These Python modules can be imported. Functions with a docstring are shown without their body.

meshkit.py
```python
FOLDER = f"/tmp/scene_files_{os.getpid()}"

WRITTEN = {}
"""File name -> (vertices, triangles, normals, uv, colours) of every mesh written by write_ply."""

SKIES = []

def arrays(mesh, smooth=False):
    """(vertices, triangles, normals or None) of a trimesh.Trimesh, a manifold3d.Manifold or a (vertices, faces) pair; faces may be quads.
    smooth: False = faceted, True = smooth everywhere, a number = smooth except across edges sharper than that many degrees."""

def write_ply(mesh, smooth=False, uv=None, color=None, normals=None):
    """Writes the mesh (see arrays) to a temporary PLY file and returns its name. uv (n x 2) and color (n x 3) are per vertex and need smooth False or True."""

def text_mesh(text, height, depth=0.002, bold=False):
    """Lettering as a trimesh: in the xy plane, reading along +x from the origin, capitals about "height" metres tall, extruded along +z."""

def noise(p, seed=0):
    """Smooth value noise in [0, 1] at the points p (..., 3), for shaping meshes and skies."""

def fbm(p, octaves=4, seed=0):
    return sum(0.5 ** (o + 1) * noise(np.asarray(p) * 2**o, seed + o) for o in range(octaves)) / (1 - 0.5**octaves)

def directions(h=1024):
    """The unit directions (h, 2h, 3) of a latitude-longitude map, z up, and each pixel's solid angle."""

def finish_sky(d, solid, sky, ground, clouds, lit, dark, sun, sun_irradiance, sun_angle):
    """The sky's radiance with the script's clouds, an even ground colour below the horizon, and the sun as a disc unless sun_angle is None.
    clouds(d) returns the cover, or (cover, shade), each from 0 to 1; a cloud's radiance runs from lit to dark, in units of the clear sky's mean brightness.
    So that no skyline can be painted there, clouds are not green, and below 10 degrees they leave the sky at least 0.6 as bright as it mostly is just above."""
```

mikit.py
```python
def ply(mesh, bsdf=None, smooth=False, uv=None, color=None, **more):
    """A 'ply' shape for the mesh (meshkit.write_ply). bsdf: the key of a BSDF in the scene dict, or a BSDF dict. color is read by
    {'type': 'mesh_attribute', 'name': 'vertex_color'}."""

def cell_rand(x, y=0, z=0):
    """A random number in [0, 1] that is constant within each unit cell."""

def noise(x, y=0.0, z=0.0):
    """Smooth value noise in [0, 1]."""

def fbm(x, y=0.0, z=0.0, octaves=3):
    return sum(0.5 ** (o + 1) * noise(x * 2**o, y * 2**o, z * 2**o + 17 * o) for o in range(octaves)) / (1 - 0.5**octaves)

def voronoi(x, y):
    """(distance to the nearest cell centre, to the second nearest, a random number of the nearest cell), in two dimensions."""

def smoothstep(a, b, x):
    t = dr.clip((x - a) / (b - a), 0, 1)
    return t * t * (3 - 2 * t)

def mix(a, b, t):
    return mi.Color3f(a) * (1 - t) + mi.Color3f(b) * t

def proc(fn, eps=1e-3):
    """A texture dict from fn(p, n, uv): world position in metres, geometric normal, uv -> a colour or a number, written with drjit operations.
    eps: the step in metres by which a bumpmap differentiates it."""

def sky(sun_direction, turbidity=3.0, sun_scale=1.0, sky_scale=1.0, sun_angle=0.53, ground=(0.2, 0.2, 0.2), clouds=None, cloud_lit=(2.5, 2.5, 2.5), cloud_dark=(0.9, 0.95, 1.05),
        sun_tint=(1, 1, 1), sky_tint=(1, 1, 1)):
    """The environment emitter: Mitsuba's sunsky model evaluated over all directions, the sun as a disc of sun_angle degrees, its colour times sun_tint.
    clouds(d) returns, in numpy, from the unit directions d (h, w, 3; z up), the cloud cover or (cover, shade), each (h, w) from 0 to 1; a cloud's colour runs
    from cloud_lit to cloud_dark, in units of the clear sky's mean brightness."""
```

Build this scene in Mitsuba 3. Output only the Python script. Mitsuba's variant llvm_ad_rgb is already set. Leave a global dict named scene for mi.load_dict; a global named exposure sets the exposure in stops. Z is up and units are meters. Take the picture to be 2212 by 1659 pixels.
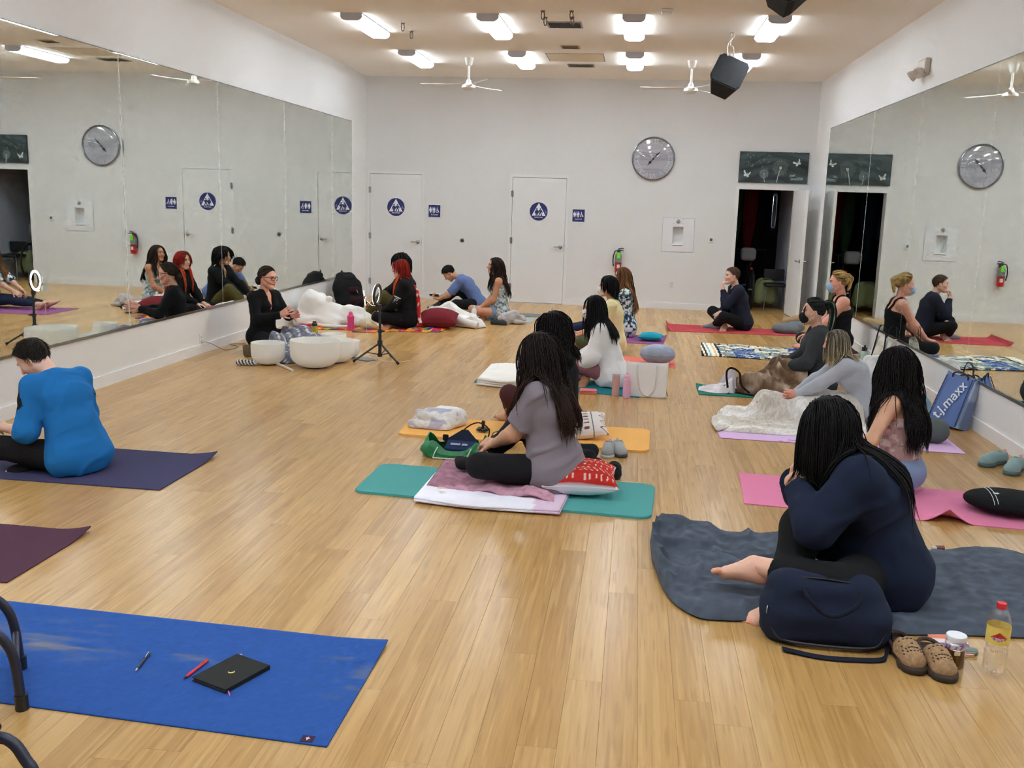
import math
import numpy as np
import drjit as dr
import mitsuba as mi
import trimesh
import manifold3d as m3
from shapely.geometry import Polygon, Point, box as sbox
from shapely.ops import unary_union
import mikit, meshkit

# ------------------------------------------------------------------ camera, daylight, exposure
T4 = mi.ScalarTransform4f
YAW, PITCH, ROLL = [math.radians(a) for a in (6.977, 10.685, 1.693)]
FOCAL, CAM_H = 2094.7, 1.7366            # focal length in pixels of the 2212 px wide frame; eye height
_f = np.array([-math.sin(YAW) * math.cos(PITCH), math.cos(YAW) * math.cos(PITCH), -math.sin(PITCH)])
_r0 = np.array([math.cos(YAW), math.sin(YAW), 0.0])
_u0 = np.cross(_r0, _f)
_r = math.cos(ROLL) * _r0 + math.sin(ROLL) * _u0
_u = -math.sin(ROLL) * _r0 + math.cos(ROLL) * _u0
CAM = np.array([0, 0, CAM_H])
scene = {'camera': {'type': 'perspective', 'fov': math.degrees(2 * math.atan(1106 / FOCAL)), 'fov_axis': 'x', 'near_clip': 0.05, 'far_clip': 200.0,
                    'to_world': T4().look_at(origin=CAM.tolist(), target=(CAM + _f).tolist(), up=_u.tolist())}}
labels = {}
scene['daylight'] = mikit.sky([0.35, 0.75, 0.55], turbidity=4.0, sun_scale=0.0, sky_scale=0.075, sky_tint=(0.96, 1.0, 1.1))
LAMP = 10.0                              # radiance of the fluorescent diffusers
exposure = 0.70

D, XL, XR, ZC, YF = 16.742, -4.656, 2.834, 3.758, -1.6      # back wall, left wall, right wall, ceiling, front wall


def ray(x, y):
    return _f + _r * (x - 1106) / FOCAL - _u * (y - 829.5) / FOCAL


def F(x, y, z=0.0):
    """The place on the level z (the floor) that the photograph shows at this pixel."""
    d = ray(x, y)
    return CAM + d * (z - CAM_H) / d[2]


def AT(x, y, Y):
    d = ray(x, y)
    return CAM + d * Y / d[1]


def SIDE(x, y, X):
    d = ray(x, y)
    return CAM + d * X / d[0]
# ------------------------------------------------------------------ helpers
def lin(c):
    c = np.asarray(c, float) / 255.0
    return np.where(c <= 0.04045, c / 12.92, ((c + 0.055) / 1.055) ** 2.4)


def pr(rough, spec=0.5, color=None, **k):
    return {'type': 'twosided', 'b': {'type': 'principled', 'base_color': color or {'type': 'mesh_attribute', 'name': 'vertex_color'}, 'roughness': rough, 'specular': spec, **k}}


BS = scene
BS['m_matte'] = pr(0.7, 0.3)
BS['m_satin'] = pr(0.4)
BS['m_gloss'] = pr(0.12)
BS['m_cloth'] = pr(0.95, 0.1, sheen=0.25)
BS['m_hair'] = pr(0.6, 0.12)
BS['m_skin'] = pr(0.5, 0.35)
BS['m_metal'] = pr(0.25, 0.5, metallic=1.0)
BS['m_mirror'] = {'type': 'twosided', 'b': {'type': 'conductor', 'material': 'none', 'specular_reflectance': {'type': 'rgb', 'value': [0.86, 0.90, 0.865]}}}
BS['m_quartz'] = {'type': 'principledthin', 'base_color': {'type': 'rgb', 'value': [0.95, 0.945, 0.92]}, 'roughness': 0.4, 'diff_trans': 0.5, 'spec_trans': 0.0, 'eta': 1.45}
BS['m_pane'] = {'type': 'thindielectric'}
BS['m_glass'] = {'type': 'dielectric', 'int_ior': 1.45}
BS['m_tea'] = {'type': 'principled', 'base_color': {'type': 'rgb', 'value': [0.42, 0.16, 0.03]}, 'roughness': 0.05, 'spec_trans': 0.6}

SEEN = {}


def numbered(name, parent=None):
    k = name if parent is None else parent + '__' + name
    n = SEEN.get(k, -1) + 1
    SEEN[k] = n
    return k if n == 0 else f'{k}_{n:03d}'


def tag(key, label=None, cat=None, group=None, kind=None):
    d = labels.setdefault(key, {})
    for a, b in (('label', label), ('category', cat), ('group', group), ('kind', kind)):
        if b:
            d[a] = b
    return key


def thing(name, label, cat, group=None):
    return tag(numbered(name), label, cat, group)


def vf(mesh):
    if isinstance(mesh, tuple):
        v, f = np.asarray(mesh[0], float), np.asarray(mesh[1], int)
        if f.shape[1] == 4:
            f = np.vstack([f[:, [0, 1, 2]], f[:, [0, 2, 3]]])
        return v, f
    if hasattr(mesh, 'to_mesh'):
        m = mesh.to_mesh()
        return np.array(m.vert_properties[:, :3], float), np.array(m.tri_verts, int)
    return np.array(mesh.vertices, float), np.array(mesh.faces, int)


def cat_(*ms):
    vs, fs, n = [], [], 0
    for m in ms:
        v, f = vf(m)
        vs.append(v); fs.append(f + n); n += len(v)
    return np.vstack(vs), np.vstack(fs)


def shade_split(v, f, ang):
    m = trimesh.graph.smooth_shade(trimesh.Trimesh(v, f, process=False), angle=math.radians(ang), facet_minarea=None)
    return np.array(m.vertices), np.array(m.faces)


def part(name, mesh, col, mat='matte', parent=None, smooth=35, M=None, label=None, cat=None, group=None, kind=None, key=None, cols=None, **more):
    """One entry of the scene: col is an sRGB triple or a function of the (local) vertices; M a 4x4 matrix."""
    key = key or numbered(name, parent)
    v, f = vf(mesh)
    if cols is None and smooth not in (True, False):
        v, f = shade_split(v, f, smooth)
        smooth = True
    c = None
    if cols is not None:
        c = lin(cols)
    elif col is not None:
        c = lin(col(v)) if callable(col) else np.tile(lin(col), (len(v), 1))
    if M is not None:
        v = v @ M[:3, :3].T + M[:3, 3]
        if np.linalg.det(M[:3, :3]) < 0:
            f = f[:, ::-1]
    scene[key] = mikit.ply(trimesh.Trimesh(v, f, process=False), 'm_' + mat, smooth, color=c, **more)
    if label or cat or group or kind:
        tag(key, label, cat, group, kind)
    return key


def M4(loc=(0, 0, 0), rz=0.0, rx=0.0, ry=0.0, s=1.0):
    def R(a, i):
        c, q = math.cos(math.radians(a)), math.sin(math.radians(a))
        m = np.eye(3); j, k = [(1, 2), (2, 0), (0, 1)][i]
        m[j, j] = m[k, k] = c; m[j, k] = -q; m[k, j] = q
        return m
    m = np.eye(4)
    m[:3, :3] = R(rz, 2) @ R(ry, 1) @ R(rx, 0) * s
    m[:3, 3] = loc
    return m


def xf(mesh, M):
    v, f = vf(mesh)
    return v @ M[:3, :3].T + M[:3, 3], (f[:, ::-1] if np.linalg.det(M[:3, :3]) < 0 else f)


def box(x0, y0, z0, x1, y1, z1):
    m = trimesh.creation.box((abs(x1 - x0), abs(y1 - y0), abs(z1 - z0)))
    m.apply_translation(((x0 + x1) / 2, (y0 + y1) / 2, (z0 + z1) / 2))
    return vf(m)


def rbox(dx, dy, dz, r, seg=8, c=(0, 0, 0)):
    """A box with rounded edges, centred on c."""
    s = m3.Manifold.sphere(r, seg)
    h = np.array([dx, dy, dz]) / 2 - r
    return vf(m3.Manifold.batch_hull([s.translate([c[k] + sg[k] * h[k] for k in range(3)]) for sg in np.array(np.meshgrid([-1, 1], [-1, 1], [-1, 1])).T.reshape(-1, 3)]))


def lathe(prof, n=32, c=(0, 0, 0)):
    """Revolved profile [(r, z), ...] about z."""
    p = np.array(prof, float)
    a = np.arange(n) * 2 * np.pi / n
    v = np.stack([p[:, None, 0] * np.cos(a), p[:, None, 0] * np.sin(a), np.repeat(p[:, 1:2], n, 1)], -1).reshape(-1, 3) + c
    i, j = np.meshgrid(np.arange(len(p) - 1), np.arange(n), indexing='ij')
    q = np.stack([i * n + j, i * n + (j + 1) % n, (i + 1) * n + (j + 1) % n, (i + 1) * n + j], -1).reshape(-1, 4)
    return vf((v, q))


def cr(pts, n=8, closed=False):
    """Catmull-Rom through the points."""
    p = np.asarray(pts, float)
    p = np.vstack([p[-1], p, p[0], p[1]]) if closed else np.vstack([2 * p[0] - p[1], p, 2 * p[-1] - p[-2]])
    t = np.linspace(0, 1, n, endpoint=False)[:, None]
    out = [0.5 * (2 * b + (c - a) * t + (2 * a - 5 * b + 4 * c - d) * t**2 + (3 * b - a - 3 * c + d) * t**3) for a, b, c, d in zip(p, p[1:], p[2:], p[3:])]
    return np.vstack(out) if closed else np.vstack(out + [p[-2][None]])


def tube(pts, r, sides=8, closed=False):
    p = np.asarray(pts, float)
    n = len(p)
    t = (np.roll(p, -1, 0) - np.roll(p, 1, 0)) if closed else np.gradient(p, axis=0)
    t /= np.linalg.norm(t, axis=1, keepdims=True) + 1e-12
    a = np.cross(t[0], [0, 0, 1] if abs(t[0][2]) < 0.9 else [1, 0, 0]); a /= np.linalg.norm(a)
    A = []
    for k in range(n):
        a = a - t[k] * (a @ t[k]); a /= np.linalg.norm(a) + 1e-12; A.append(a)
    A = np.array(A); Bn = np.cross(t, A)
    ang = np.arange(sides) * 2 * np.pi / sides
    rr = np.broadcast_to(np.asarray(r, float), (n,))
    v = (p[:, None] + rr[:, None, None] * (np.cos(ang)[None, :, None] * A[:, None] + np.sin(ang)[None, :, None] * Bn[:, None])).reshape(-1, 3)
    i, j = np.meshgrid(np.arange(n if closed else n - 1), np.arange(sides), indexing='ij')
    i2 = (i + 1) % n
    f = vf((v, np.stack([i * sides + j, i * sides + (j + 1) % sides, i2 * sides + (j + 1) % sides, i2 * sides + j], -1).reshape(-1, 4)))[1]
    if not closed:
        c0, c1 = len(v), len(v) + 1
        v = np.vstack([v, p[:1], p[-1:]])
        k = np.arange(sides)
        f = np.vstack([f, np.stack([k * 0 + c0, (k + 1) % sides, k], 1), np.stack([k * 0 + c1, (n - 1) * sides + k, (n - 1) * sides + (k + 1) % sides], 1)])
    return v, f


def rod(a, b, r, sides=10, r2=None):
    return tube([a, b], [r, r if r2 is None else r2], sides)


def extr(poly, h, z0=0.0):
    gs = getattr(poly, 'geoms', [poly])
    m = cat_(*[trimesh.creation.extrude_polygon(g, h, engine='earcut') for g in gs if g.area > 0])
    return m[0] + [0, 0, z0], m[1]


def sheet(P, t, down=True):
    """A slab of thickness t whose top is the grid of points P (n, m, 3); closed."""
    n, m = P.shape[:2]
    du = np.gradient(P, axis=0); dv = np.gradient(P, axis=1)
    N = np.cross(du, dv); N /= np.linalg.norm(N, axis=2, keepdims=True) + 1e-12
    if N[..., 2].mean() < 0:
        P = P[:, ::-1]; N = -N[:, ::-1]
    Q = P - N * t
    v = np.vstack([P.reshape(-1, 3), Q.reshape(-1, 3)])
    i, j = np.meshgrid(np.arange(n - 1), np.arange(m - 1), indexing='ij')
    a = np.stack([i * m + j, (i + 1) * m + j, (i + 1) * m + j + 1, i * m + j + 1], -1).reshape(-1, 4)
    k = n * m
    rim = np.concatenate([np.arange(m), np.arange(1, n) * m + m - 1, (n - 1) * m + np.arange(m - 2, -1, -1), np.arange(n - 2, 0, -1) * m])
    nx = np.roll(rim, -1)
    return vf((v, np.vstack([a, a[:, ::-1] + k, np.stack([rim, nx, nx + k, rim + k], 1)])))


def grid(n, m):
    return np.meshgrid(np.linspace(0, 1, n), np.linspace(0, 1, m), indexing='ij')


def quad(c, u, v):
    """Bilinear point of the corners c (u across 0->1, v along 0->3)."""
    c = np.asarray(c, float)
    if c.shape[1] == 2:
        c = np.hstack([c, np.zeros((4, 1))])
    u, v = u[..., None], v[..., None]
    return (c[0] * (1 - u) + c[1] * u) * (1 - v) + (c[3] * (1 - u) + c[2] * u) * v


def nz(p, seed=0):
    return meshkit.noise(p, seed)


def fb(p, o=3, seed=0):
    return meshkit.fbm(p, o, seed)


def basis(z, x=None):
    z = np.asarray(z, float); z = z / np.linalg.norm(z)
    x = np.asarray(x if x is not None else ([1, 0, 0] if abs(z[0]) < 0.8 else [0, 1, 0]), float)
    x = x - z * (x @ z); x /= np.linalg.norm(x)
    return np.stack([x, np.cross(z, x), z], 1)


# ------------------------------------------------------------------ rounded bodies: distance fields and their surface
def sminv(a, b, k):
    h = np.maximum(k - np.abs(a - b), 0) / k
    return np.minimum(a, b) - h * h * k * 0.25


class Fld:
    """A solid blended from cones, ellipsoids and cuts."""
    def __init__(s, k=0.03):
        s.p, s.k = [], k

    def cone(s, a, b, ra, rb=None, k=None, sy=1.0, cuta=False, cutb=False, tag=''):
        s.p.append(('c', np.asarray(a, float), np.asarray(b, float), ra, ra if rb is None else rb, sy, cuta, cutb, k or s.k, 1, tag)); return s

    def ell(s, c, r, R=None, k=None, sub=False, tag=''):
        s.p.append(('e', np.asarray(c, float), np.asarray(r, float) * np.ones(3), np.eye(3) if R is None else R, k or s.k, -1 if sub else 1, tag)); return s

    def plane(s, c, n, k=0.002, tag=''):
        """Takes away what lies on the side that n points to."""
        s.p.append(('p', np.asarray(c, float), np.asarray(n, float) / np.linalg.norm(n), k, -2, tag)); return s

    def prim(s, q, P):
        if q[0] == 'c':
            _, a, b, ra, rb, sy, ca, cb = q[:8]
            w = np.array([1, 1 / sy, 1])
            A, B_ = a * w, b * w
            ba = B_ - A
            L2 = max(ba @ ba, 1e-12)
            x, y, z = P[..., 0] - A[0], P[..., 1] / sy - A[1], P[..., 2] - A[2]
            tt = (x * ba[0] + y * ba[1] + z * ba[2]) / L2
            t = np.clip(tt, 0, 1)
            d = np.sqrt((x - t * ba[0])**2 + (y - t * ba[1])**2 + (z - t * ba[2])**2) - (ra + (rb - ra) * t)
            L = math.sqrt(L2)
            if cb:
                d = np.maximum(d, (tt - 1) * L)
            if ca:
                d = np.maximum(d, -tt * L)
            return d
        if q[0] == 'e':
            l = (P - q[1]) @ q[3]
            k0 = np.sqrt(((l / q[2])**2).sum(-1))
            k1 = np.sqrt(((l / q[2]**2)**2).sum(-1)) + 1e-9
            return k0 * (k0 - 1) / k1
        return (P - q[1]) @ q[2]

    def box_of(s, q):
        if q[0] == 'c':
            r = max(q[3], q[4]); rr = np.array([r, r * q[5], r])
            return np.minimum(q[1], q[2]) - rr, np.maximum(q[1], q[2]) + rr
        if q[0] == 'e':
            e = np.sqrt(((q[3] * q[2])**2).sum(1))
            return q[1] - e, q[1] + e
        return np.full(3, -9.0), np.full(3, 9.0)

    def mixin(s, d, e, q):
        op, k = q[-2], q[-3]
        if op == 1:
            return sminv(d, e, k)
        if op == -1:
            return -sminv(-d, e, k)
        return -sminv(-d, -e, k)

    def at(s, P):
        d = np.full(P.shape[:-1], 9.0)
        for q in s.p:
            d = s.mixin(d, s.prim(q, P), q)
        return d

    def mesh(s, h, disp=None, simplify=None):
        b = [s.box_of(q) for q in s.p if q[-2] == 1]
        lo = np.min([x[0] for x in b], 0) - 3 * h
        hi = np.max([x[1] for x in b], 0) + 3 * h
        n = np.ceil((hi - lo) / h).astype(int) + 1
        ax = [lo[i] + np.arange(n[i]) * h for i in range(3)]
        d = np.full(n, 1.0, np.float32)
        for q in s.p:
            m = q[-3] + 3 * h
            a, c = s.box_of(q)
            i0 = np.clip(((a - m - lo) / h).astype(int), 0, n)
            i1 = np.clip(np.ceil((c + m - lo) / h).astype(int) + 1, 0, n)
            if (i1 <= i0).any():
                continue
            sl = tuple(slice(i0[k], i1[k]) for k in range(3))
            P = np.stack(np.meshgrid(*[ax[k][sl[k]] for k in range(3)], indexing='ij'), -1)
            d[sl] = s.mixin(d[sl], s.prim(q, P), q)
        if disp is not None:
            near = np.abs(d) < 3 * h + 0.03
            I = np.argwhere(near)
            d[near] += disp(lo + I * h)
        return nets(d, lo, h)


def nets(d, lo, h):
    s = d < 0
    c = sum(s[i:s.shape[0] - 1 + i, j:s.shape[1] - 1 + j, k:s.shape[2] - 1 + k].astype(np.int8) for i in (0, 1) for j in (0, 1) for k in (0, 1))
    mixed = (c > 0) & (c < 8)
    idx = np.full(mixed.shape, -1, np.int64)
    I = np.argwhere(mixed)
    idx[mixed] = np.arange(len(I))
    pos, cnt = np.zeros((len(I), 3)), np.zeros(len(I))
    cor = np.array([[i, j, k] for i in (0, 1) for j in (0, 1) for k in (0, 1)])
    val = [d[I[:, 0] + o[0], I[:, 1] + o[1], I[:, 2] + o[2]] for o in cor]
    for a in range(8):
        for b in range(a + 1, 8):
            if np.abs(cor[a] - cor[b]).sum() == 1:
                da, db = val[a], val[b]
                x = (da < 0) != (db < 0)
                t = np.where(x, da / np.where(x, da - db, 1), 0)
                pos[x] += cor[a] + (cor[b] - cor[a]) * t[x, None]
                cnt += x
    v = (I + pos / cnt[:, None]) * h + lo
    fs = []
    for axis in range(3):
        u, w = [(1, 2), (2, 0), (0, 1)][axis]
        s0 = np.take(s, range(s.shape[axis] - 1), axis); s1 = np.take(s, range(1, s.shape[axis]), axis)
        E = np.argwhere(s0 != s1)
        E = E[(E[:, u] > 0) & (E[:, w] > 0) & (E[:, u] < s.shape[u] - 1) & (E[:, w] < s.shape[w] - 1)]
        ins = s0[E[:, 0], E[:, 1], E[:, 2]]
        def cell(du, dw):
            q = E.copy(); q[:, u] -= du; q[:, w] -= dw
            return idx[q[:, 0], q[:, 1], q[:, 2]]
        Q = np.stack([cell(1, 1), cell(0, 1), cell(0, 0), cell(1, 0)], 1)
        Q[~ins] = Q[~ins][:, ::-1]
        fs.append(Q)
    return vf((v, np.vstack(fs)))
# ------------------------------------------------------------------ the room
def noise2(x, y, s):
    x, y = mi.Float(x), mi.Float(y)
    i, j = dr.floor(x), dr.floor(y)
    a, b = x - i, y - j
    a, b = a * a * (3 - 2 * a), b * b * (3 - 2 * b)
    c = mikit.cell_rand
    return dr.lerp(dr.lerp(c(i, j, s), c(i + 1, j, s), a), dr.lerp(c(i, j + 1, s), c(i + 1, j + 1, s), a), b)


def wood(p, n, uv):
    """Strand-woven bamboo: uv carries each plank's own tone and offset; the fibres run along y."""
    o = uv.y * 37.0
    sx, sy = p.x + o, p.y + o * 1.7
    fine = noise2(sx * 330, sy * 9, 1)
    dash = mikit.smoothstep(0.60, 0.85, noise2(sx * 110, sy * 5.5, 3))
    pale = mikit.smoothstep(0.62, 0.9, noise2(sx * 75, sy * 3.2, 9))
    broad = .67 * noise2(sx * 22, sy * 1.3, 5) + .33 * noise2(sx * 44, sy * 2.6, 6)
    t = dr.clip(uv.x * 0.52 + broad * 0.38 + fine * 0.18 - 0.05, 0, 1)
    c = mikit.mix((0.300, 0.152, 0.045), (0.525, 0.318, 0.118), t)
    c = mikit.mix(c, (0.235, 0.108, 0.030), dash * 0.26)
    return mikit.mix(c, (0.585, 0.385, 0.165), pale * 0.28)


BS['m_wood'] = pr(0.25, 0.40, color=mikit.proc(wood))
BS['m_wall'] = pr(0.75, 0.25, color={'type': 'rgb', 'value': [0.78, 0.78, 0.775]})
BS['m_ceiling'] = pr(0.9, 0.1, color={'type': 'rgb', 'value': [0.80, 0.765, 0.71]})
BS['m_door'] = pr(0.4, 0.4, color={'type': 'rgb', 'value': [0.83, 0.83, 0.825]})

WX0, YB = -4.714, 19.9                   # back corner on the left, far wall of the room beyond
DX0, DX1, DZ = 1.65, 2.555, 2.04         # the open doorway
struct = lambda n, m, mat, **k: part(n, m, None, mat, kind='structure', key=n, smooth=k.pop('smooth', False), **k)

struct('floor', box(XL - .3, YF - .2, -0.10, XR + 1.2, YB, -0.013), 'wall')
rng = np.random.default_rng(4)
PL = []
for i, x in enumerate(np.arange(XL - 0.065, XR + 0.9, 0.13)):
    y = YF - rng.uniform(0, 1.83)
    while y < YB - 0.02:
        y1 = min(y + 1.83, YB - 0.02)
        x1 = x + 0.13
        beyond = y1 > D + 0.06
        lo = max(y, YF)
        if x1 <= XR + 0.01 or lo > D or y1 > D:
            if x1 > XR + 0.01:
                lo = max(lo, D + 0.20)
            if y1 - lo > 0.05:
                PL.append((x + 0.0002, lo + 0.0002, x1 - 0.0002, y1 - 0.0002, rng.uniform(0.08, 0.95), rng.random()))
        y = y1


def plank(x0, y0, x1, y1, dz=0.0):
    c = 0.0007
    v = np.array([[x0, y0, -.012], [x1, y0, -.012], [x1, y1, -.012], [x0, y1, -.012], [x0, y0, -c], [x1, y0, -c], [x1, y1, -c], [x0, y1, -c],
                  [x0 + c, y0 + c, 0], [x1 - c, y0 + c, 0], [x1 - c, y1 - c, 0], [x0 + c, y1 - c, 0]]) + [0, 0, dz]
    q = [[a, (a + 1) % 4, (a + 1) % 4 + 4, a + 4] for a in range(4)] + [[a + 4, (a + 1) % 4 + 4, (a + 1) % 4 + 8, a + 8] for a in range(4)] + [[8, 9, 10, 11]]
    return vf((v, np.array(q)))


def shows(q):
    """How large this plank shows in the photograph."""
    a = 0
    for y in np.linspace(q[1], q[3], 5):
        d = np.array([(q[0] + q[2]) / 2, y, 0]) - CAM
        z = d @ _f
        if z > 0.5 and abs(d @ _r / z * FOCAL) < 1106 and abs(d @ _u / z * FOCAL) < 830:
            a += 1 / z**2
    return -a


PL.sort(key=shows)
far_v, far_uv = [], []
for i, q in enumerate(PL):
    m = plank(*q[:4])
    uv = np.tile(q[4:6], (len(m[0]), 1))
    if i < 300:
        part('plank', m, None, 'wood', 'floor', smooth=False, uv=uv)
    else:
        far_v.append(m); far_uv.append(uv)
part('far_planks', cat_(*far_v), None, 'wood', 'floor', smooth=False, uv=np.vstack(far_uv), label='bamboo floor planks away from the camera', kind='stuff')

struct('ceiling', box(XL - .3, YF - .2, ZC, XR + .3, D + .2, ZC + .15), 'ceiling')
struct('wall_left', extr(Polygon([(XL, YF), (XL, 15.70), (WX0, 15.70), (WX0, D), (XL - .3, D), (XL - .3, YF)]), ZC), 'wall')
struct('wall_right', box(XR, YF, 0, XR + .2, D, ZC), 'wall')


def upright(poly, y0, y1):
    """A polygon in (x, z) extruded from y0 to y1."""
    v, f = extr(poly, 1.0)
    return np.stack([v[:, 0], y1 + (y0 - y1) * v[:, 2], v[:, 1]], 1), f


X1, X2, DW, DH = -4.630, -2.135, 0.914, 2.134         # two closed doors
NX0, NX1, NZ0, NZ1 = 0.603, 0.777, 1.075, 1.390        # niche of the wall panel
hole = lambda x0, x1, z1, z0=-.1: sbox(x0, z0, x1, z1)
back = sbox(XL - .3, 0, XR + .2, ZC).difference(unary_union([hole(X1 - .05, X1 + DW + .05, DH + .05), hole(X2 - .05, X2 + DW + .05, DH + .05), hole(DX0, DX1, DZ), hole(NX0, NX1, NZ1, NZ0)]))
struct('wall_back', upright(back, D, D + .18), 'wall')
# windows behind the photographer
wins = [(-4.4, -2.2), (-2.0, 0.2), (0.4, 2.6)]
front = sbox(XL - .3, 0, XR + .2, ZC).difference(unary_union([hole(a, b, 2.95, 0.25) for a, b in wins]))
struct('wall_front', upright(front, YF - .18, YF), 'wall')
for i, (a, b) in enumerate(wins):
    k = struct(f'window_{i + 1}', cat_(box(a, YF - .12, 0.25, a + .05, YF - .04, 2.95), box(b - .05, YF - .12, 0.25, b, YF - .04, 2.95), box(a + .05, YF - .12, 0.25, b - .05, YF - .04, 0.30), box(a + .05, YF - .12, 2.90, b - .05, YF - .04, 2.95), box((a + b) / 2 - .02, YF - .11, 0.30, (a + b) / 2 + .02, YF - .05, 2.90)), 'door')
    for x0, x1 in ((a + .05, (a + b) / 2 - .02), ((a + b) / 2 + .02, b - .05)):
        part('pane', (np.array([[x0, YF - .08, 0.30], [x1, YF - .08, 0.30], [x1, YF - .08, 2.90], [x0, YF - .08, 2.90]]), np.array([[0, 1, 2, 3]])), None, 'pane', k, smooth=False)
struct('pavement', box(-12, -14, -0.2, 12, YF - .2, -0.1), 'wall')

# baseboards
struct('baseboard_left', box(XL, YF, 0, XL + .014, 15.70, .105), 'door')
struct('baseboard_right', box(XR - .014, YF, 0, XR, D - 1.0, .105), 'door')
for i, (a, b) in enumerate([(X1 + DW + .05, X2 - .05), (X2 + DW + .05, DX0 - .06)]):
    struct(f'baseboard_back_{i + 1}', box(a, D - .014, 0, b, D, .105), 'door')
struct('baseboard_corner', box(WX0, 15.70, 0, WX0 + .014, D, .105), 'door')

# closed restroom doors
METAL = (170, 168, 165)
for i, x in enumerate((X1, X2)):
    struct(f'trim_{i + 1}', cat_(box(x - .05, D - .010, 0, x - .004, D + .12, DH + .05), box(x + DW + .004, D - .010, 0, x + DW + .05, D + .12, DH + .05), box(x - .004, D - .010, DH + .004, x + DW + .004, D + .12, DH + .05)), 'door')
    k = struct(f'door_{i + 1}', box(x, D + .004, 0.012, x + DW, D + .048, DH), 'door')
    for z in (.28, 1.07, 1.86):
        part('hinge', cat_(rod((x - .004, D - .008, z - .055), (x - .004, D - .008, z + .055), .007), box(x - .026, D - .012, z - .05, x + .018, D - .0095, z + .05)), METAL, 'metal', k)
    hx, hz = x + DW - .062, .985
    part('door_handle', cat_(lathe([(0, 0), (.032, 0), (.034, .005), (.030, .012), (.012, .016), (.011, .05), (0, .052)], 20) if False else xf(lathe([(0.0, .053), (.011, .05), (.012, .016), (.030, .012), (.034, .005), (.034, 0.0), (0.0, 0.0)], 20), M4((hx, D + .004, hz), rx=90)),
                             tube(cr([(hx, D - .044, hz), (hx - .03, D - .05, hz + .002), (hx - .08, D - .048, hz + .002), (hx - .115, D - .044, hz - .002)], 4), [.0105] * 9 + [.009] * 3 + [.006], 10)), METAL, 'metal', k)
    part('latch_plate', box(x + DW - .003, D - .0015, hz - .06, x + DW + .006, D + .003, hz + .06), (120, 118, 115), 'metal', k)
    part('threshold', box(x, D - .02, 0, x + DW, D + .1, .006), (222, 214, 200), 'satin', k)

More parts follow.
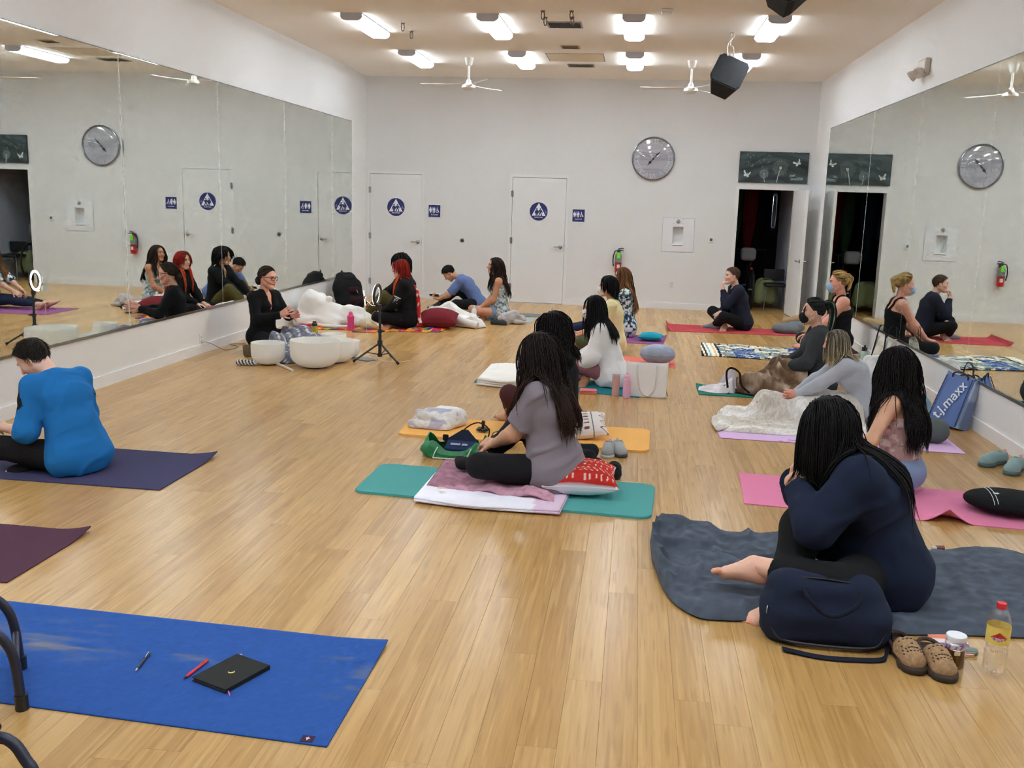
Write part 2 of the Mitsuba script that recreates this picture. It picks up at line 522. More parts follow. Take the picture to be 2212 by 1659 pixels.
# doorway, its open leaf and the room beyond
struct('trim_3', cat_(box(DX0 - .055, D - .012, 0, DX0, D + .19, DZ + .055), box(DX1, D - .012, 0, DX1 + .055, D + .19, DZ + .055), box(DX0, D - .012, DZ, DX1, D + .19, DZ + .055)), 'door')
LM = M4((DX1 - .002, D - .03, 0), rz=-86.5)            # the leaf hangs on the right jamb and stands open against the mirror wall
k = struct('door_3', xf(box(0, -.022, .012, .885, .022, DZ - .004), LM), 'door')
part('door_edge', xf(box(.885, -.022, .012, .8875, .022, DZ - .004), LM), (243, 242, 238), 'satin', k)
part('door_stile', xf(box(.03, -.026, .18, .065, -.022, DZ - .12), LM), (226, 217, 198), 'satin', k)
for s in (-1, 1):
    part('door_handle', xf(cat_(rod((.825, s * .022, .93), (.825, s * .03, .93), .032, 16), rod((.825, s * .03, .93), (.825, s * .07, .93), .011), tube(cr([(.825, s * .068, .93), (.79, s * .075, .93), (.71, s * .07, .928)], 4), .010, 8)), LM), METAL, 'metal', k)
for z in (.25, 1.02, 1.8):
    part('hinge', rod((DX1 - .002, D - .012, z - .05), (DX1 - .002, D - .012, z + .05), .008), METAL, 'metal', k)
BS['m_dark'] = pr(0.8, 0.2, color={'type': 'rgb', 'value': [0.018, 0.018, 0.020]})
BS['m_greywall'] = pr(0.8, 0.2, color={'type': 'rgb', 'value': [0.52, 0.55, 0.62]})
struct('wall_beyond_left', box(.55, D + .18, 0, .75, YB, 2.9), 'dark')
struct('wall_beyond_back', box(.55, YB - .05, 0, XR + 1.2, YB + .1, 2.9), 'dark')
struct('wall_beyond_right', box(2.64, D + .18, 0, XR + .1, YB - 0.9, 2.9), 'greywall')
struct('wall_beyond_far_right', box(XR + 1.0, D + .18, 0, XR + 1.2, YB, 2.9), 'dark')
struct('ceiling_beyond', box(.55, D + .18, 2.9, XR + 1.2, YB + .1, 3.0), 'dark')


# mirror walls
def mirror_wall(name, side, z0, z1, ys, label):
    k = thing(name, label, 'mirror')
    r = np.random.default_rng(side + 7)
    X = XL if side < 0 else XR
    for a, b in zip(ys, ys[1:]):
        y0, y1 = min(a, b) + .0025, max(a, b) - .0025
        m = box(0, -(y1 - y0) / 2, z0, .005, (y1 - y0) / 2, z1)
        M = M4((X + (.004 if side < 0 else -.009), (y0 + y1) / 2, 0), rz=r.uniform(-.14, .14))
        part('mirror_panel', xf(m, M), None, 'mirror', k, smooth=False)
        part('polished_edge', cat_(box(X + (.002 if side < 0 else -.010), y1, z0, X + (.010 if side < 0 else -.002), y1 + .004, z1)), (250, 252, 250), 'satin', k, smooth=False)
    xa, xb = (X, X + .014) if side < 0 else (X - .014, X)
    part('bottom_channel', cat_(box(xa, min(ys), z0 - .012, xb, max(ys), z0 - .002), box(xb - .003 if side < 0 else xa, min(ys), z0 - .002, xb if side < 0 else xa + .003, max(ys), z0 + .012)), (150, 146, 140), 'metal', k)
    part('top_edge', box(xa, min(ys), z1 + .001, xb, max(ys), z1 + .006), (120, 122, 120), 'satin', k)


mirror_wall('mirror_wall', -1, .474, 2.925, [15.695, 14.66, 12.62, 10.56, 8.48, 6.41, 4.34, 2.27, .2], 'long panelled mirror along the left wall')
mirror_wall('mirror_wall', 1, .398, 2.95, [15.60, 14.90, 12.78, 10.66, 8.53, 6.41, 4.30, 2.2, .1], 'long panelled mirror along the right wall beside the open door')


# ------------------------------------------------------------------ ceiling fixtures
def ceiling_light(x, y, where, k_=1.0):
    t = thing('ceiling_light', f'lit wrap-around fluorescent ceiling light, {where}', 'ceiling light', 'fluorescent ceiling lights')
    L, w, h = 1.24, .245, .082
    part('housing', box(x - .11, y - L / 2, ZC - .022, x + .11, y + L / 2, ZC), (225, 225, 225), 'matte', t)
    a = [(-w / 2, -.012), (-w / 2, -.045), (-w / 2 + .018, -.068), (-w / 2 + .05, -h), (w / 2 - .05, -h), (w / 2 - .018, -.068), (w / 2, -.045), (w / 2, -.012)]
    v = np.array([(x + p, y + s * L / 2, ZC + q) for s in (-1, 1) for p, q in a])
    f = [[i, i + 1, i + 9, i + 8] for i in range(7)]
    f = np.array(f)[:, ::-1]
    k = t + '__diffuser'
    v2, f2 = vf((v, f))
    # normals outwards and down
    nrm = np.cross(v2[f2[:, 1]] - v2[f2[:, 0]], v2[f2[:, 2]] - v2[f2[:, 0]])
    cc = v2[f2].mean(1) - [x, y, ZC]
    if (nrm * (cc * [1, 0, 1])).sum() < 0:
        f2 = f2[:, ::-1]
    scene[k] = {**mikit.ply(trimesh.Trimesh(v2, f2, process=False), 'm_matte', False, color=np.tile(lin((240, 240, 240)), (len(v2), 1))),
                'emitter': {'type': 'area', 'radiance': {'type': 'rgb', 'value': [LAMP * k_ * .875, LAMP * k_, LAMP * k_ * 1.11]}}}
    for s in (-1, 1):
        part('end_cap', xf(extr(Polygon([(p * 1.015, q - .001) for p, q in a] + [(w / 2, 0), (-w / 2, 0)][:]), .012), np.array([[1, 0, 0, x], [0, 0, 1, y + s * L / 2 + (.0 if s > 0 else -.012)], [0, 1, 0, ZC], [0, 0, 0, 1.0]])), (196, 198, 208), 'satin', t)


for r_, (yy, rn) in enumerate(((1.07, 'row behind the photographer'), (3.74, 'row above the photographer'), (6.41, 'row ahead of the photographer'), (9.08, 'third row from the back wall'), (11.75, 'second row from the back wall'), (14.42, 'row nearest the back wall'))):
    for c_, xx in enumerate((-3.30, -1.755, -0.15, 1.395)):
        ceiling_light(xx, yy, f"{rn}, {('leftmost', 'second from the left', 'third from the left', 'rightmost')[c_]}", (1.3, 1.35, .36, .40, .97, 1.12)[r_])


def ceiling_fan(x, y, ang, label):
    t = thing('ceiling_fan', label, 'ceiling fan', 'white ceiling fans')
    W_ = (238, 234, 228)
    part('canopy', lathe([(0, 0), (.068, 0), (.066, -.02), (.045, -.10), (.02, -.115), (0, -.115)][::-1], 24, (x, y, ZC)), W_, 'satin', t)
    part('downrod', rod((x, y, ZC - .10), (x, y, ZC - .36), .016, 12), W_, 'satin', t)
    part('motor', lathe([(0, 0.03), (.03, .03), (.045, -.02), (.10, -.05), (.105, -.085), (.07, -.11), (0, -.115)][::-1], 28, (x, y, ZC - .335)), W_, 'satin', t)
    for j in range(3):
        M = M4((x, y, ZC - .375), rz=ang + 120 * j)
        u, v = grid(12, 5)
        P = np.stack([.09 + .62 * u, (v - .5) * (.075 + .05 * u * (1 - u) * 2 + .02 * u), -.006 * np.sin(u * 3) + .022 * (v - .5)], -1)
        part('blade', sheet(P, .006), W_, 'satin', t, M=M)


ceiling_fan(-2.54, 14.5, 178, 'white three-bladed ceiling fan in front of the left lights')
ceiling_fan(.655, 14.5, 176, 'white three-bladed ceiling fan left of the hanging black speaker')


def vent(x0, x1, y0, y1, label, col, slats=7):
    t = thing('ceiling_vent', label, 'vent')
    part('frame', extr(sbox(x0, y0, x1, y1).difference(sbox(x0 + .02, y0 + .02, x1 - .02, y1 - .02)), .012, ZC - .012), col, 'satin', t)
    part('backing', box(x0 + .02, y0 + .02, ZC - .003, x1 - .02, y1 - .02, ZC), (40, 38, 36), 'matte', t)
    for k in range(slats):
        y = y0 + .03 + (y1 - y0 - .06) * k / (slats - 1)
        part('slat', xf(box(x0 + .02, -.011, -.001, x1 - .02, .011, .001), M4((0, y, ZC - .009), rx=35)), col, 'satin', t)


vent(-1.15, -.745, 11.57, 11.94, 'grey square air vent near the front of the ceiling', (128, 124, 120))
vent(-1.12, -.865, 13.23, 13.50, 'small beige vent between the two larger ceiling vents', (176, 158, 132), 6)
vent(-1.15, -.755, 14.98, 15.26, 'grey-brown air vent beside the ceiling hatch', (118, 108, 94))
t = thing('ceiling_hatch', 'flush square access hatch panel in the ceiling', 'hatch')
part('frame', extr(sbox(-1.385, 13.97, -.575, 14.72).difference(sbox(-1.375, 13.98, -.585, 14.71)), .003, ZC - .003), (140, 122, 98), 'matte', t)
part('panel', box(-1.372, 13.983, ZC - .004, -.588, 14.707, ZC), (205, 188, 160), 'matte', t)
for i, (x, y, w) in enumerate([(-1.124, 10.95, 'front left of the four near the grey vent'), (-1.131, 11.32, 'rear left of the four near the grey vent'), (-.815, 10.95, 'front right of the four near the grey vent'), (-.828, 11.30, 'rear right of the four near the grey vent'), (-2.86, 11.75, 'front one right of the leftmost lights'), (-2.885, 12.3, 'rear one right of the leftmost lights')]):
    t = thing('ceiling_hook', f'small dark rigging hook on the ceiling, {w}', 'hook', 'rigging hooks on the ceiling')
    part('eye_plate', lathe([(0, -.008), (.025, -.008), (.025, 0), (0, 0)], 14, (x, y, ZC)), (95, 82, 66), 'satin', t)
    a = np.linspace(0, 2 * np.pi, 15)[:-1]
    part('link', tube(np.stack([x + .017 * np.cos(a), y + .006 * np.cos(a), ZC - .048 + .042 * np.sin(a)], 1), .006, 6, True), (88, 74, 58), 'satin', t)
t = thing('smoke_detector', 'small white detector on the ceiling above the third light', 'detector')
part('cover', rbox(.12, .16, .035, .01, c=(.20, 10.86, ZC - .0175)), (226, 224, 226), 'satin', t)


def hanging_speaker(c, R, label, cable):
    t = thing('hanging_speaker', label, 'speaker', 'hanging loudspeakers')
    BK = (32, 32, 32)
    M = np.eye(4); M[:3, :3] = R; M[:3, 3] = c
    poly = Polygon([(-.15, -.20), (.15, -.20), (.19, -.14), (.19, .16), (.15, .21), (-.15, .21), (-.19, .16), (-.19, -.14)])
    v, f = extr(poly, .24, -.12)
    v[:, 0] *= np.where(v[:, 2] > 0, 1, .62)
    part('cabinet', (v, f), BK, 'matte', t, M=M, smooth=20)
    part('grille', extr(poly.buffer(-.012), .008, .12), (24, 24, 25), 'matte', t, M=M, smooth=20)
    part('handle_recess', cat_(box(-.05, .209, -.03, .05, .2125, .03), box(-.05, .2125, -.03, -.042, .222, .03), box(.042, .2125, -.03, .05, .222, .03)), (120, 120, 118), 'satin', t, M=M)
    if cable:
        top = np.asarray(c) + R @ [0, .2, -.02]
        part('hanging_cable', cat_(tube(cr([(cable[0], cable[1], ZC - .06), (cable[0] - .02, cable[1], ZC - .14), (cable[0] + .02, cable[1], (ZC + top[2]) / 2), top], 6), .006, 6), tube(cr([(cable[0], cable[1], ZC - .06), (cable[0] - .05, cable[1], ZC - .16), (cable[0] - .02, cable[1], top[2] + .02), top], 6), .008, 6)), (214, 208, 198), 'satin', t)
        a = np.linspace(0, 2 * np.pi, 13)[:-1]
        part('ceiling_ring', cat_(tube(np.stack([cable[0] + .02 * np.cos(a), cable[1] + 0 * a, ZC - .035 + .03 * np.sin(a)], 1), .005, 6, True), lathe([(0, -.006), (.03, -.006), (.03, 0), (0, 0)], 12, (cable[0], cable[1], ZC))), (190, 184, 172), 'satin', t)
    return t


def rot(rx=0, ry=0, rz=0):
    return M4(rz=rz)[:3, :3] @ M4(ry=ry)[:3, :3] @ M4(rx=rx)[:3, :3]


hanging_speaker((.965, 12.2, 3.245), rot(rx=62, rz=10) @ rot(rz=-26), 'black loudspeaker hanging on a cable in front of the far lights', (1.0, 12.2))
hanging_speaker((1.21, 9.0, 3.60), rot(rx=62, rz=-12) @ rot(rz=-40), 'black loudspeaker cut off by the top edge of the photo', None)

t = thing('emergency_light', 'beige twin-head emergency light high on the right wall', 'emergency light')
part('base', rbox(.06, .30, .16, .02, c=(XR - .03, 10.72, 3.19)), (196, 184, 170), 'satin', t)
for dy in (-.10, .10):
    M = np.eye(4); M[:3, :3] = basis((-.6, dy * 4, -.5)); M[:3, 3] = (XR - .07, 10.72 + dy, 3.15)
    part('lamp_head', lathe([(0, 0), (.03, 0), (.055, .05), (.055, .07), (.045, .072), (0, .06)][::-1], 20), (205, 196, 186), 'satin', t, M=M)
part('test_light', rod((XR - .06, 10.72, 3.13), (XR - .066, 10.72, 3.13), .006), (230, 60, 50), 'gloss', t)
# ------------------------------------------------------------------ people
V = lambda *a: np.array(a, float)


def unit(v):
    v = np.asarray(v, float)
    return v / (np.linalg.norm(v) + 1e-12)


def ik(a, b, l1, l2, hint):
    """The middle joint between a and b; b is pulled in when out of reach."""
    d = b - a
    L = np.linalg.norm(d)
    if L > (l1 + l2) * 0.995:
        b = a + d * (l1 + l2) * 0.995 / L
        d = b - a; L = np.linalg.norm(d)
    L = max(L, abs(l1 - l2) + 0.02)
    u = d / (np.linalg.norm(d) + 1e-9)
    x = (l1 * l1 - l2 * l2 + L * L) / (2 * L)
    h = math.sqrt(max(l1 * l1 - x * x, 1e-6))
    n = np.asarray(hint, float); n = n - u * (n @ u); n = unit(n)
    return a + u * x + n * h, b


def rotv(v, ax, deg):
    a = math.radians(deg); ax = unit(ax)
    return v * math.cos(a) + np.cross(ax, v) * math.sin(a) + ax * (ax @ v) * (1 - math.cos(a))


SKIN = {'light': (226, 176, 152), 'fair': (232, 186, 166), 'tan': (196, 140, 108), 'olive': (206, 156, 126), 'pink': (224, 162, 142)}


class Person:
    """A seated figure: the local frame looks along +x with its left side towards +y; the seat is at the origin."""

    def __init__(s, label, pos, face, scale=1.0, w=1.0, lean=(0, 5, 12), neck=15, head=(0, 0, 0), skin='light', z0=0.006, hipz=.105, female=True, sw=.165, twist=0,
                 arms=None, legs=None, lod=1.7, bare=True, arm_w=1.0, leg_w=1.0, seat=1.0, belly=0.0):
        s.key = thing('person', label, 'person')
        s.M = M4((pos[0], pos[1], z0), rz=face, s=scale)
        s.lod = lod
        s.skin, s.w, s.female = SKIN[skin], w, female
        sp = lambda p, a, l: p + l * V(math.sin(math.radians(a)), 0, math.cos(math.radians(a)))
        s.P0 = V(0, 0, hipz + .02)
        s.P1 = sp(s.P0, lean[0], .17); s.P2 = sp(s.P1, lean[1], .17); s.P3 = sp(s.P2, lean[2], .155)
        s.P4 = sp(s.P3, neck, .085)
        s.up = unit(s.P3 - s.P2)
        s.fw = V(s.up[2], 0, -s.up[0])
        tw = lambda v: rotv(v, s.up, twist)
        s.sh = {g: s.P3 - .045 * s.up - .005 * s.fw + tw(V(0, g * sw, 0)) for g in (1, -1)}
        s.hip = {g: V(.015, g * .085, hipz) for g in (1, -1)}
        Mi = np.linalg.inv(s.M)
        loc = lambda p: Mi[:3, :3] @ np.asarray(p, float) + Mi[:3, 3]
        s.el, s.wr, s.kn, s.an, s.hand, s.foot = {}, {}, {}, {}, {}, {}
        arms = arms or {}
        for g in (1, -1):
            a = arms.get(g) or arms.get(0)
            flip = V(1, g if not arms.get(g) else 1, 1)
            t, hint = loc(a['tow']) if 'tow' in a else V(*a['to']) * flip, V(*a.get('hint', (-.3, .6, -.8))) * flip
            s.el[g], s.wr[g] = ik(s.sh[g], t, .275, .245, hint)
            d = V(*a['dir']) * flip if 'dir' in a else unit(s.wr[g] - s.el[g])
            s.hand[g] = (unit(d), unit(V(*a.get('palm', (0, 0, -1))) * flip), a.get('curl', 25), a.get('spread', 1.0))
        for g in (1, -1):
            a = legs.get(g) or legs.get(0)
            flip = V(1, g if not legs.get(g) else 1, 1)
            t, hint = loc(a['tow']) if 'tow' in a else V(*a['to']) * flip, V(*a.get('hint', (.3, 1, .4))) * flip
            s.kn[g], s.an[g] = ik(s.hip[g], t, .40, .385, hint)
            s.foot[g] = (unit(V(*a.get('toe', (1, .2, 0))) * flip), unit(V(*a.get('sole', (0, 0, -1))) * flip))
        s.Hf = np.eye(3)
        yaw, pit, rol = head                                  # yaw to the left, pitch down, roll to the left
        R = M4(rz=yaw)[:3, :3] @ M4(ry=pit)[:3, :3] @ M4(rx=-rol)[:3, :3]
        s.R = R
        s.C = s.P4 + R @ V(.026, 0, .088)
        s.arm_w, s.leg_w, s.seat, s.belly, s.bare = arm_w, leg_w, seat, belly, bare
        s.cloth = Fld(.05)                                      # everything that hair may not enter
        s.body()

    def H(s, *p):
        return s.C + s.R @ V(*p)

    # --- prims shared by skin and clothes: extra thickness e
    def torso(s, f, e=0.0, hips=True, top=True, k=.06):
        w, L = s.w, f
        if hips:
            L.cone(V(-.02, -.075, .115 + (s.hip[1][2] - .105)), V(-.02, .075, .115 + (s.hip[1][2] - .105)), .112 * s.seat * w + e, k=k)
        L.cone(s.P0 + V(0, 0, .03), s.P1, .098 * w + e, .088 * w + e, sy=1.42, k=k)
        L.cone(s.P1, s.P2, .088 * w + e, .100 * w + e, sy=1.42, k=k)
        if s.belly:
            L.ell((s.P0 + s.P1) / 2 + V(.07, 0, .02) * w, V(.08, .12, .10) * s.belly + e, k=k)
        if top:
            L.cone(s.P2, s.P3 - .055 * s.up, .100 * w + e, .072 + e, sy=1.5, k=k)
            if s.female:
                for g in (1, -1):
                    L.ell(s.P2 + s.fw * (.068 + .03 * (w - 1)) + V(0, g * .075, 0) + s.up * .01, .062 * w + e, k=.04)
        return L

    def shoulders(s, f, e=0.0, k=.05):
        for g in (1, -1):
            f.cone(s.P3 - .045 * s.up, s.sh[g], .058 + e, .054 * s.arm_w + e, k=k)
        return f

    def arm(s, f, g, e=0.0, e2=None, upto=2.0, k=.03, cut=True):
        """upto: 1 ends at the elbow, 2 at the wrist; e2 the looseness at the end."""
        a, aw, e2 = s.sh[g], s.arm_w, e if e2 is None else e2
        le = lambda t: e + (e2 - e) * t / upto
        t1 = min(upto, 1.0)
        f.cone(a, a + (s.el[g] - a) * t1, .051 * aw + e, (.051 - .012 * t1) * aw + le(t1), k=k, cutb=cut and upto <= 1)
        if upto > 1:
            t2 = upto - 1
            f.cone(s.el[g], s.el[g] + (s.wr[g] - s.el[g]) * t2, .039 * aw + le(1), (.039 - .013 * t2) * aw + e2, k=k, cutb=cut and upto < 2.2)
            if upto >= 1.2:
                f.cone(s.el[g] + (s.wr[g] - s.el[g]) * .1, s.el[g] + (s.wr[g] - s.el[g]) * min(.4, t2), .040 * aw + le(1.2), .036 * aw + le(1.3), k=k)
        return f

    def leg(s, f, g, e=0.0, e2=None, upto=2.0, k=.035, cut=True):
        w, e2 = s.leg_w, e if e2 is None else e2
        le = lambda t: e + (e2 - e) * t / upto
        t1 = min(upto, 1.0)
        f.cone(s.hip[g], s.hip[g] + (s.kn[g] - s.hip[g]) * t1, .086 * w + e, (.086 - .030 * t1) * w + le(t1), k=k, cutb=cut and upto <= 1)
        if upto > 1:
            t2 = upto - 1
            d = s.an[g] - s.kn[g]
            f.cone(s.kn[g], s.kn[g] + d * t2, .055 * w + le(1), (.055 - .021 * t2) * w + e2, k=k, cutb=cut and upto < 2.05)
            if t2 > .5:
                back = unit(unit(d) * ((s.hip[g] - s.kn[g]) @ unit(d)) * -1 + (s.hip[g] - s.kn[g]))
                f.cone(s.kn[g] + d * .15 + back * .012, s.kn[g] + d * .5 + back * .01, .050 * w + le(1.2), .043 * w + le(1.4), k=k)
        return f

    def headprims(s, f):
        H, R = s.H, s.R
        f.ell(H(-.012, 0, .030), V(.096, .074, .087), R, k=.03)
        f.ell(H(.022, 0, -.030), V(.064, .060, .085), R, k=.03)
        for g in (1, -1):
            f.cone(H(-.004, g * .050, -.055), H(.056, g * .014, -.098), .021, .018, k=.03)
            f.ell(H(.052, g * .036, -.028), .030, k=.025)
            f.ell(H(.076, g * .030, .019), V(.012, .022, .008), R, k=.018)
        f.cone(H(.058, -.008, -.098), H(.058, .008, -.098), .021, k=.025)
        for g in (1, -1):
            f.ell(H(.094, g * .030, -.002), V(.016, .017, .011), R, k=.014, sub=True)
            f.ell(H(.073, g * .030, -.002), .0125, k=.003)
        f.cone(H(.083, 0, .010), H(.106, 0, -.034), .0075, .0115, k=.014)
        for g in (1, -1):
            f.ell(H(.096, g * .0105, -.037), .0085, k=.008)
        f.ell(H(.083, 0, -.060), V(.011, .024, .0065), R, k=.008)
        f.ell(H(.081, 0, -.070), V(.011, .020, .0065), R, k=.006)
        for g in (1, -1):
            ax = R @ M4(rz=-25 * g)[:3, :3]
            f.ell(H(-.008, g * .077, -.010), V(.019, .008, .031), ax, k=.010)
            f.ell(H(-.004, g * .084, -.006), V(.010, .005, .017), ax, k=.005, sub=True)
        f.cone(s.P3 - .02 * s.up - .012 * s.fw, s.H(-.028, 0, -.050), .053, .050, k=.035)

    def handprims(s, f, g):
        d, pn, curl, spread = s.hand[g]
        pn = unit(pn - d * (pn @ d))
        lat = unit(np.cross(d, pn)) * g                       # towards the thumb
        W = s.wr[g] + d * .012
        s.palm = W + d * .045
        ks = []
        for i, o in enumerate((.030, .010, -.011, -.030)):
            K = W + d * (.083 - .004 * abs(i - 1)) + lat * o
            ks.append(K)
            f.cone(W + lat * o * .55, K, .0155, .0115, k=.016)
        c = curl * (1 if np.isscalar(curl) else 1)
        for i, (K, L) in enumerate(zip(ks, (.92, 1.0, .95, .76))):
            p, dd = K, rotv(d, pn, 0)
            dd = unit(d + lat * (.16, .04, -.07, -.18)[i] * spread)
            ax = np.cross(dd, pn)
            for ln, r0, r1, q in ((.043, .0096, .0088, 1.0), (.027, .0088, .0080, 1.25), (.021, .0080, .0068, .8)):
                dd = unit(rotv(dd, ax, c * q * (1 + .08 * (i - 1))))
                n = p + dd * ln * L
                f.cone(p, n, r0, r1, k=.006)
                p = n
        b = W + d * .018 + lat * .026
        dd = unit(d * .62 + lat * .72 + pn * .28)
        f.cone(W + d * .012 + lat * .012, b + dd * .025, .0165, .0125, k=.014)
        p = b + dd * .022
        for ln, r0, r1 in ((.032, .0112, .0098), (.027, .0098, .0078)):
            dd = unit(dd + d * .22 + pn * .10)
            f.cone(p, p + dd * ln, r0, r1, k=.007)
            p = p + dd * ln

    def footprims(s, f, g, e=0.0, toes=True):
        fd, sl = s.foot[g]
        sl = unit(sl - fd * (sl @ fd))
        lat = np.cross(fd, sl) * g                            # towards the big toe
        A = s.an[g]
        heel = A - fd * .035 + sl * .042
        b = [A + fd * .125 + sl * .055 + lat * o for o in (.026, 0, -.028)]
        f.cone(A, heel, .034 + e, .031 + e, k=.025)
        for o, r in zip(b, (.021, .019, .018)):
            f.cone(A + sl * .010 + fd * .012, o, .030 + e, r + e, k=.025)
            f.cone(heel, o, .028 + e, r - .002 + e, k=.025)
        if toes:
            for i, o in enumerate((.030, .0125, -.002, -.016, -.029)):
                r = (.0135, .0098, .0092, .0086, .0082)[i]
                q = A + fd * (.132 - .006 * i) + sl * .058 + lat * o
                t = q + fd * (.050 - .005 * i) + sl * .004 + lat * (.003 if i == 0 else -.002 * i)
                f.cone(q, q + (t - q) * .6 - sl * .005, r * 1.05, r * .95, k=.010)
                f.cone(q + (t - q) * .6 - sl * .005, t, r * .95, r, k=.006)
        else:
            f.cone(b[0] + fd * .035, b[2] + fd * .02, .022 + e, .018 + e, k=.03)

    def body(s):
        f = Fld(.03)
        s.torso(f, -.004)
        s.shoulders(f, 0)
        for g in (1, -1):
            s.arm(f, g, 0, cut=False)
            s.leg(f, g, -.004, cut=False)
        s.legf = Fld(.05)
        for g in (1, -1):
            s.leg(s.legf, g, .012, cut=False)
        big = f.mesh(.0105 * s.lod)
        fine = Fld(.02)
        s.headprims(fine)
        mh = fine.mesh(.0050 * (1 + .45 * (s.lod - 1)))
        ms = [mh]
        for g in (1, -1):
            q = Fld(.015)
            d = unit(s.wr[g] - s.el[g])
            q.cone(s.wr[g] - d * .07, s.wr[g] + d * .005, .030 * s.arm_w, .0265 * (.5 + .5 * s.arm_w), k=.02)
            s.handprims(q, g)
            ms.append(q.mesh(.0044 * (1 + .4 * (s.lod - 1))))
            q = Fld(.02)
            d = unit(s.an[g] - s.kn[g])
            q.cone(s.an[g] - d * .09, s.an[g], .037, .034, k=.02)
            s.footprims(q, g)
            ms.append(q.mesh(.0056 * (1 + .6 * (s.lod - 1))))
        try:
            u = m3.Manifold(m3.Mesh(big[0].astype(np.float32), big[1].astype(np.uint32)))
            for v, t in ms:
                n = m3.Manifold(m3.Mesh(v.astype(np.float32), t.astype(np.uint32)))
                if n.is_empty():
                    raise ValueError
                u = u + n
            if u.is_empty() or u.num_tri() < 5000:
                raise ValueError
            m = vf(u)
        except Exception:
            m = cat_(big, *ms)
        s.face_part = fine
        sk = np.array(s.skin, float)

        def colour(v):
            c = np.tile(sk, (len(v), 1))
            l = (v - s.C) @ s.R
            n = (nz(v * 14, 3) - .5)[:, None]
            c = c * (1 + n * V(.04, .06, .06))
            def spot(p, r, col, a=1.0):
                nonlocal c
                d = np.sqrt((((l - p) / r)**2).sum(1))
                t = (np.clip(1.5 - d, 0, .5) * 2 * a)[:, None]
                c = c * (1 - t) + np.array(col) * t
            for g in (1, -1):
                spot(V(.078, g * .040, -.030), V(.03, .028, .022), sk * V(1.0, .86, .84), .5)
                spot(V(.088, g * .031, .021), V(.02, .021, .0055), (62, 46, 38), .85)
                spot(V(.084, g * .030, -.002), V(.012, .013, .0075), (232, 226, 220), .9)
                spot(V(.086, g * .030, -.002), V(.010, .0062, .0062), (42, 28, 22))
                spot(V(.086, g * .031, .0065), V(.016, .016, .0032), (38, 28, 26), .9)
                spot(V(.004, g * .084, -.008), V(.02, .02, .03), sk * V(1.0, .84, .80), .5)
            spot(V(.092, 0, -.0645), V(.016, .023, .009), sk * V(.86, .62, .60), .85)
            spot(V(.108, 0, -.036), V(.014, .016, .012), sk * V(1.0, .86, .84), .6)
            for g in (1, -1):
                fd, sl = s.foot[g]
                d = (v - s.an[g]) @ fd
                near = (np.linalg.norm(v - s.an[g], axis=1) < .21) & (d > .15)
                c[near] = c[near] * V(1.0, .9, .88)
            return np.clip(c, 0, 255)

        part('body', m, colour, 'skin', s.key, True, M=s.M)
        s.coll = [f, fine]

    # --- clothes
    def top(s, name, col, sleeve=2.0, e=.014, e2=None, neck='crew', hips=True, hem=None, fold=.009, mat='cloth', h=.0095, extra=None, cutoff=None, hemflare=0.0, strapw=1.0, low=.125, label=None):
        f = Fld(.05)
        s.torso(f, e, hips=hips)
        if hips and hemflare:
            f.cone(s.P0 + V(-.03, 0, -.03), s.P1, .118 * s.w + e + hemflare, .095 * s.w + e, sy=1.38, k=.05)
        strap = sleeve == 0
        if not strap:
            s.shoulders(f, e * .8)
            for g in (1, -1):
                s.arm(f, g, e * .85, e2, sleeve)
        if extra:
            extra(f)
        if strap:
            f.plane(s.P3 - s.up * low, s.up * 1.0 + s.fw * .12, k=.01)
            for g in (1, -1):
                y = .07 * strapw
                path = cr([s.P3 - s.up * .17 + s.fw * .15 + V(0, g * y * .9, 0), s.P3 - s.up * .08 + s.fw * .10 + V(0, g * y, 0), s.P3 + s.up * .03 + V(0, g * y * 1.1, 0), s.P3 - s.up * .06 - s.fw * .10 + V(0, g * y, 0), s.P3 - s.up * .17 - s.fw * .15 + V(0, g * y * .8, 0)], 5)
                for _ in range(4):
                    d0 = s.coll[0].at(path)
                    G = np.stack([s.coll[0].at(path + 1e-3 * np.eye(3)[k]) - d0 for k in range(3)], 1)
                    G /= np.linalg.norm(G, axis=1, keepdims=True) + 1e-9
                    path = path - G * (d0 - .003)[:, None]
                for p, q in zip(path, path[1:]):
                    f.cone(p, q, .0105, k=.006)
        elif neck == 'crew':
            f.cone(s.P3 - .06 * s.up + .035 * s.fw, s.P4 + s.up * .12 + .02 * s.fw, .056, .062, k=.006); f.p[-1] = f.p[-1][:-2] + (-1, '')
        elif neck in ('v', 'wide'):
            dv = .17 if neck == 'v' else .06
            f.cone(s.P3 - dv * s.up + .125 * s.fw, s.P4 + s.up * .10 + .02 * s.fw, .018 if neck == 'v' else .06, .085, k=.006, sy=1.0 if neck == 'v' else 1.25); f.p[-1] = f.p[-1][:-2] + (-1, '')
        if cutoff:
            f.plane(*cutoff)
        if hem is not None:
            q = s.P0 + (s.P1 - s.P0) * hem
            f.plane(q, -(s.P1 - s.P0), k=.008)
        f.plane(V(0, 0, .004), V(0, 0, -1), k=.004)
        sd = len(labels)

        def disp(p):
            q = p * V(10, 10, 7) + sd
            return -fold * 2.2 * (fb(q, 2, sd) - .5) - fold * 1.5 * np.clip(np.sin(p[:, 2] * 34 + 8 * nz(p * 6, sd) + p[:, 0] * 24 + p[:, 1] * 9) - .2, 0, 1) * nz(p * 5, sd + 3)
        s.shirt_f = f
        s.coll.append(f)
        return part(name, f.mesh(h * (1 + .7 * (s.lod - 1)), disp), (lambda v: col(s, v)) if callable(col) else col, mat, s.key, True, M=s.M, label=label)

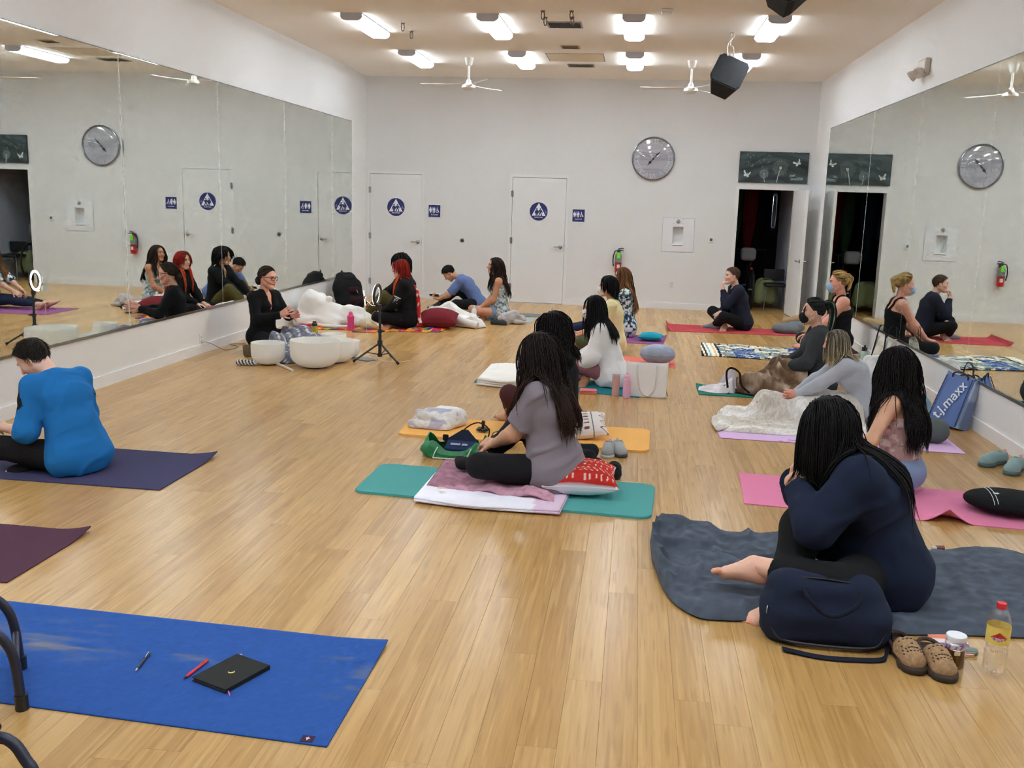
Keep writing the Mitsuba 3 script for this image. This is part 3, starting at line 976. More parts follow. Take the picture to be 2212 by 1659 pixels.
    def pants(s, col, upto=1.95, e=.006, e2=None, fold=.004, name='trousers', h=.0095, mat='cloth', label=None, waist=.6):
        f = Fld(.045)
        f.cone(V(-.02, -.075, s.hip[1][2] + .01), V(-.02, .075, s.hip[1][2] + .01), .112 * s.seat * s.w + e, k=.06)
        f.cone(s.P0 + V(0, 0, .03), s.P0 + (s.P1 - s.P0) * waist, .098 * s.w + e, .094 * s.w + e, sy=1.42, k=.05, cutb=True)
        for g in (1, -1):
            s.leg(f, g, e, e2, upto)
        f.plane(V(0, 0, .002), V(0, 0, -1), k=.003)
        sd = len(labels) + 50
        s.coll.append(f)
        return part(name, f.mesh(h * (1 + .7 * (s.lod - 1)), lambda p: -fold * 2 * (fb(p * 13 + sd, 2, sd) - .5)), (lambda v: col(s, v)) if callable(col) else col, mat, s.key, True, M=s.M, label=label)

    def shoe(s, g, col, e=.006, name='shoe'):
        f = Fld(.025)
        s.footprims(f, g, e, toes=False)
        part(name, f.mesh(.008), col, 'satin', s.key, True, M=s.M)

    def sock(s, g, col, up=.12):
        f = Fld(.025)
        s.footprims(f, g, .004, toes=False)
        d = unit(s.kn[g] - s.an[g])
        f.cone(s.an[g], s.an[g] + d * up, .038, .041, k=.02, cutb=True)
        part('sock', f.mesh(.007), col, 'cloth', s.key, True, M=s.M)

    def mask(s, col, label=None, straps=(235, 235, 235), puff=1.0):
        f = Fld(.02)
        H = s.H
        f.ell(H(.064, 0, -.058), V(.058 * puff, .062, .057), s.R, k=.02)
        f.cone(H(.085, 0, -.018), H(.108, 0, -.040), .012, .014, k=.025)
        f.plane(H(.03, 0, -.04), s.R @ V(-1, 0, .25))
        f.plane(H(.09, 0, -.010), s.R @ V(-.05, 0, 1))
        g_ = f.mesh(.0055)
        k = part('face_mask', g_, (lambda v: col(s, (v - s.C) @ s.R)) if callable(col) else col, 'cloth', s.key, True, M=s.M, label=label)
        for g in (1, -1):
            part('ear_loop', tube(cr([H(.045, g * .058, -.03), H(.015, g * .076, -.012), H(-.012, g * .088, .012), H(-.022, g * .086, -.02), H(.0, g * .074, -.04), H(.036, g * .058, -.075)], 4), .0022, 5), straps, 'cloth', k, True, M=s.M)

    def glasses(s, col=(24, 20, 20)):
        H, r = s.H, .0033
        rims = []
        for g in (1, -1):
            p = [H(.100 - .012 * abs(y) / .05, g * (.032 + y), z) for y, z in ((-.021, .012), (.0, .016), (.022, .014), (.026, 0), (.020, -.017), (0, -.02), (-.018, -.016), (-.023, 0))]
            rims.append(tube(cr(p, 3, True), r, 6, True))
            rims.append(tube(cr([H(.090, g * .060, .010), H(.04, g * .079, .010), H(-.01, g * .083, .008), H(-.03, g * .080, -.012)], 4), r, 6))
        rims.append(rod(H(.101, -.012, .006), H(.101, .012, .006), r, 6))
        part('glasses', cat_(*rims), col, 'gloss', s.key, True, M=s.M)

    # --- hair: locks combed over the head, falling and resting on body and clothes
    def hair(s, col, length=.5, n=800, style='down', part_y=.01, back=.6, wave=.0, freq=22, rad=.0058, seed=1, side=None, tie=None, vol=.012, tips=None, step=.028, front=True, fringe=0.0, crown=None, cap=True, drop=None):
        if s.lod > 1.2:
            n, rad, step = int(n * .52), rad * 1.36, step * 1.35
        else:
            step *= 1.6
        r = np.random.default_rng(seed)
        i = np.arange(n * 3) + .5
        z = 1 - 2 * i / (n * 3); a = np.pi * (1 + 5**.5) * i
        u = np.stack([np.sqrt(1 - z * z) * np.cos(a), np.sqrt(1 - z * z) * np.sin(a), z], 1)
        u = u + r.normal(0, .05, u.shape); u /= np.linalg.norm(u, axis=1, keepdims=True)
        line = np.where(u[:, 0] > 0, .80 * u[:, 0] - .02, 1.05 * u[:, 0] - .02)
        u = u[u[:, 2] > line]
        if len(u) > n:
            u = u[r.permutation(len(u))[:n]]
        n = len(u)
        E = V(.096, .076, .090)
        c0 = V(-.012, 0, .030)
        p = (c0 + u * (E + vol * .5)) @ s.R.T + s.C
        N = (u / E); N /= np.linalg.norm(N, axis=1, keepdims=True); N = N @ s.R.T
        fx, lx, ux = s.R[:, 0], s.R[:, 1], s.R[:, 2]
        sgn = np.where(u[:, 1] > part_y, 1.0, -1.0)
        L = np.full(n, float(length)) if np.isscalar(length) else np.array([length(q) for q in u])
        L = L * r.uniform(.86, 1.06, n)
        if style == 'down':
            sd = sgn if side is None else np.full(n, float(side))
            d = lx[None] * (sgn * .9)[:, None] - fx[None] * back - ux[None] * .35
        elif style == 'short':
            d = fx[None] * (.5 if fringe else -.6) * np.where(u[:, :1] > .1, 1, -.3) + lx[None] * (sgn * .5)[:, None] - ux[None] * .5
        else:
            t0 = s.H(*tie)
            d = t0 - p
        g = V(0, 0, -1)
        d = d - N * (d * N).sum(1, keepdims=True)
        d /= np.linalg.norm(d, axis=1, keepdims=True) + 1e-9
        steps = int(max(L) / step) + 1
        if style == 'tied':
            steps = 16
        pts = [p]
        head = Fld(.02).ell(s.H(*c0), E + vol * .6, s.R)
        head.ell(s.H(.028, 0, -.030), V(.066, .067, .09), s.R, k=.02)
        coll = Fld(.03)
        for q in s.coll[:1] + s.coll[2:]:
            coll.p += [w for w in q.p if w[-2] == 1]
        lay = r.uniform(0, vol, n)
        ph = 9 * nz(u * 3.2, seed) + r.normal(0, .35, n); ph2 = ph + 1.2 + r.normal(0, .3, n)
        def push(q, F_, m):
            v = F_.at(q)
            b = v < m
            if b.any():
                e = 1e-3
                G = np.stack([F_.at(q[b] + e * np.eye(3)[k]) - v[b] for k in range(3)], 1)
                G /= np.linalg.norm(G, axis=1, keepdims=True) + 1e-9
                q[b] += G * (m[b] - v[b])[:, None]
            return q
        for k in range(steps):
            t = k * step
            if style == 'tied':
                d = (t0 - p); dist = np.linalg.norm(d, axis=1, keepdims=True)
                st = np.minimum(dist, np.maximum(.012, dist / (steps - k)))
                q = p + d / (dist + 1e-9) * st
            else:
                gg = .48 if style == 'down' else .18
                d = d * (1 - gg) + g * gg
                if wave:
                    amp = wave * min(1, t / .15)
                    d = d + amp * (lx[None] * np.sin(freq * t + ph)[:, None] + fx[None] * np.cos(freq * t + ph2)[:, None])
                d /= np.linalg.norm(d, axis=1, keepdims=True)
                q = p + d * step
            q = push(q, head, lay * 1.0 + (0 if style != 'tied' else 0) + .001)
            if style != 'tied' and style != 'short':
                q = push(q, coll, lay * .8 + .006)
                q[:, 2] = np.maximum(q[:, 2], .01)
            dd = q - p
            ln = np.linalg.norm(dd, axis=1, keepdims=True)
            d = np.where(ln > 1e-4, dd / (ln + 1e-9), d)
            if style != 'tied':
                over = (t + step > L)[:, None]
                q = np.where(over, p + (q - p) * .02, q)
            p = q
            pts.append(p)
        S = np.array(pts)                                          # (steps, n, 3)
        m, cl = s.locks(S, rad, r, col, tips)
        ms, cs = [m], [cl]
        if cap:
            f = Fld(.012).ell(s.H(*c0), E + vol * .55, s.R)
            f.plane(s.H(.045, 0, .052), s.R @ V(.80, 0, -.62), k=.02)
            f.plane(s.H(.02, 0, .0), s.R @ V(.45, 0, -.9), k=.02)
            f.plane(s.H(0, 0, -.045), s.R @ V(0.1, 0, -1.0), k=.02)
            q = f.mesh(.008)
            ms.append(q)
            cs.append(np.tile(np.array(col(0.0) if callable(col) else col, float), (len(q[0]), 1)) if crown is None else np.tile(np.array(crown, float), (len(q[0]), 1)))
        s.hairm, s.hairc = ms, cs

    def locks(s, S, rad, r, col, tips=None, sides=3):
        """Tapering locks along the polylines S (steps, n, 3); col an sRGB triple or a function of 0..1 along the lock (and the lock's own random)."""
        k, n = S.shape[:2]
        S = S.copy()
        if k > 4:
            S[1:-1] = .25 * S[:-2] + .5 * S[1:-1] + .25 * S[2:]
        seg = np.linalg.norm(np.diff(S, axis=0), axis=2)
        cum = np.vstack([np.zeros(n), np.cumsum(seg, 0)])
        frac = cum / (cum[-1:] + 1e-9)
        t = np.gradient(S, axis=0); t /= np.linalg.norm(t, axis=2, keepdims=True) + 1e-9
        a = np.cross(t, V(.3, .2, .9)); a /= np.linalg.norm(a, axis=2, keepdims=True) + 1e-9
        b = np.cross(t, a)
        rr = rad * r.uniform(.7, 1.25, n)[None] * np.clip(np.minimum(frac * 8 + .45, (1.02 - frac) * 3.2), .03, 1)
        an = np.arange(sides) * 2 * np.pi / sides
        v = S[:, :, None] + rr[..., None, None] * (np.cos(an)[:, None] * a[:, :, None] + np.sin(an)[:, None] * b[:, :, None])
        idx = np.arange(k * n * sides).reshape(k, n, sides)
        nx = np.roll(idx, -1, 2)
        f = np.stack([idx[:-1], nx[:-1], nx[1:], idx[1:]], -1).reshape(-1, 4)
        rnd = r.random(n)
        c = np.array([col(x) if callable(col) else col for x in np.linspace(0, 1, 12)], float)
        ci = np.clip((frac * 11).round().astype(int), 0, 11)
        cc = c[ci]
        if tips is not None:
            cc = tips(cc, frac, rnd, S)
        cc = cc * (.75 + .5 * rnd)[None, :, None]
        return vf((v.reshape(-1, 3), f)), np.clip(np.repeat(cc[:, :, None], sides, 2).reshape(-1, 3), 0, 255)

    def tail(s, guide, n, spread, rad, col, seed=5, wave=.0, tips=None, taper=.5):
        """A bundle of locks along the guide (local points): a ponytail, a plait, a bun's coil."""
        r = np.random.default_rng(seed)
        g = cr(guide, 6)
        t = np.gradient(g, axis=0); t /= np.linalg.norm(t, axis=1, keepdims=True)
        a = np.cross(t, V(.1, 1, .2)); a /= np.linalg.norm(a, axis=1, keepdims=True); b = np.cross(t, a)
        x = np.linspace(0, 1, len(g))
        o = r.normal(0, 1, (n, 2)); o /= np.maximum(1, np.linalg.norm(o, axis=1, keepdims=True))
        env = (spread * np.minimum(1, .35 + x * 5) * (1 - (1 - taper) * x))[:, None, None]
        S = g[:, None] + env * (o[None, :, :1] * a[:, None] + o[None, :, 1:] * b[:, None])
        if wave:
            ph = r.uniform(0, 6.28, n)
            S = S + wave * np.stack([np.sin(x[:, None] * 16 + ph), np.cos(x[:, None] * 14 + ph), 0 * x[:, None] + 0 * ph], -1) * x[:, None, None]
        m, c = s.locks(S, rad, r, col, tips)
        s.hairm.append(m); s.hairc.append(c)

    def ball(s, c, r3, col, n=60, rad=.007, seed=3):
        """A bun: locks coiled round a centre."""
        r = np.random.default_rng(seed)
        S = []
        for k in range(n):
            ax = unit(r.normal(0, 1, 3)); e = basis(ax)
            th = np.linspace(0, 4.2, 14) + r.uniform(0, 6)
            lat = r.uniform(-.7, .7); q = math.sqrt(1 - lat * lat)
            S.append((np.cos(th)[:, None] * e[:, 0] * q + np.sin(th)[:, None] * e[:, 1] * q + lat * e[:, 2]) * V(*r3))
        S = np.array(S).transpose(1, 0, 2) @ s.R.T + s.H(*c)
        m, cc = s.locks(S, rad, r, col)
        q = Fld(.01).ell(s.H(*c), V(*r3) * .97, s.R).mesh(.009)
        s.hairm += [m, q]; s.hairc += [cc, np.tile(np.array(col(0) if callable(col) else col, float), (len(q[0]), 1))]

    def wear_hair(s, name='hair', label=None):
        part(name, cat_(*s.hairm), None, 'hair', s.key, True, M=s.M, cols=np.vstack(s.hairc), label=label)


ARM_LAP = dict(to=(.30, .10, .22), hint=(-.4, .8, -.6), palm=(0, 0, -1), dir=(.9, -.3, -.2), curl=30)
CROSS = {1: dict(to=(.34, -.10, .065), hint=(.45, 1, .22), toe=(.25, -1, -.05), sole=(.5, 0, -.8)), -1: dict(to=(.22, .10, .055), hint=(.45, -1, .2), toe=(.25, 1, -.1), sole=(.4, 0, -.9))}
# ------------------------------------------------------------------ the people in the room
BLACK = (30, 30, 32)


def pattern(bg, spots, scale=22, thr=.56, seed=0):
    """A printed cloth: blotches of each colour on a ground."""
    def f(s, v):
        c = np.tile(np.array(bg, float), (len(v), 1))
        for i, (col, t) in enumerate(spots):
            c[fb(v * scale * (1 + .15 * i) + 7 * i, 2, seed + i) > t] = col
        return c
    return f


CAST = {}


LAP = lambda **k: dict(ARM_LAP, **k)
# instructor behind the bowls
p = Person('woman with dark low bun and black glasses, black V-neck top, gesturing behind the white bowls', (-4.13, 10.45), -22, lean=(0, 2, 8), neck=14, head=(6, 4, 0), skin='pink', z0=.03,
           arms={1: dict(to=(.38, .06, .38), hint=(-.5, .8, -.7), dir=(.9, -.15, .25), palm=(.1, -1, .1), curl=14), -1: dict(to=(.36, -.12, .40), hint=(-.5, -.8, -.8), dir=(.85, .15, .45), palm=(.2, .9, .1), curl=10, spread=1.5)}, legs=CROSS)
p.top('cardigan', (22, 22, 24), neck='v', e=.012, e2=.012, hips=True)
p.pants((26, 26, 30))
p.glasses()
HC = lambda t: (52, 42, 36)
p.hair(HC, style='tied', tie=(-.098, 0, -.025), n=600, rad=.0048, vol=.006)
p.ball((-.118, 0, -.045), (.034, .048, .046), HC, 50, .006)
p.wear_hair()
part('headset_microphone', tube(cr([p.H(-.02, -.082, .0), p.H(.05, -.072, -.04), p.H(.10, -.035, -.062), p.H(.118, -.02, -.064)], 4), [.002] * 10 + [.005] * 3, 6), (20, 20, 20), 'satin', p.key, True, M=p.M)
CAST['instructor'] = p
# red-haired woman
p = Person('woman with bright red hair and black hoodie beside the ring light', (-3.02, 12.78), 186, lean=(2, 4, 10), neck=16, head=(16, 2, 0), skin='fair', z0=.02, arms={0: LAP(to=(.32, .08, .20))}, legs=CROSS)


def hood_f(p, e=.0):
    def f(F_):
        for a in range(-4, 5):
            t = a / 4 * 1.25
            F_.cone(p.P3 + V(-.085 * math.cos(t) + .02, .095 * math.sin(t), .005 - .02 * math.cos(t)), p.P3 + V(-.10 * math.cos(t) + .01, .10 * math.sin(t), -.045 - .05 * math.cos(t)), .032 + e, .036 + e, k=.03)
    return f


def sleeve_print(p, base, side=1):
    """White lettering-like print down the outside of one sleeve."""
    def f(s, v):
        c = np.tile(np.array(base, float), (len(v), 1))
        return c
    return f


p.top('hoodie', (24, 24, 26), e=.022, e2=.022, extra=hood_f(p))
p.pants((24, 24, 27), e=.014)
# print on the left sleeve: rows of letters
e0, e1 = p.el[1], p.sh[1]
ax = unit(e1 - e0)
out = unit(np.cross(ax, V(1, 0, 0)) * 1.0); out = out if out[1] > 0 else -out
Bm = np.eye(4)
Bm[:3, 0] = unit(np.cross(ax, out)) * (1 if np.cross(ax, out)[0] < 0 else -1); Bm[:3, 1] = ax; Bm[:3, 2] = unit(np.cross(Bm[:3, 0], Bm[:3, 1]))
bars = []
rr = np.random.default_rng(6)
for i, (wd, h) in enumerate(((.085, .016), (.045, .010), (.050, .010), (.040, .008), (.048, .010), (.030, .008))):
    x = -wd / 2
    while x < wd / 2:
        b = rr.uniform(.004, .010)
        q = rbox(b, h * rr.uniform(.7, 1), .004, .001, 4, c=(x + b / 2, -.020 * i, 0))
        Bm[:3, 3] = e0 + ax * .10 + out * .066
        bars.append(xf(q, Bm))
        x += b + .0025
part('sleeve_print', cat_(*bars), (225, 225, 222), 'matte', p.key, M=p.M)
part('red_scarf', tube(cr([p.P3 + V(-.125, -.02, -.06), p.P2 + V(-.155, .03, -.0), p.P1 + V(-.165, .06, .02), p.P0 + V(-.175, .10, .02), p.P0 + V(-.20, .12, -.08)], 5), .026, 8), lambda v: np.where((nz(v * 30, 5) > .66)[:, None], (235, 225, 220), (178, 36, 40)), 'cloth', p.key, True, M=p.M, label='red scarf hanging down the back')
RED = lambda t: (138, 36, 28) if t > .12 else (70, 28, 24)
p.hair(RED, length=.205, n=900, part_y=.0, back=.25, wave=.06, freq=20, seed=4, rad=.0055)
p.tail([p.H(.03, .070, -.10), p.P3 + V(.10, .09, -.02), p.P2 + V(.145, .09, .05), p.P2 + V(.15, .09, -.12)], 30, .022, .007, lambda t: (196, 84, 48), taper=.35, wave=.006)
p.tail([p.H(.03, -.070, -.10), p.P3 + V(.10, -.09, -.02), p.P2 + V(.145, -.09, .05), p.P2 + V(.15, -.09, -.12)], 30, .022, .007, lambda t: (190, 70, 42), taper=.35, wave=.006)
p.wear_hair()
# man with black mop of hair
p = Person('man with shaggy black hair and black jacket behind the red-haired woman', (-3.20, 13.62), 184, scale=1.05, lean=(4, 8, 14), neck=16, head=(8, 0, 0), skin='olive', female=False, sw=.185,
           arms={0: dict(to=(.46, .10, .24), hint=(-.2, .8, -.6), palm=(0, 0, -1), dir=(.9, 0, -.3), curl=40)}, legs={1: dict(to=(.56, .10, .08), hint=(.2, .5, 1), toe=(1, .1, 0)), -1: dict(to=(.50, -.14, .08), hint=(.2, -.5, 1), toe=(1, -.1, 0))})
p.top('jacket', (27, 27, 29), e=.020, e2=.016, neck='v')
p.pants((86, 80, 46), e=.014, name='olive_trousers')
p.hair((24, 22, 22), length=.19, n=1400, vol=.026, rad=.007, wave=.05, freq=30, back=.35)
p.wear_hair()
# man in a blue T-shirt bent over his phone
p = Person('man in a blue T-shirt bent over the phone in his hands', (-2.45, 15.18), 186, lean=(24, 40, 52), neck=62, head=(0, 50, 0), skin='olive', female=False, sw=.18,
           arms={1: dict(to=(.60, .03, .17), hint=(-.3, 1, -.5), dir=(1, -.2, .1), palm=(0, -.3, 1), curl=45), -1: dict(to=(.60, -.06, .19), hint=(-.3, -1, -.4), dir=(1, .3, .1), palm=(0, .6, .8), curl=45)},
           legs={1: dict(to=(.36, -.02, .06), hint=(.5, 1, .15), toe=(.8, -.8, -.05), sole=(.2, 0, -1)), -1: dict(to=(.62, -.10, .07), hint=(.2, -.4, 1), toe=(1, .1, 0))})
p.top('t_shirt', (100, 117, 160), sleeve=.9, e=.016, e2=.032)
p.pants(BLACK, e=.012)
for g in (1, -1):
    p.shoe(g, (34, 34, 34))
p.hair((30, 26, 24), length=.05, style='short', fringe=1, n=1100, rad=.0055, vol=.012)
p.wear_hair()
part('phone', rbox(.075, .15, .009, .004), (20, 22, 28), 'gloss', p.key, M=p.M @ M4((.69, -.015, .225), rz=82, ry=-30)); labels[p.key + '__phone'] = {'label': 'dark phone held in both hands'}
# girl with long curly hair in a patterned tank top
p = Person('woman with long dark half-up hair and grey patterned tank top', (-1.97, 14.17), 192, lean=(-2, 3, 10), neck=14, head=(10, -4, 0), skin='tan', arms={0: LAP(to=(.26, .05, .17), hint=(-.5, .5, -.8))}, legs=CROSS)
p.top('tank_top', pattern((178, 184, 182), [((86, 104, 112), .53), ((222, 224, 220), .62)], 34), sleeve=0, e=.014, hemflare=.02, low=.10)
p.pants((120, 140, 168), upto=.35, e2=.012, name='shorts')
BR = lambda t: (44, 32, 28)
p.hair(BR, length=.55, n=700, back=1.0, wave=.30, freq=26, seed=8)
p.ball((-.075, 0, .055), (.03, .035, .028), BR, 24)
p.wear_hair()
# woman in the floral shirt
p = Person('woman with long auburn hair and white shirt with blue leaf print', (-.08, 12.98), 180, lean=(2, 4, 8), neck=12, head=(10, 0, 0), skin='light', arms={0: dict(to=(.44, .10, .26), hint=(-.3, .6, -.8), palm=(0, -.5, -.6), curl=30)},
           legs={1: dict(to=(.86, .08, .075), hint=(.1, .3, 1), toe=(.85, .1, .55), sole=(.5, 0, -.8)), -1: dict(to=(.84, -.10, .075), hint=(.1, -.3, 1), toe=(.85, -.1, .5), sole=(.5, 0, -.8))})
p.top('leaf_print_shirt', pattern((232, 234, 232), [((52, 74, 110), .585), ((70, 120, 128), .60), ((30, 44, 76), .64)], 20, seed=11), sleeve=1.15, e=.020, e2=.03)
p.pants((40, 46, 66), name='jeans')
p.mask(pattern((40, 48, 84), [((120, 132, 160), .6)], 60), label='dark blue patterned face mask')
p.hair(lambda t: (104 + 40 * t, 70 + 32 * t, 46 + 20 * t), length=.56, n=760, back=.75, wave=.12, freq=20, seed=9)
p.wear_hair()
# woman with black bob and white mask
p = Person('woman with chin-length black hair, white cup mask and pale yellow top', (-.20, 11.42), 178, lean=(4, 6, 10), neck=14, head=(10, 0, 0), skin='tan', arms={0: LAP(to=(.36, .15, .22), palm=(.2, 0, -1))}, legs=CROSS)
p.top('blouse', (232, 222, 172), sleeve=.8, e=.014, e2=.03, neck='wide')
p.pants((74, 84, 56), name='leggings')
p.mask((226, 226, 222), puff=1.08)
p.hair((22, 21, 22), length=.21, n=700, back=.55, seed=10)
p.wear_hair()
# woman in the white blouse
p = Person('woman with long straight black hair, white blouse and mauve leggings beside the white handbag', (-.19, 9.34), 176, scale=.97, lean=(6, 14, 24), neck=20, head=(12, 4, 0), skin='tan', arms={0: LAP(to=(.34, .10, .19))},
           legs={1: dict(to=(.32, -.12, .07), hint=(.45, .9, .55), toe=(.2, -1, -.05), sole=(.4, 0, -.9)), -1: dict(to=(.22, .12, .06), hint=(.45, -1, .3), toe=(.2, 1, -.1), sole=(.4, 0, -.9))})
p.top('blouse', (236, 236, 238), sleeve=1.75, e=.020, e2=.060, neck='wide', hemflare=.045, fold=.009, h=.0085)
p.pants((138, 92, 98), name='leggings')
p.mask(pattern((236, 234, 232), [((60, 60, 66), .62)], 62, seed=4), label='white face mask with dark print')
p.hair((22, 21, 23), length=.46, n=900, back=.55, seed=12, side=None)
p.wear_hair()
# woman in black with curly hair
p = Person('woman with dark curly hair, glasses and black T-shirt on the yellow mat', (-.50, 7.24), 160, lod=1.0, lean=(2, 5, 12), neck=16, head=(10, 2, 0), skin='olive', arms={0: LAP(to=(.30, .10, .20))},
           legs={1: dict(to=(.46, -.06, .08), hint=(.35, .8, .75), toe=(.9, -.5, 0)), -1: dict(to=(.30, .10, .06), hint=(.4, -1, .4), toe=(.2, 1, -.1), sole=(.4, 0, -.9))})
p.top('t_shirt', (26, 26, 28), sleeve=.8, e=.014, e2=.03, hips=False, hem=.42)
p.pants((74, 42, 44), e=.010, name='leggings')
p.glasses((40, 34, 28))
p.mask((206, 176, 186))
p.hair((26, 22, 22), length=.36, n=1300, back=.6, wave=.62, freq=44, rad=.0052, seed=13, vol=.026, step=.022)
p.wear_hair()
# woman in grey-mauve T-shirt, middle front
p = Person('woman in grey-mauve T-shirt with long dark brown wavy hair on the teal mat in front', (-.44, 5.72), 166, scale=1.03, w=1.10, arm_w=1.12, lod=1.0, lean=(5, 8, 12), neck=14, head=(6, 0, 2), skin='olive', z0=.03,
           arms={1: dict(to=(.36, .02, .22), hint=(-.5, .9, -.5), dir=(.95, -.4, -.1), palm=(0, -.5, -.8), curl=42), -1: dict(to=(.34, -.06, .22), hint=(-.5, -.9, -.5), dir=(.95, .4, -.1), palm=(0, .5, -.8), curl=42)},
           legs={1: dict(to=(.34, -.06, .075), hint=(.45, 1, .22), toe=(.3, -1, -.05), sole=(.5, 0, -.8)), -1: dict(to=(.42, .02, .10), hint=(.40, -.8, .75), toe=(.95, .25, .25), sole=(.3, 0, -.9))}, leg_w=1.06)
p.top('t_shirt', (124, 115, 121), sleeve=.78, e=.018, e2=.034, neck='crew', fold=.010, h=.0085, hemflare=.02)
p.pants((30, 29, 31), e=.010, h=.0085, name='leggings')
for g in (1, -1):
    p.sock(g, (33, 32, 34))
p.mask((196, 206, 226))
p.hair(lambda t: (38 + 40 * max(0, t - .45), 30 + 18 * max(0, t - .45), 28 + 8 * max(0, t - .45)), length=.56, n=2300, back=.85, wave=.26, freq=24, rad=.0034, seed=14, step=.024, vol=.018)
p.wear_hair()
# boy with hand on his chin
p = Person('young man in navy hoodie resting his chin on his hand, on the red mat', (1.56, 14.25), 188, scale=1.0, lean=(8, 14, 20), neck=22, head=(6, 0, 0), skin='fair', female=False, sw=.175,
           arms={1: dict(to=(.30, .05, .57), hint=(.3, .2, -1), dir=(.15, -.25, 1), palm=(-1, 0, .1), curl=55), -1: dict(to=(.30, -.02, .24), hint=(-.4, -.9, -.5), curl=35)},
           legs={1: dict(to=(.36, -.04, .065), hint=(.45, 1, .45), toe=(.8, -.7, -.05), sole=(.4, 0, -.9)), -1: dict(to=(.26, .12, .06), hint=(.45, -1, .55), toe=(.2, 1, -.1), sole=(.4, 0, -.9))})
p.top('hoodie', (37, 39, 52), e=.024, e2=.018, extra=hood_f(p))
p.pants((26, 26, 28), e=.014)
p.sock(1, (120, 122, 126))
p.hair((78, 58, 46), length=.05, style='short', fringe=1, n=700, rad=.006, vol=.012)
p.wear_hair()
# blonde woman by the mirror
p = Person('woman with blonde claw-clip updo, blue mask and black tank top against the mirror wall', (2.50, 12.1), 180, scale=1.04, w=1.08, arm_w=1.15, lean=(-2, 2, 8), neck=12, head=(0, 2, 0), skin='pink', z0=.07,
           arms={1: dict(to=(.34, .10, .17), hint=(-.7, .6, -.6), dir=(1, -.2, -.1), palm=(0, 0, -1), curl=25), -1: dict(to=(.32, -.10, .17), hint=(-.7, -.6, -.6), palm=(0, 0, -1), curl=25)}, legs={1: dict(to=(.36, -.1, .03), hint=(.45, 1, .15), toe=(.3, -1, -.05), sole=(.5, 0, -.8)), -1: dict(to=(.24, .1, .03), hint=(.45, -1, .15), toe=(.3, 1, -.1), sole=(.4, 0, -.9))})
p.top('tank_top', (25, 25, 27), sleeve=0, e=.009, strapw=1.15, low=.15)
p.pants((30, 30, 33))
p.mask((150, 186, 222), label='light blue surgical mask')
BL = lambda t: (190 - 40 * (t < .2), 158 - 40 * (t < .2), 104 - 30 * (t < .2))
p.hair(BL, style='tied', tie=(-.098, 0, .050), n=640, rad=.005, vol=.012)
p.ball((-.115, 0, .045), (.042, .05, .055), BL, 60, .0065)
p.tail([p.H(-.12, .01, .06), p.H(-.14, .015, .02), p.H(-.13, .01, -.06), p.H(-.115, .0, -.10)], 26, .024, .005, BL)
p.wear_hair()
part('hair_claw', cat_(*[tube(cr([p.H(-.135, y, .085), p.H(-.168, y * 1.4, .05), p.H(-.155, y, -.005)], 4), .004, 6) for y in np.linspace(-.03, .03, 5)]), (200, 172, 120), 'gloss', p.key, True, M=p.M)
part('wristwatch', tube([p.wr[1] + .032 * (math.cos(a) * V(0, 1, 0) + math.sin(a) * V(0, 0, 1)) for a in np.linspace(0, 6.28, 17)[:-1]], .006, 6, True), (206, 176, 120), 'metal', p.key, True, M=p.M)
# woman with green-tinted ponytail
p = Person('woman with green-streaked black ponytail, black mask and charcoal hoodie', (1.80, 9.42), 174, w=1.08, lean=(4, 6, 12), neck=16, head=(8, 0, 0), skin='light', arms={0: LAP(to=(.34, .12, .24))}, legs=CROSS)
p.top('hoodie', (58, 60, 63), e=.026, e2=.026, extra=hood_f(p))
p.pants((26, 26, 28), e=.014)
p.mask((34, 34, 37), puff=.94)
GR = lambda t: (38, 40, 38)
p.hair(GR, style='tied', tie=(-.100, 0, .055), n=640, rad=.005, vol=.008)
p.tail([p.H(-.10, 0, .055), p.H(-.155, 0, .075), p.H(-.185, .01, .0), p.H(-.175, .015, -.13), p.H(-.15, .02, -.24)], 80, .042, .0065, lambda t: (48 + 52 * (t > .25), 62 + 52 * (t > .25), 50 + 40 * (t > .25)), tips=lambda c, f_, r_, S: np.where((r_ > .55)[None, :, None], c, np.array([36., 38, 36])))
p.tail([p.H(.075, .050, .06), p.H(.092, .066, .01), p.H(.085, .074, -.07), p.H(.08, .076, -.13)], 5, .006, .003, GR)
p.wear_hair()
# woman in light grey sweatshirt
CAST['green ponytail'] = p
p = Person('woman with grey-blonde shoulder-length hair and pale grey sweatshirt, hands clasped', (1.97, 8.26), 176, scale=.91, w=1.08, lean=(12, 36, 50), neck=14, head=(2, 4, 0), skin='pink', z0=.02,
           arms={1: dict(to=(.64, .02, .175), hint=(-.2, .9, -.6), dir=(1, -.25, -.05), palm=(0, -1, .1), curl=48), -1: dict(to=(.64, -.045, .185), hint=(-.2, -.9, -.6), dir=(1, .25, -.05), palm=(0, 1, .1), curl=48)},
           legs={1: dict(to=(.79, .10, .07), hint=(.1, .3, .3), toe=(.8, .1, .6), sole=(.6, 0, -.8)), -1: dict(to=(.79, -.10, .07), hint=(.1, -.3, .3), toe=(.8, -.1, .6), sole=(.6, 0, -.8))})
p.top('sweatshirt', (178, 182, 192), e=.024, e2=.014, fold=.010)
p.pants((40, 42, 54), e=.008)
p.hair(lambda t: (96 + 82 * t, 90 + 72 * t, 82 + 46 * t), length=.33, n=900, back=.5, wave=.08, seed=17, rad=.0056, tips=lambda c, f_, r_, S: c * (.72 + .5 * r_)[None, :, None])
p.wear_hair()
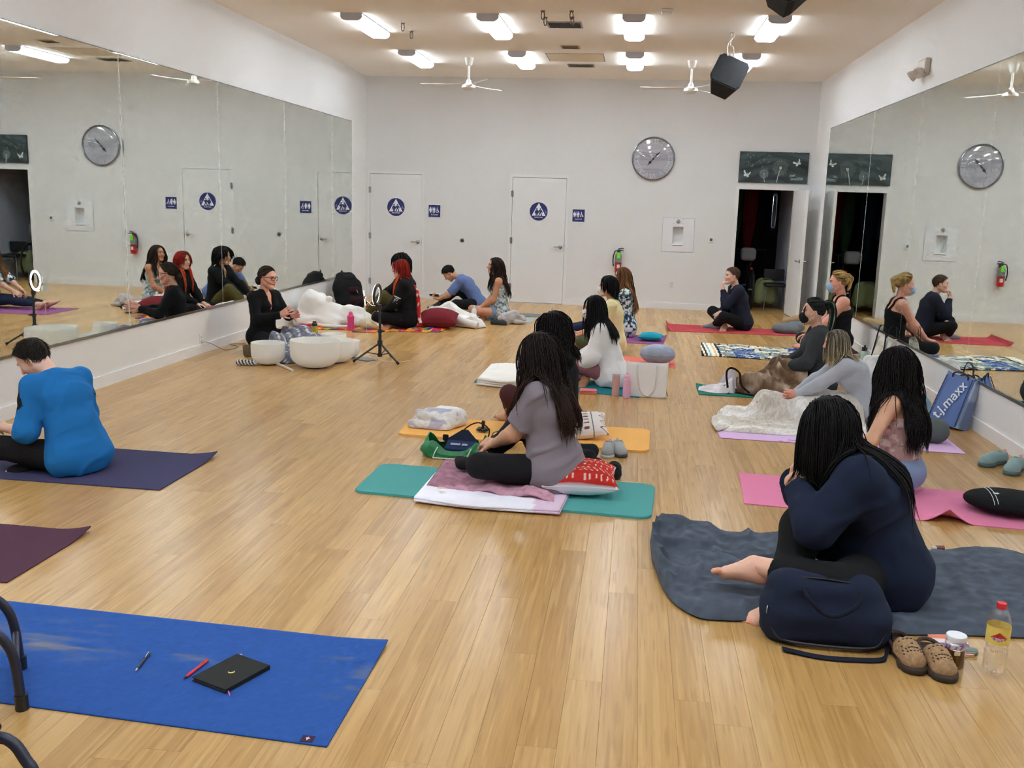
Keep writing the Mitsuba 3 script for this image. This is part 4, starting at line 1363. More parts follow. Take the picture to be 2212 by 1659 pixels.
# woman with long black curls on the pink mat
CAST['pale grey'] = p
p = Person('woman with long black curls, dusty pink tank top and jeans on the pink mat', (1.72, 6.17), 146, lod=1.0, lean=(3, 5, 10), neck=13, head=(0, 0, 0), skin='olive',
           arms={1: dict(to=(.30, .26, .30), hint=(-.6, .8, -.5), dir=(.8, -.5, .1), palm=(0, -.5, -.8), curl=30), -1: dict(to=(.30, -.10, .26), hint=(-.4, -.8, -.6), curl=30)}, legs=CROSS)
p.top('tank_top', pattern((176, 152, 146), [((204, 190, 186), .60), ((150, 122, 120), .62)], 24, seed=21), sleeve=0, e=.012, hips=False, hem=.12, low=.15, strapw=.9)
p.pants((128, 148, 184), name='jeans')
p.hair((28, 24, 24), length=.60, n=2100, back=.8, wave=.34, freq=30, rad=.0034, seed=19, step=.024, vol=.016)
p.wear_hair()
# woman in navy in the foreground
p = Person('woman in navy sweater with long black hair, bowing her head, right foreground', (1.16, 4.36), 178, scale=1.02, w=1.42, arm_w=1.50, leg_w=1.30, seat=1.12, belly=.9, lod=1.0, lean=(8, 22, 36), neck=32, head=(-14, 12, 0), skin='light', sw=.185, hipz=.13, z0=.02,
           arms={1: dict(to=(.37, .05, .475), hint=(.75, .55, -1), dir=(-.05, -.30, 1), palm=(-.8, -.5, 0), curl=38), -1: dict(to=(.38, -.08, .47), hint=(.6, -.6, -1), dir=(-.05, .3, 1), palm=(-.8, .5, 0), curl=38)},
           legs={1: dict(tow=(.60, 4.21, .175), hint=(.1, 1, .12), toe=(1, .10, .12), sole=(.35, .5, -.8)), -1: dict(tow=(.70, 4.045, .07), hint=(.35, -.45, 1), toe=(1, .45, -.03), sole=(0, .1, -1))})
p.top('sweater', (29, 35, 52), e=.024, e2=.024, fold=.008, h=.009, mat='cloth')
p.pants((27, 27, 28), upto=1.72, e=.012, e2=.016, h=.009, name='leggings')
p.hair((24, 22, 23), length=lambda q: .62 if q[0] < .15 else .40, n=2300, back=.7, rad=.0034, seed=20, step=.024, vol=.018, wave=.03)
p.wear_hair()
part('bracelet', tube([p.wr[1] + .036 * (math.cos(a) * V(1, 0, 0) + math.sin(a) * V(0, 1, 0)) for a in np.linspace(0, 6.28, 17)[:-1]], .003, 6, True), (150, 150, 150), 'metal', p.key, True, M=p.M)
# man in the bright blue shirt, left edge
p = Person('man in bright blue shirt seen from behind, looking down, on the dark violet mat', (-3.39, 5.47), 158, scale=1.0, w=.93, lod=1.0, lean=(8, 22, 38), neck=54, head=(30, 38, 0), skin='fair', female=False, sw=.165,
           arms={1: dict(tow=(-3.82, 5.40, .27), hint=(-.2, .3, -1), dir=(.95, -.3, 0), palm=(0, -.5, -.8), curl=40), -1: dict(to=(.36, -.06, .34), hint=(-.4, -.9, -.6), dir=(.95, .3, 0), palm=(0, .5, -.8), curl=40)},
           legs=CROSS)


def blue_black(s, v):
    """Royal blue with a black yoke towards the front of the shoulder."""
    l = v - s.P3
    f = (l @ s.fw) + .18 * (l @ s.up) > .005
    return np.where((f & (l @ s.up > -.15))[:, None], (26, 26, 30), (34, 102, 164))


p.top('shirt', blue_black, sleeve=1.12, e=.018, e2=.036, neck='wide', fold=.007, h=.0085, hemflare=.025)
p.pants((30, 29, 31), e=.014)
for g in (1, -1):
    p.sock(g, (34, 33, 35))
p.hair((46, 40, 36), length=.06, style='short', n=1300, rad=.0048, vol=.016, wave=.45, freq=60)
p.wear_hair()
# ------------------------------------------------------------------ things on the walls and in the room beyond
NAVY, WHITE = (38, 40, 104), (238, 240, 244)
onw = lambda poly, a, b: upright(poly, D - b, D - a)      # a plate on the back wall between a and b in front of it
tr = lambda g, x, y, s=1.0: __import__('shapely.affinity', fromlist=['affine_transform']).affine_transform(g, [s, 0, 0, s, x, y])


def cap_(a, b, r):
    from shapely.geometry import LineString
    return LineString([a, b]).buffer(r, 6)


def fig_man(stride=True):
    g = [Point(0, .88).buffer(.10, 8), Polygon([(-.17, .74), (.17, .74), (.12, .36), (-.12, .36)])]
    if stride:
        g += [cap_((-.15, .70), (-.27, .42), .05), cap_((.15, .70), (.27, .44), .05), cap_((-.05, .38), (-.20, .02), .06), cap_((.05, .38), (.18, .02), .06)]
    else:
        g += [cap_((-.16, .70), (-.17, .40), .045), cap_((.16, .70), (.17, .40), .045), cap_((-.07, .38), (-.07, .03), .06), cap_((.07, .38), (.07, .03), .06)]
    return unary_union(g)


def fig_woman(stride=True):
    return unary_union([Point(0, .88).buffer(.10, 8), Polygon([(-.10, .75), (.10, .75), (.24, .28), (-.24, .28)]), cap_((-.13, .70), (-.24, .44), .045), cap_((.13, .70), (.24, .44), .045), cap_((-.07, .3), (-.08, .03), .055), cap_((.07, .3), (.08, .03), .055)])


def fig_chair():
    ring = Point(-.02, .28).buffer(.27, 12).difference(Point(-.02, .28).buffer(.19, 12)).difference(Polygon([(-.1, .30), (.5, .30), (.5, .8), (-.1, .8)]))
    return unary_union([ring, Point(-.04, .90).buffer(.09, 8), cap_((-.04, .75), (-.02, .40), .055), cap_((-.02, .40), (.22, .40), .05), cap_((.22, .40), (.32, .08), .05), cap_((.32, .08), (.42, .10), .04), cap_((-.04, .62), (.16, .60), .04)])


def wall_text(tx, cx, z, h, col, parent, a=.006, bold=True, name='lettering'):
    v, f = vf(meshkit.text_mesh(tx, h, .0015, bold))
    v = v - [np.ptp(v[:, 0]) / 2 + v[:, 0].min(), 0, 0]
    part(name, (np.stack([cx + v[:, 0], D - a - v[:, 2], z + v[:, 1]], 1), f[:, ::-1]), col, 'matte', parent)


for x, w in ((X1, 'left'), (X2, 'right')):
    cx, cz, off = x + .457, 1.574, -.004
    t = thing('restroom_sign', f'round navy restroom sign with white triangle on the {w} closed door', 'sign', 'round restroom door signs')
    part('disc', onw(Point(cx, cz).buffer(.153, 24), off, off + .006), NAVY, 'satin', t)
    part('triangle', onw(Polygon([(cx - .122, cz - .075), (cx + .122, cz - .075), (cx, cz + .142)]), off + .006, off + .0085), WHITE, 'satin', t)
    part('woman_figure', onw(tr(fig_woman(), cx - .032, cz - .072, .128), off + .0085, off + .010), NAVY, 'satin', t)
    part('man_figure', onw(tr(fig_man(), cx + .030, cz - .072, .128), off + .0085, off + .010), NAVY, 'satin', t)
    part('wheelchair_figure', onw(tr(fig_chair(), cx + .117, cz - .03, .055), off + .006, off + .008), (150, 160, 205), 'satin', t)
    wall_text('RESTROOM', cx, cz - .108, .018, WHITE, t, .003)
    sx, sz = x + DW + .227, 1.526
    t = thing('restroom_sign', f'square navy restroom sign on the wall right of the {w} closed door', 'sign', 'square restroom wall signs')
    part('plate', onw(sbox(sx - .102, sz - .102, sx + .102, sz + .102).buffer(-.008).buffer(.008), 0, .006), NAVY, 'satin', t)
    part('woman_figure', onw(tr(fig_woman(False), sx - .068, sz - .028, .10), .006, .0075), WHITE, 'satin', t)
    part('divider', onw(sbox(sx - .036, sz - .026, sx - .031, sz + .072), .006, .0075), WHITE, 'satin', t)
    part('man_figure', onw(tr(fig_man(False), sx - .005, sz - .028, .10), .006, .0075), WHITE, 'satin', t)
    part('wheelchair_figure', onw(tr(fig_chair(), sx + .050, sz - .026, .088), .006, .0075), WHITE, 'satin', t)
    wall_text('RESTROOM', sx, sz - .070, .016, WHITE, t, .006)

# wall clock
cx, cz, R_ = .212, 2.495, .357
t = thing('wall_clock', 'large round wall clock with grey board face and roman numerals', 'clock')
cl = M4((cx, D, cz), rx=90)
part('rim', lathe([(R_ - .022, .002), (R_ - .022, .040), (R_ - .014, .046), (R_ - .004, .042), (R_, .030), (R_, .002)][::-1], 64), (150, 152, 158), 'metal', t, M=cl)
part('studs', cat_(*[xf(vf(trimesh.creation.icosphere(1, .0055)), M4((R_ * math.cos(a) * .995, R_ * math.sin(a) * .995, .035))) for a in np.linspace(0, 2 * np.pi, 73)[:-1]]), (190, 190, 196), 'metal', t, M=cl)
for i, (z0, z1, c) in enumerate([(-R_, -.17, (168, 168, 180)), (-.168, -.02, (188, 188, 196)), (-.018, .10, (172, 172, 182)), (.102, .24, (194, 194, 202)), (.242, R_, (176, 176, 186))]):
    b = Point(0, 0).buffer(R_ - .02, 32).intersection(sbox(-R_, z0, R_, z1))
    part('face_board', extr(b, .010, .004), (lambda c: lambda v: np.array(c) * (.86 + .3 * fb(v * [6, 60, 1], 2, 3)[:, None]))(c), 'matte', t, M=cl)
for i, tx in enumerate(['XII', 'I', 'II', 'III', 'IIII', 'V', 'VI', 'VII', 'VIII', 'IX', 'X', 'XI']):
    v, f = vf(meshkit.text_mesh(tx, .072, .002))
    v = v - [(v[:, 0].min() + v[:, 0].max()) / 2, 0, 0]
    M = cl @ M4(rz=-30 * i) @ M4((0, R_ - .115, .0145))
    part('numeral', (v, f), (228, 228, 232), 'matte', t, M=M)
for a, L, w in ((43, .175, .020), (221, .150, .026)):
    h_ = Polygon([(-.008, -.03), (.008, -.03), (.006, L * .35), (w, L * .5), (.008, L * .7), (0, L), (-.008, L * .7), (-w, L * .5), (-.006, L * .35)])
    part('hand', extr(h_, .002, .020), (34, 34, 38), 'satin', t, M=cl @ M4(rz=-a))
part('hub', lathe([(0, .026), (.014, .024), (.014, .018)][::-1], 16), (30, 30, 34), 'satin', t, M=cl)
part('glass', lathe([(R_ - .016, .040), (R_ - .06, .052), (R_ - .14, .062), (.10, .068), (0, .070)], 48), None, 'pane', t, M=cl, smooth=True)

# canvas above the doorway
x0, x1, z0, z1 = 1.622, 2.727, 2.152, 2.648
t = thing('wall_art', 'dark teal canvas with dandelions, butterflies and lettering above the open doorway', 'picture')
part('canvas_body', onw(sbox(x0, z0, x1, z1), 0, .033), (34, 42, 42), 'matte', t)
u, v_ = grid(70, 34)
P = np.stack([x0 + .002 + (x1 - x0 - .004) * u, D - .0335 + 0 * u, z0 + .002 + (z1 - z0 - .004) * v_], -1)


def canvas(v):
    q = fb(np.stack([v[:, 0] * 2.2, v[:, 2] * 13 + np.sin(v[:, 0] * 5), v[:, 0] * 0], 1), 4, 2)[:, None]
    return np.clip(np.array((18, 24, 25)) + (q - .25) * np.array((105, 132, 132)), 12, 180)


part('painted_ground', sheet(P, .0015), canvas, 'satin', t)
DW_ = (206, 216, 214)
for dx, dz, r, bx, bz in ((.665, .245, .115, .615, .0), (.405, .145, .062, .425, .0)):
    part('dandelion_stem', tube(cr([(x0 + bx, D - .036, z0 + .004), (x0 + (bx + dx) / 2 - .008, D - .036, z0 + dz / 2), (x0 + dx, D - .036, z0 + dz)], 5), .0055 if r > .1 else .004, 6), DW_, 'matte', t)
    ms = [onw(Point(x0 + dx, z0 + dz).buffer(r * .24, 10), .034, .038)]
    rr = np.random.default_rng(3)
    for a in np.linspace(0, 2 * np.pi, 34)[:-1]:
        q = r * rr.uniform(.75, 1.05)
        e = V(x0 + dx + q * math.cos(a), D - .036, z0 + dz + q * math.sin(a))
        ms.append(tube([V(x0 + dx + .4 * r * math.cos(a), D - .036, z0 + dz + .4 * r * math.sin(a)), e], .0013, 4))
        for b in (-.5, 0, .5):
            ms.append(tube([e, e + .018 * V(math.cos(a + b), 0, math.sin(a + b))], .0011, 4))
    part('dandelion_head', cat_(*ms), (168, 182, 180), 'matte', t)
for i, (dx, dz, s_, a) in enumerate(((.94, .33, .075, 30), (.135, .125, .075, -15))):
    wing = lambda m: Polygon([(0, -.1), (m * .25, .15), (m * .75, .75), (m * .98, .72), (m * .95, .35), (m * .55, .02), (m * .75, -.25), (m * .55, -.55), (m * .2, -.4)])
    from shapely import affinity as aff
    g = unary_union([aff.scale(wing(1), .62, 1, origin=(0, 0)), wing(-1), cap_((0, -.5), (0, .35), .05)])
    g = tr(aff.rotate(g, a, origin=(0, 0)), x0 + dx, z0 + dz, s_)
    part('butterfly', onw(g, .034, .0365), DW_, 'matte', t)
sp = []
rr = np.random.default_rng(12)
for k in range(26):
    q = (x0 + rr.uniform(.10, .5), z0 + rr.uniform(.22, .44))
    sp.append(onw(tr(unary_union([cap_((0, 0), (.3, .7), .08), cap_((.3, .7), (-.2, 1.0), .06), cap_((.3, .7), (.8, .9), .06), Point(0, 0).buffer(.14, 4)]), q[0], q[1], rr.uniform(.012, .026)), .034, .036))
part('drifting_seeds', cat_(*sp), (150, 168, 166), 'matte', t)
for tx, dx, dz, h in (('just', .815, .105, .040), ('breathe', .83, .045, .048)):
    v, f = vf(meshkit.text_mesh(tx, h, .0015))
    part('lettering', (np.stack([x0 + dx + v[:, 0] * .85 + .28 * v[:, 1], D - .035 - v[:, 2], z0 + dz + v[:, 1] + .06 * v[:, 0]], 1), f[:, ::-1]), (196, 206, 204), 'matte', t)

# fire extinguisher
ex, ez = -.285, .60
t = thing('fire_extinguisher', 'red fire extinguisher with green tag hanging on the back wall', 'fire extinguisher')
part('cylinder', lathe([(0, 0), (.050, 0), (.056, .008), (.056, .265), (.046, .30), (.022, .318), (.020, .335), (0, .335)], 28, (ex, D - .075, ez)), (176, 34, 34), 'gloss', t)
part('label_band', lathe([(.0565, .17), (.0568, .262), (.047, .297)], 28, (ex, D - .075, ez)), (120, 122, 122), 'satin', t)
part('instruction_label', lathe([(.0568, .07), (.0568, .13)], 28, (ex, D - .075, ez)), lambda v: np.where((v[:, :1] - ex > -.02) & (v[:, :1] - ex < .028) & (v[:, 1:2] < D - .09), (226, 214, 206), (170, 34, 34)), 'satin', t)
part('valve', cat_(rod((ex, D - .075, ez + .33), (ex, D - .075, ez + .375), .017), tube(cr([(ex - .02, D - .075, ez + .368), (ex + .03, D - .08, ez + .372), (ex + .085, D - .085, ez + .362)], 4), .009, 8), tube(cr([(ex - .015, D - .075, ez + .385), (ex + .03, D - .08, ez + .400), (ex + .08, D - .085, ez + .402)], 4), .008, 8)), (52, 50, 50), 'satin', t)
part('hose', tube(cr([(ex - .01, D - .08, ez + .36), (ex - .06, D - .085, ez + .35), (ex - .085, D - .085, ez + .27), (ex - .088, D - .085, ez + .17), (ex - .075, D - .08, ez + .10)], 6), [.009] * 22 + [.012] * 3, 8), (26, 26, 26), 'satin', t)
part('inspection_tag', rbox(.058, .003, .10, .0014, c=(ex + .004, D - .136, ez + .285)), (112, 226, 66), 'matte', t)
part('bracket', cat_(box(ex - .03, D - .02, ez + .02, ex + .03, D, ez + .36), lathe([(.057, .135), (.059, .137), (.059, .152), (.057, .154)], 28, (ex, D - .075, ez))), (70, 68, 68), 'satin', t)

# recessed wall panel
px0, px1, pz0, pz1 = .432, .955, .976, 1.535
t = thing('recessed_wall_panel', 'white wall panel with a recessed niche and a round chrome knob', 'wall panel')
part('plate', onw(sbox(px0, pz0, px1, pz1).difference(sbox(NX0, NZ0, NX1, NZ1)), 0, .012), (232, 233, 236), 'satin', t)
part('plate_edge', onw(sbox(px0 - .004, pz0 - .004, px1 + .004, pz1 + .004).difference(sbox(px0, pz0, px1, pz1)), 0, .009), (176, 174, 172), 'satin', t)
part('niche', cat_(box(NX0, D + .12, NZ0, NX1, D + .125, NZ1), box(NX0 - .003, D - .002, NZ0, NX0, D + .125, NZ1), box(NX1, D - .002, NZ0, NX1 + .003, D + .125, NZ1), box(NX0, D - .002, NZ1, NX1, D + .125, NZ1 + .003)), (228, 228, 228), 'satin', t)
part('niche_tray', xf(rbox(NX1 - NX0, .15, .025, .008), M4(((NX0 + NX1) / 2, D + .045, NZ0 + .012), rx=-5)), (240, 240, 240), 'satin', t)
kx, kz = (NX0 + NX1) / 2 - .005, 1.478
part('chrome_knob', lathe([(0, .034), (.014, .032), (.026, .022), (.031, .008), (.033, 0)][::-1], 24), (170, 166, 160), 'metal', t, M=M4((kx, D - .012, kz), rx=90))
part('knob_screws', cat_(*[rod((kx + a, D - .012, kz + b), (kx + a, D - .015, kz + b), .005, 8) for a in (-.075, .075) for b in (-.035, .035)]), (150, 148, 146), 'metal', t)

t = thing('thermostat', 'small white thermostat with grey screen left of the open doorway', 'thermostat')
part('case', rbox(.088, .022, .088, .006, c=(1.245, D - .011, 1.193)), (236, 236, 236), 'satin', t)
part('screen', box(1.222, D - .024, 1.170, 1.268, D - .022, 1.216), (92, 96, 96), 'gloss', t)
t = thing('wall_outlet', 'white power outlet on the back wall right of the fire extinguisher', 'outlet')
part('plate', rbox(.072, .008, .115, .003, c=(.637, D - .004, .416)), (226, 224, 222), 'satin', t)
for dz in (-.024, .024):
    part('socket', cat_(rbox(.034, .003, .030, .001, c=(.637, D - .009, .416 + dz)), box(.629, D - .0112, .412 + dz, .631, D - .0105, .420 + dz), box(.643, D - .0112, .412 + dz, .645, D - .0105, .420 + dz)), (206, 203, 200), 'satin', t)
t = thing('wall_plug', 'small dark round wall fitting between the two closed doors', 'wall fitting')
part('ring', lathe([(.038, .002), (.036, .010), (.024, .012), (.024, .002)], 20), (150, 146, 142), 'metal', t, M=M4((-2.995, D, 1.042), rx=90))
part('button', lathe([(0, .016), (.02, .012), (.024, .002)][::-1], 18), (60, 58, 58), 'satin', t, M=M4((-2.995, D, 1.042), rx=90))
oy, oz = 9.98, .155
t = thing('wall_outlet', 'white power outlet with a cord below the left mirror wall', 'outlet')
part('plate', rbox(.008, .075, .115, .003, c=(XL + .004, oy, oz)), (232, 230, 230), 'satin', t)
part('socket', cat_(*[rbox(.003, .034, .030, .001, c=(XL + .009, oy, oz + dz)) for dz in (-.024, .024)]), (206, 203, 202), 'satin', t)
c1 = F(497, 744)
t = thing('power_cord', 'thin grey cord running from the left wall outlet across the floor', 'cord')
part('plug', rbox(.03, .02, .025, .006, c=(XL + .025, oy, oz - .022)), (206, 204, 202), 'satin', t)
part('cable', tube(cr([(XL + .038, oy, oz - .022), (XL + .11, oy + .02, oz - .045), (XL + .17, oy + .25, .01), (XL + .19, oy + .55, .006), (c1[0], c1[1], .006), (c1[0] + .15, c1[1] + .1, .006)], 8), .0045, 6), (150, 148, 148), 'satin', t)

# the room beyond the doorway
for i, (x, y, c) in enumerate(((1.0, 18.4, (32, 50, 82)), (1.22, 18.6, (40, 62, 92)), (1.48, 18.5, (30, 44, 60)), (1.80, 18.7, (58, 82, 64)), (2.05, 18.6, (104, 26, 32)), (2.22, 18.9, (26, 28, 36)))):
    t = thing('aerial_silk', f"gathered {('blue', 'pale blue', 'slate', 'green', 'dark red', 'black')[i]} fabric hammock hanging in the dark room beyond the doorway", 'fabric hammock', 'fabric hammocks hanging beyond the doorway')
    u, v_ = grid(26, 30)
    a = u * 2 * np.pi
    r_ = .045 + .07 * np.sin(np.pi * np.clip(v_ * 1.1, 0, 1)) ** .7
    r_ = r_ * (1 + .22 * np.sin(9 * a + 3 * v_) + .1 * np.sin(17 * a))
    part('fabric', sheet(np.stack([x + r_ * np.cos(a), y + r_ * np.sin(a) * .6, 2.78 - 1.95 * v_], -1), .002), c, 'cloth', t)
    part('ceiling_strap', rod((x, y, 2.76), (x, y, 2.9), .012, 8), (30, 30, 32), 'satin', t)
sl = AT(1672, 462, YB - .06)
t = thing('window_gap', 'bright sliver of daylight in the dark room beyond the doorway', 'window')
g = np.array([[-.035, .42], [.03, .42], [.035, .30], [.045, .0], [.02, -.30], [-.03, -.30], [-.04, .0], [-.03, .3]])
v = np.stack([sl[0] + .9 * g[:, 0], np.full(8, YB - .062), sl[2] + g[:, 1] * .85], 1)
scene[t + '__pane'] = {**mikit.ply(trimesh.Trimesh(v, np.array([[0, k, k + 1] for k in range(1, 7)]), process=False), 'm_matte', False, color=np.tile(lin((240, 240, 240)), (8, 1))), 'emitter': {'type': 'area', 'radiance': {'type': 'rgb', 'value': [7.0, 8.5, 10.5]}}}
part('frame', cat_(box(sl[0] - .06, YB - .075, sl[2] - .29, sl[0] - .045, YB - .05, sl[2] + .40), box(sl[0] + .045, YB - .075, sl[2] - .29, sl[0] + .06, YB - .05, sl[2] + .40)), (22, 22, 24), 'matte', t)
BX, BY = 2.02, 17.75
t = thing('bicycle', 'dark bicycle with a grey basket bag standing beyond the doorway', 'bicycle')
for dy in (-.5, .5):
    a = np.linspace(0, 2 * np.pi, 33)[:-1]
    w = part('wheel', tube(np.stack([BX + 0 * a, BY + dy + .33 * np.cos(a), .345 + .33 * np.sin(a)], 1), .02, 8, True), (22, 22, 22), 'matte', t)
    part('spokes', cat_(*[rod((BX, BY + dy, .345), (BX, BY + dy + .31 * math.cos(b), .345 + .31 * math.sin(b)), .0015, 4) for b in a[::2]] + [rod((BX - .05, BY + dy, .345), (BX + .05, BY + dy, .345), .022)]), (120, 120, 120), 'metal', w)
part('frame', cat_(rod((BX, BY - .5, .345), (BX, BY - .06, .30), .012), rod((BX, BY - .06, .30), (BX, BY - .14, .80), .016), rod((BX, BY - .06, .30), (BX, BY + .36, .72), .018), rod((BX, BY - .13, .70), (BX, BY + .35, .78), .016), rod((BX, BY - .5, .345), (BX, BY - .13, .70), .010), rod((BX, BY + .5, .345), (BX, BY + .34, .86), .016)), (34, 34, 38), 'satin', t)
part('saddle', Fld(.03).cone((BX, BY - .28, .86), (BX, BY - .06, .85), .055, .022, k=.02).mesh(.012), (24, 24, 24), 'satin', t, True)
part('handlebar', cat_(tube(cr([(BX - .30, BY + .24, 1.0), (BX - .16, BY + .33, 1.0), (BX, BY + .36, .95), (BX + .16, BY + .33, 1.0), (BX + .30, BY + .24, 1.0)], 5), .014, 8), rod((BX, BY + .34, .84), (BX, BY + .36, .96), .015)), (30, 30, 30), 'satin', t)
part('grip', cat_(rod((BX - .30, BY + .24, 1.0), (BX - .24, BY + .28, 1.0), .02), rod((BX + .30, BY + .24, 1.0), (BX + .24, BY + .28, 1.0), .02)), (20, 20, 20), 'matte', t)
part('bag', rbox(.26, .2, .22, .06, 12, c=(BX - .08, BY - .40, .95)), (112, 112, 114), 'cloth', t)
part('tail_light', rod((BX, BY - .34, .70), (BX, BY - .37, .70), .022), (220, 30, 30), 'gloss', t)
for i, (x, y) in enumerate(((1.62, 17.6), (2.30, 17.55))):
    t = thing('floor_cushion', f"pale green cushion standing on edge {'left' if i == 0 else 'right'} of the bicycle beyond the doorway", 'cushion')
    part('cover', Fld(.05).cone((x - .10, y, .2), (x - .06, y, .42), .12).cone((x + .10, y, .2), (x + .06, y, .42), .12).plane((x, y, .005), (0, 0, -1)).mesh(.02), (140, 150, 110), 'cloth', t, True)
    part('seam', tube(cr([(x - .2, y - .1, .1), (x - .18, y - .11, .4), (x, y - .12, .54), (x + .18, y - .11, .4), (x + .2, y - .1, .1)], 5), .005, 6), (104, 114, 82), 'cloth', t)
kx, ky = 2.42, 17.30
t = thing('side_chair', 'small chair with black seat and wire legs beyond the doorway', 'chair')
part('seat', rbox(.36, .36, .06, .025, c=(kx, ky, .44)), (24, 24, 26), 'satin', t)
part('backrest', rbox(.36, .04, .20, .018, c=(kx, ky + .19, .60)), (24, 24, 26), 'satin', t)
for a in (-1, 1):
    for b in (-1, 1):
        part('leg', tube(cr([(kx + a * .15, ky + b * .15, .42), (kx + a * .17, ky + b * .17, .2), (kx + a * .18, ky + b * .19, .008)], 3), .007, 6), (150, 150, 152), 'metal', t)
# ------------------------------------------------------------------ things on the floor
from scipy.ndimage import gaussian_filter


def yoga_mat(label, c, col, t=.005, round_=0.0, curl=(), n=(40, 14), mat='cloth', wob=.0, name='yoga_mat', group=None, cat='yoga mat'):
    """c: far left, far right, near right, near left (x, y). curl: (u, v, height, reach) lifts a corner."""
    c = [np.array(q[:2], float) for q in c]
    k = thing(name, label, cat, group)
    if round_:
        pg = Polygon(c).buffer(-round_).buffer(round_, 8)
        m = cat_(extr(pg, t * .7), extr(pg.buffer(-.004), t * .3, t * .7))
        part('foam', m, col, mat, k, smooth=30)
        return k
    u, v = grid(*n)
    P = quad(c, u, v)
    z = np.full(u.shape, t + .0005)
    for cu, cv, h, r in curl:
        d = np.clip(1 - np.sqrt(((u - cu) * 2.9)**2 + ((v - cv) if cv >= 0 else 0 * v)**2) / r, 0, 1)
        z += h * d**1.6
    if wob:
        z += wob * nz(P * 3.1, 5) * np.minimum(1, 12 * np.minimum(u, 1 - u))
    P[..., 2] = z
    part('sheet', sheet(P, t), col, mat, k, True if callable(col) else 40)
    return k


def drape(near, far, nu, nv, zf, t=.006):
    """A cloth between two edges given as floor points; zf(x, y, u, v) its height."""
    def along(p, n):
        p = cr(np.array([list(q)[:2] for q in p], float), 12)
        s = np.r_[0, np.cumsum(np.linalg.norm(np.diff(p, axis=0), axis=1))]
        x = np.linspace(0, s[-1], n)
        return np.stack([np.interp(x, s, p[:, 0]), np.interp(x, s, p[:, 1])], 1)
    A, B_ = along(near, nu), along(far, nu)
    u, v = grid(nu, nv)
    XY = A[:, None] * (1 - v[..., None]) + B_[:, None] * v[..., None]
    z = zf(XY[..., 0], XY[..., 1], u, v)
    return sheet(np.concatenate([XY, z[..., None]], 2), t)


def edge(u, v, a=.06, b=.12):
    return np.clip(np.minimum(np.minimum(u, 1 - u) / a, np.minimum(v, 1 - v) / b), 0, 1)


def folds(x, y, f=5.0, seed=0):
    """Ridges of crumpled cloth, 0..1."""
    p = np.stack([x, y, 0 * x], -1)
    q = p + .12 * np.stack([nz(p * 4, seed), nz(p * 4, seed + 1), 0 * x], -1)
    return np.clip(1 - np.abs(fb(q * f, 2, seed + 2) - .5) * 4.2, 0, 1)**1.4


def over(person, X, Y, z0=.012, m=.018, blur=1.2):
    """Height of a cloth that lies over this person's legs."""
    Mi = np.linalg.inv(person.M)
    zs = np.arange(.0, .75, .015)
    P = np.stack([np.broadcast_to(X[..., None], X.shape + zs.shape), np.broadcast_to(Y[..., None], X.shape + zs.shape), np.broadcast_to(zs, X.shape + zs.shape)], -1)
    L = P @ Mi[:3, :3].T + Mi[:3, 3]
    ins = person.legf.at(L) < m
    for g in (1, -1):
        ins |= (np.linalg.norm(L - (person.an[g] + .06 * person.foot[g][0]), axis=-1) < .115) | (np.linalg.norm(L - (person.an[g] + .17 * person.foot[g][0]), axis=-1) < .085)
    top = np.where(ins, zs, z0).max(-1)
    return gaussian_filter(np.maximum(top, z0), blur)


def pillow(name, label, c, size, col, rz=0, rx=0, ry=0, z=0, cat='pillow', n=27, mat='cloth', p=.5, pinch=.10, piping=None, pcol=None, cname='cover'):
    k = thing(name, label, cat)
    a = np.linspace(-1, 1, n)
    a = np.sign(a) * np.abs(a)**.8
    u, v = np.meshgrid(a, a, indexing='ij')
    w, d, h = size
    x = w / 2 * u * (1 - pinch * (1 - v**2) * np.abs(u)); y = d / 2 * v * (1 - pinch * (1 - u**2) * np.abs(v))
    zz = h / 2 * ((1 - u**2) * (1 - v**2))**p
    wr = .012 * (fb(np.stack([x, y, 0 * x], -1) * 16, 2, 4) - .5) * (zz > 1e-6)
    top = np.stack([x, y, zz + wr], -1); bot = np.stack([x, y, -zz * .9], -1)
    idx = np.arange(n * n).reshape(n, n)
    q = np.stack([idx[:-1, :-1], idx[1:, :-1], idx[1:, 1:], idx[:-1, 1:]], -1).reshape(-1, 4)
    V_ = np.vstack([top.reshape(-1, 3), bot.reshape(-1, 3)])
    M = M4((c[0], c[1], z), rz=rz, rx=rx, ry=ry)
    lo = (V_ @ M[:3, :3].T)[:, 2].min()
    M[2, 3] = z - lo + .001
    part(cname, (V_, np.vstack([q, q[:, ::-1] + n * n])), col, mat, k, True, M=M)
    if piping:
        r = np.vstack([top[:, 0], top[-1, 1:], top[::-1, -1][1:], top[0, ::-1][1:-1]])
        part('piping', tube(r, piping, 5, True), pcol if pcol is not None else col, mat, k, True, M=M)
    return k


def bottle(name, label, c, prof, col, cap=None, ccol=None, mat='satin', cat='bottle', z=0, group=None, body='body', capname='lid'):
    k = thing(name, label, cat, group)
    part(body, lathe(prof, 28, (c[0], c[1], z)), col, mat, k)
    if cap:
        part(capname, lathe(cap, 24, (c[0], c[1], z)), ccol, 'satin', k)
    return k


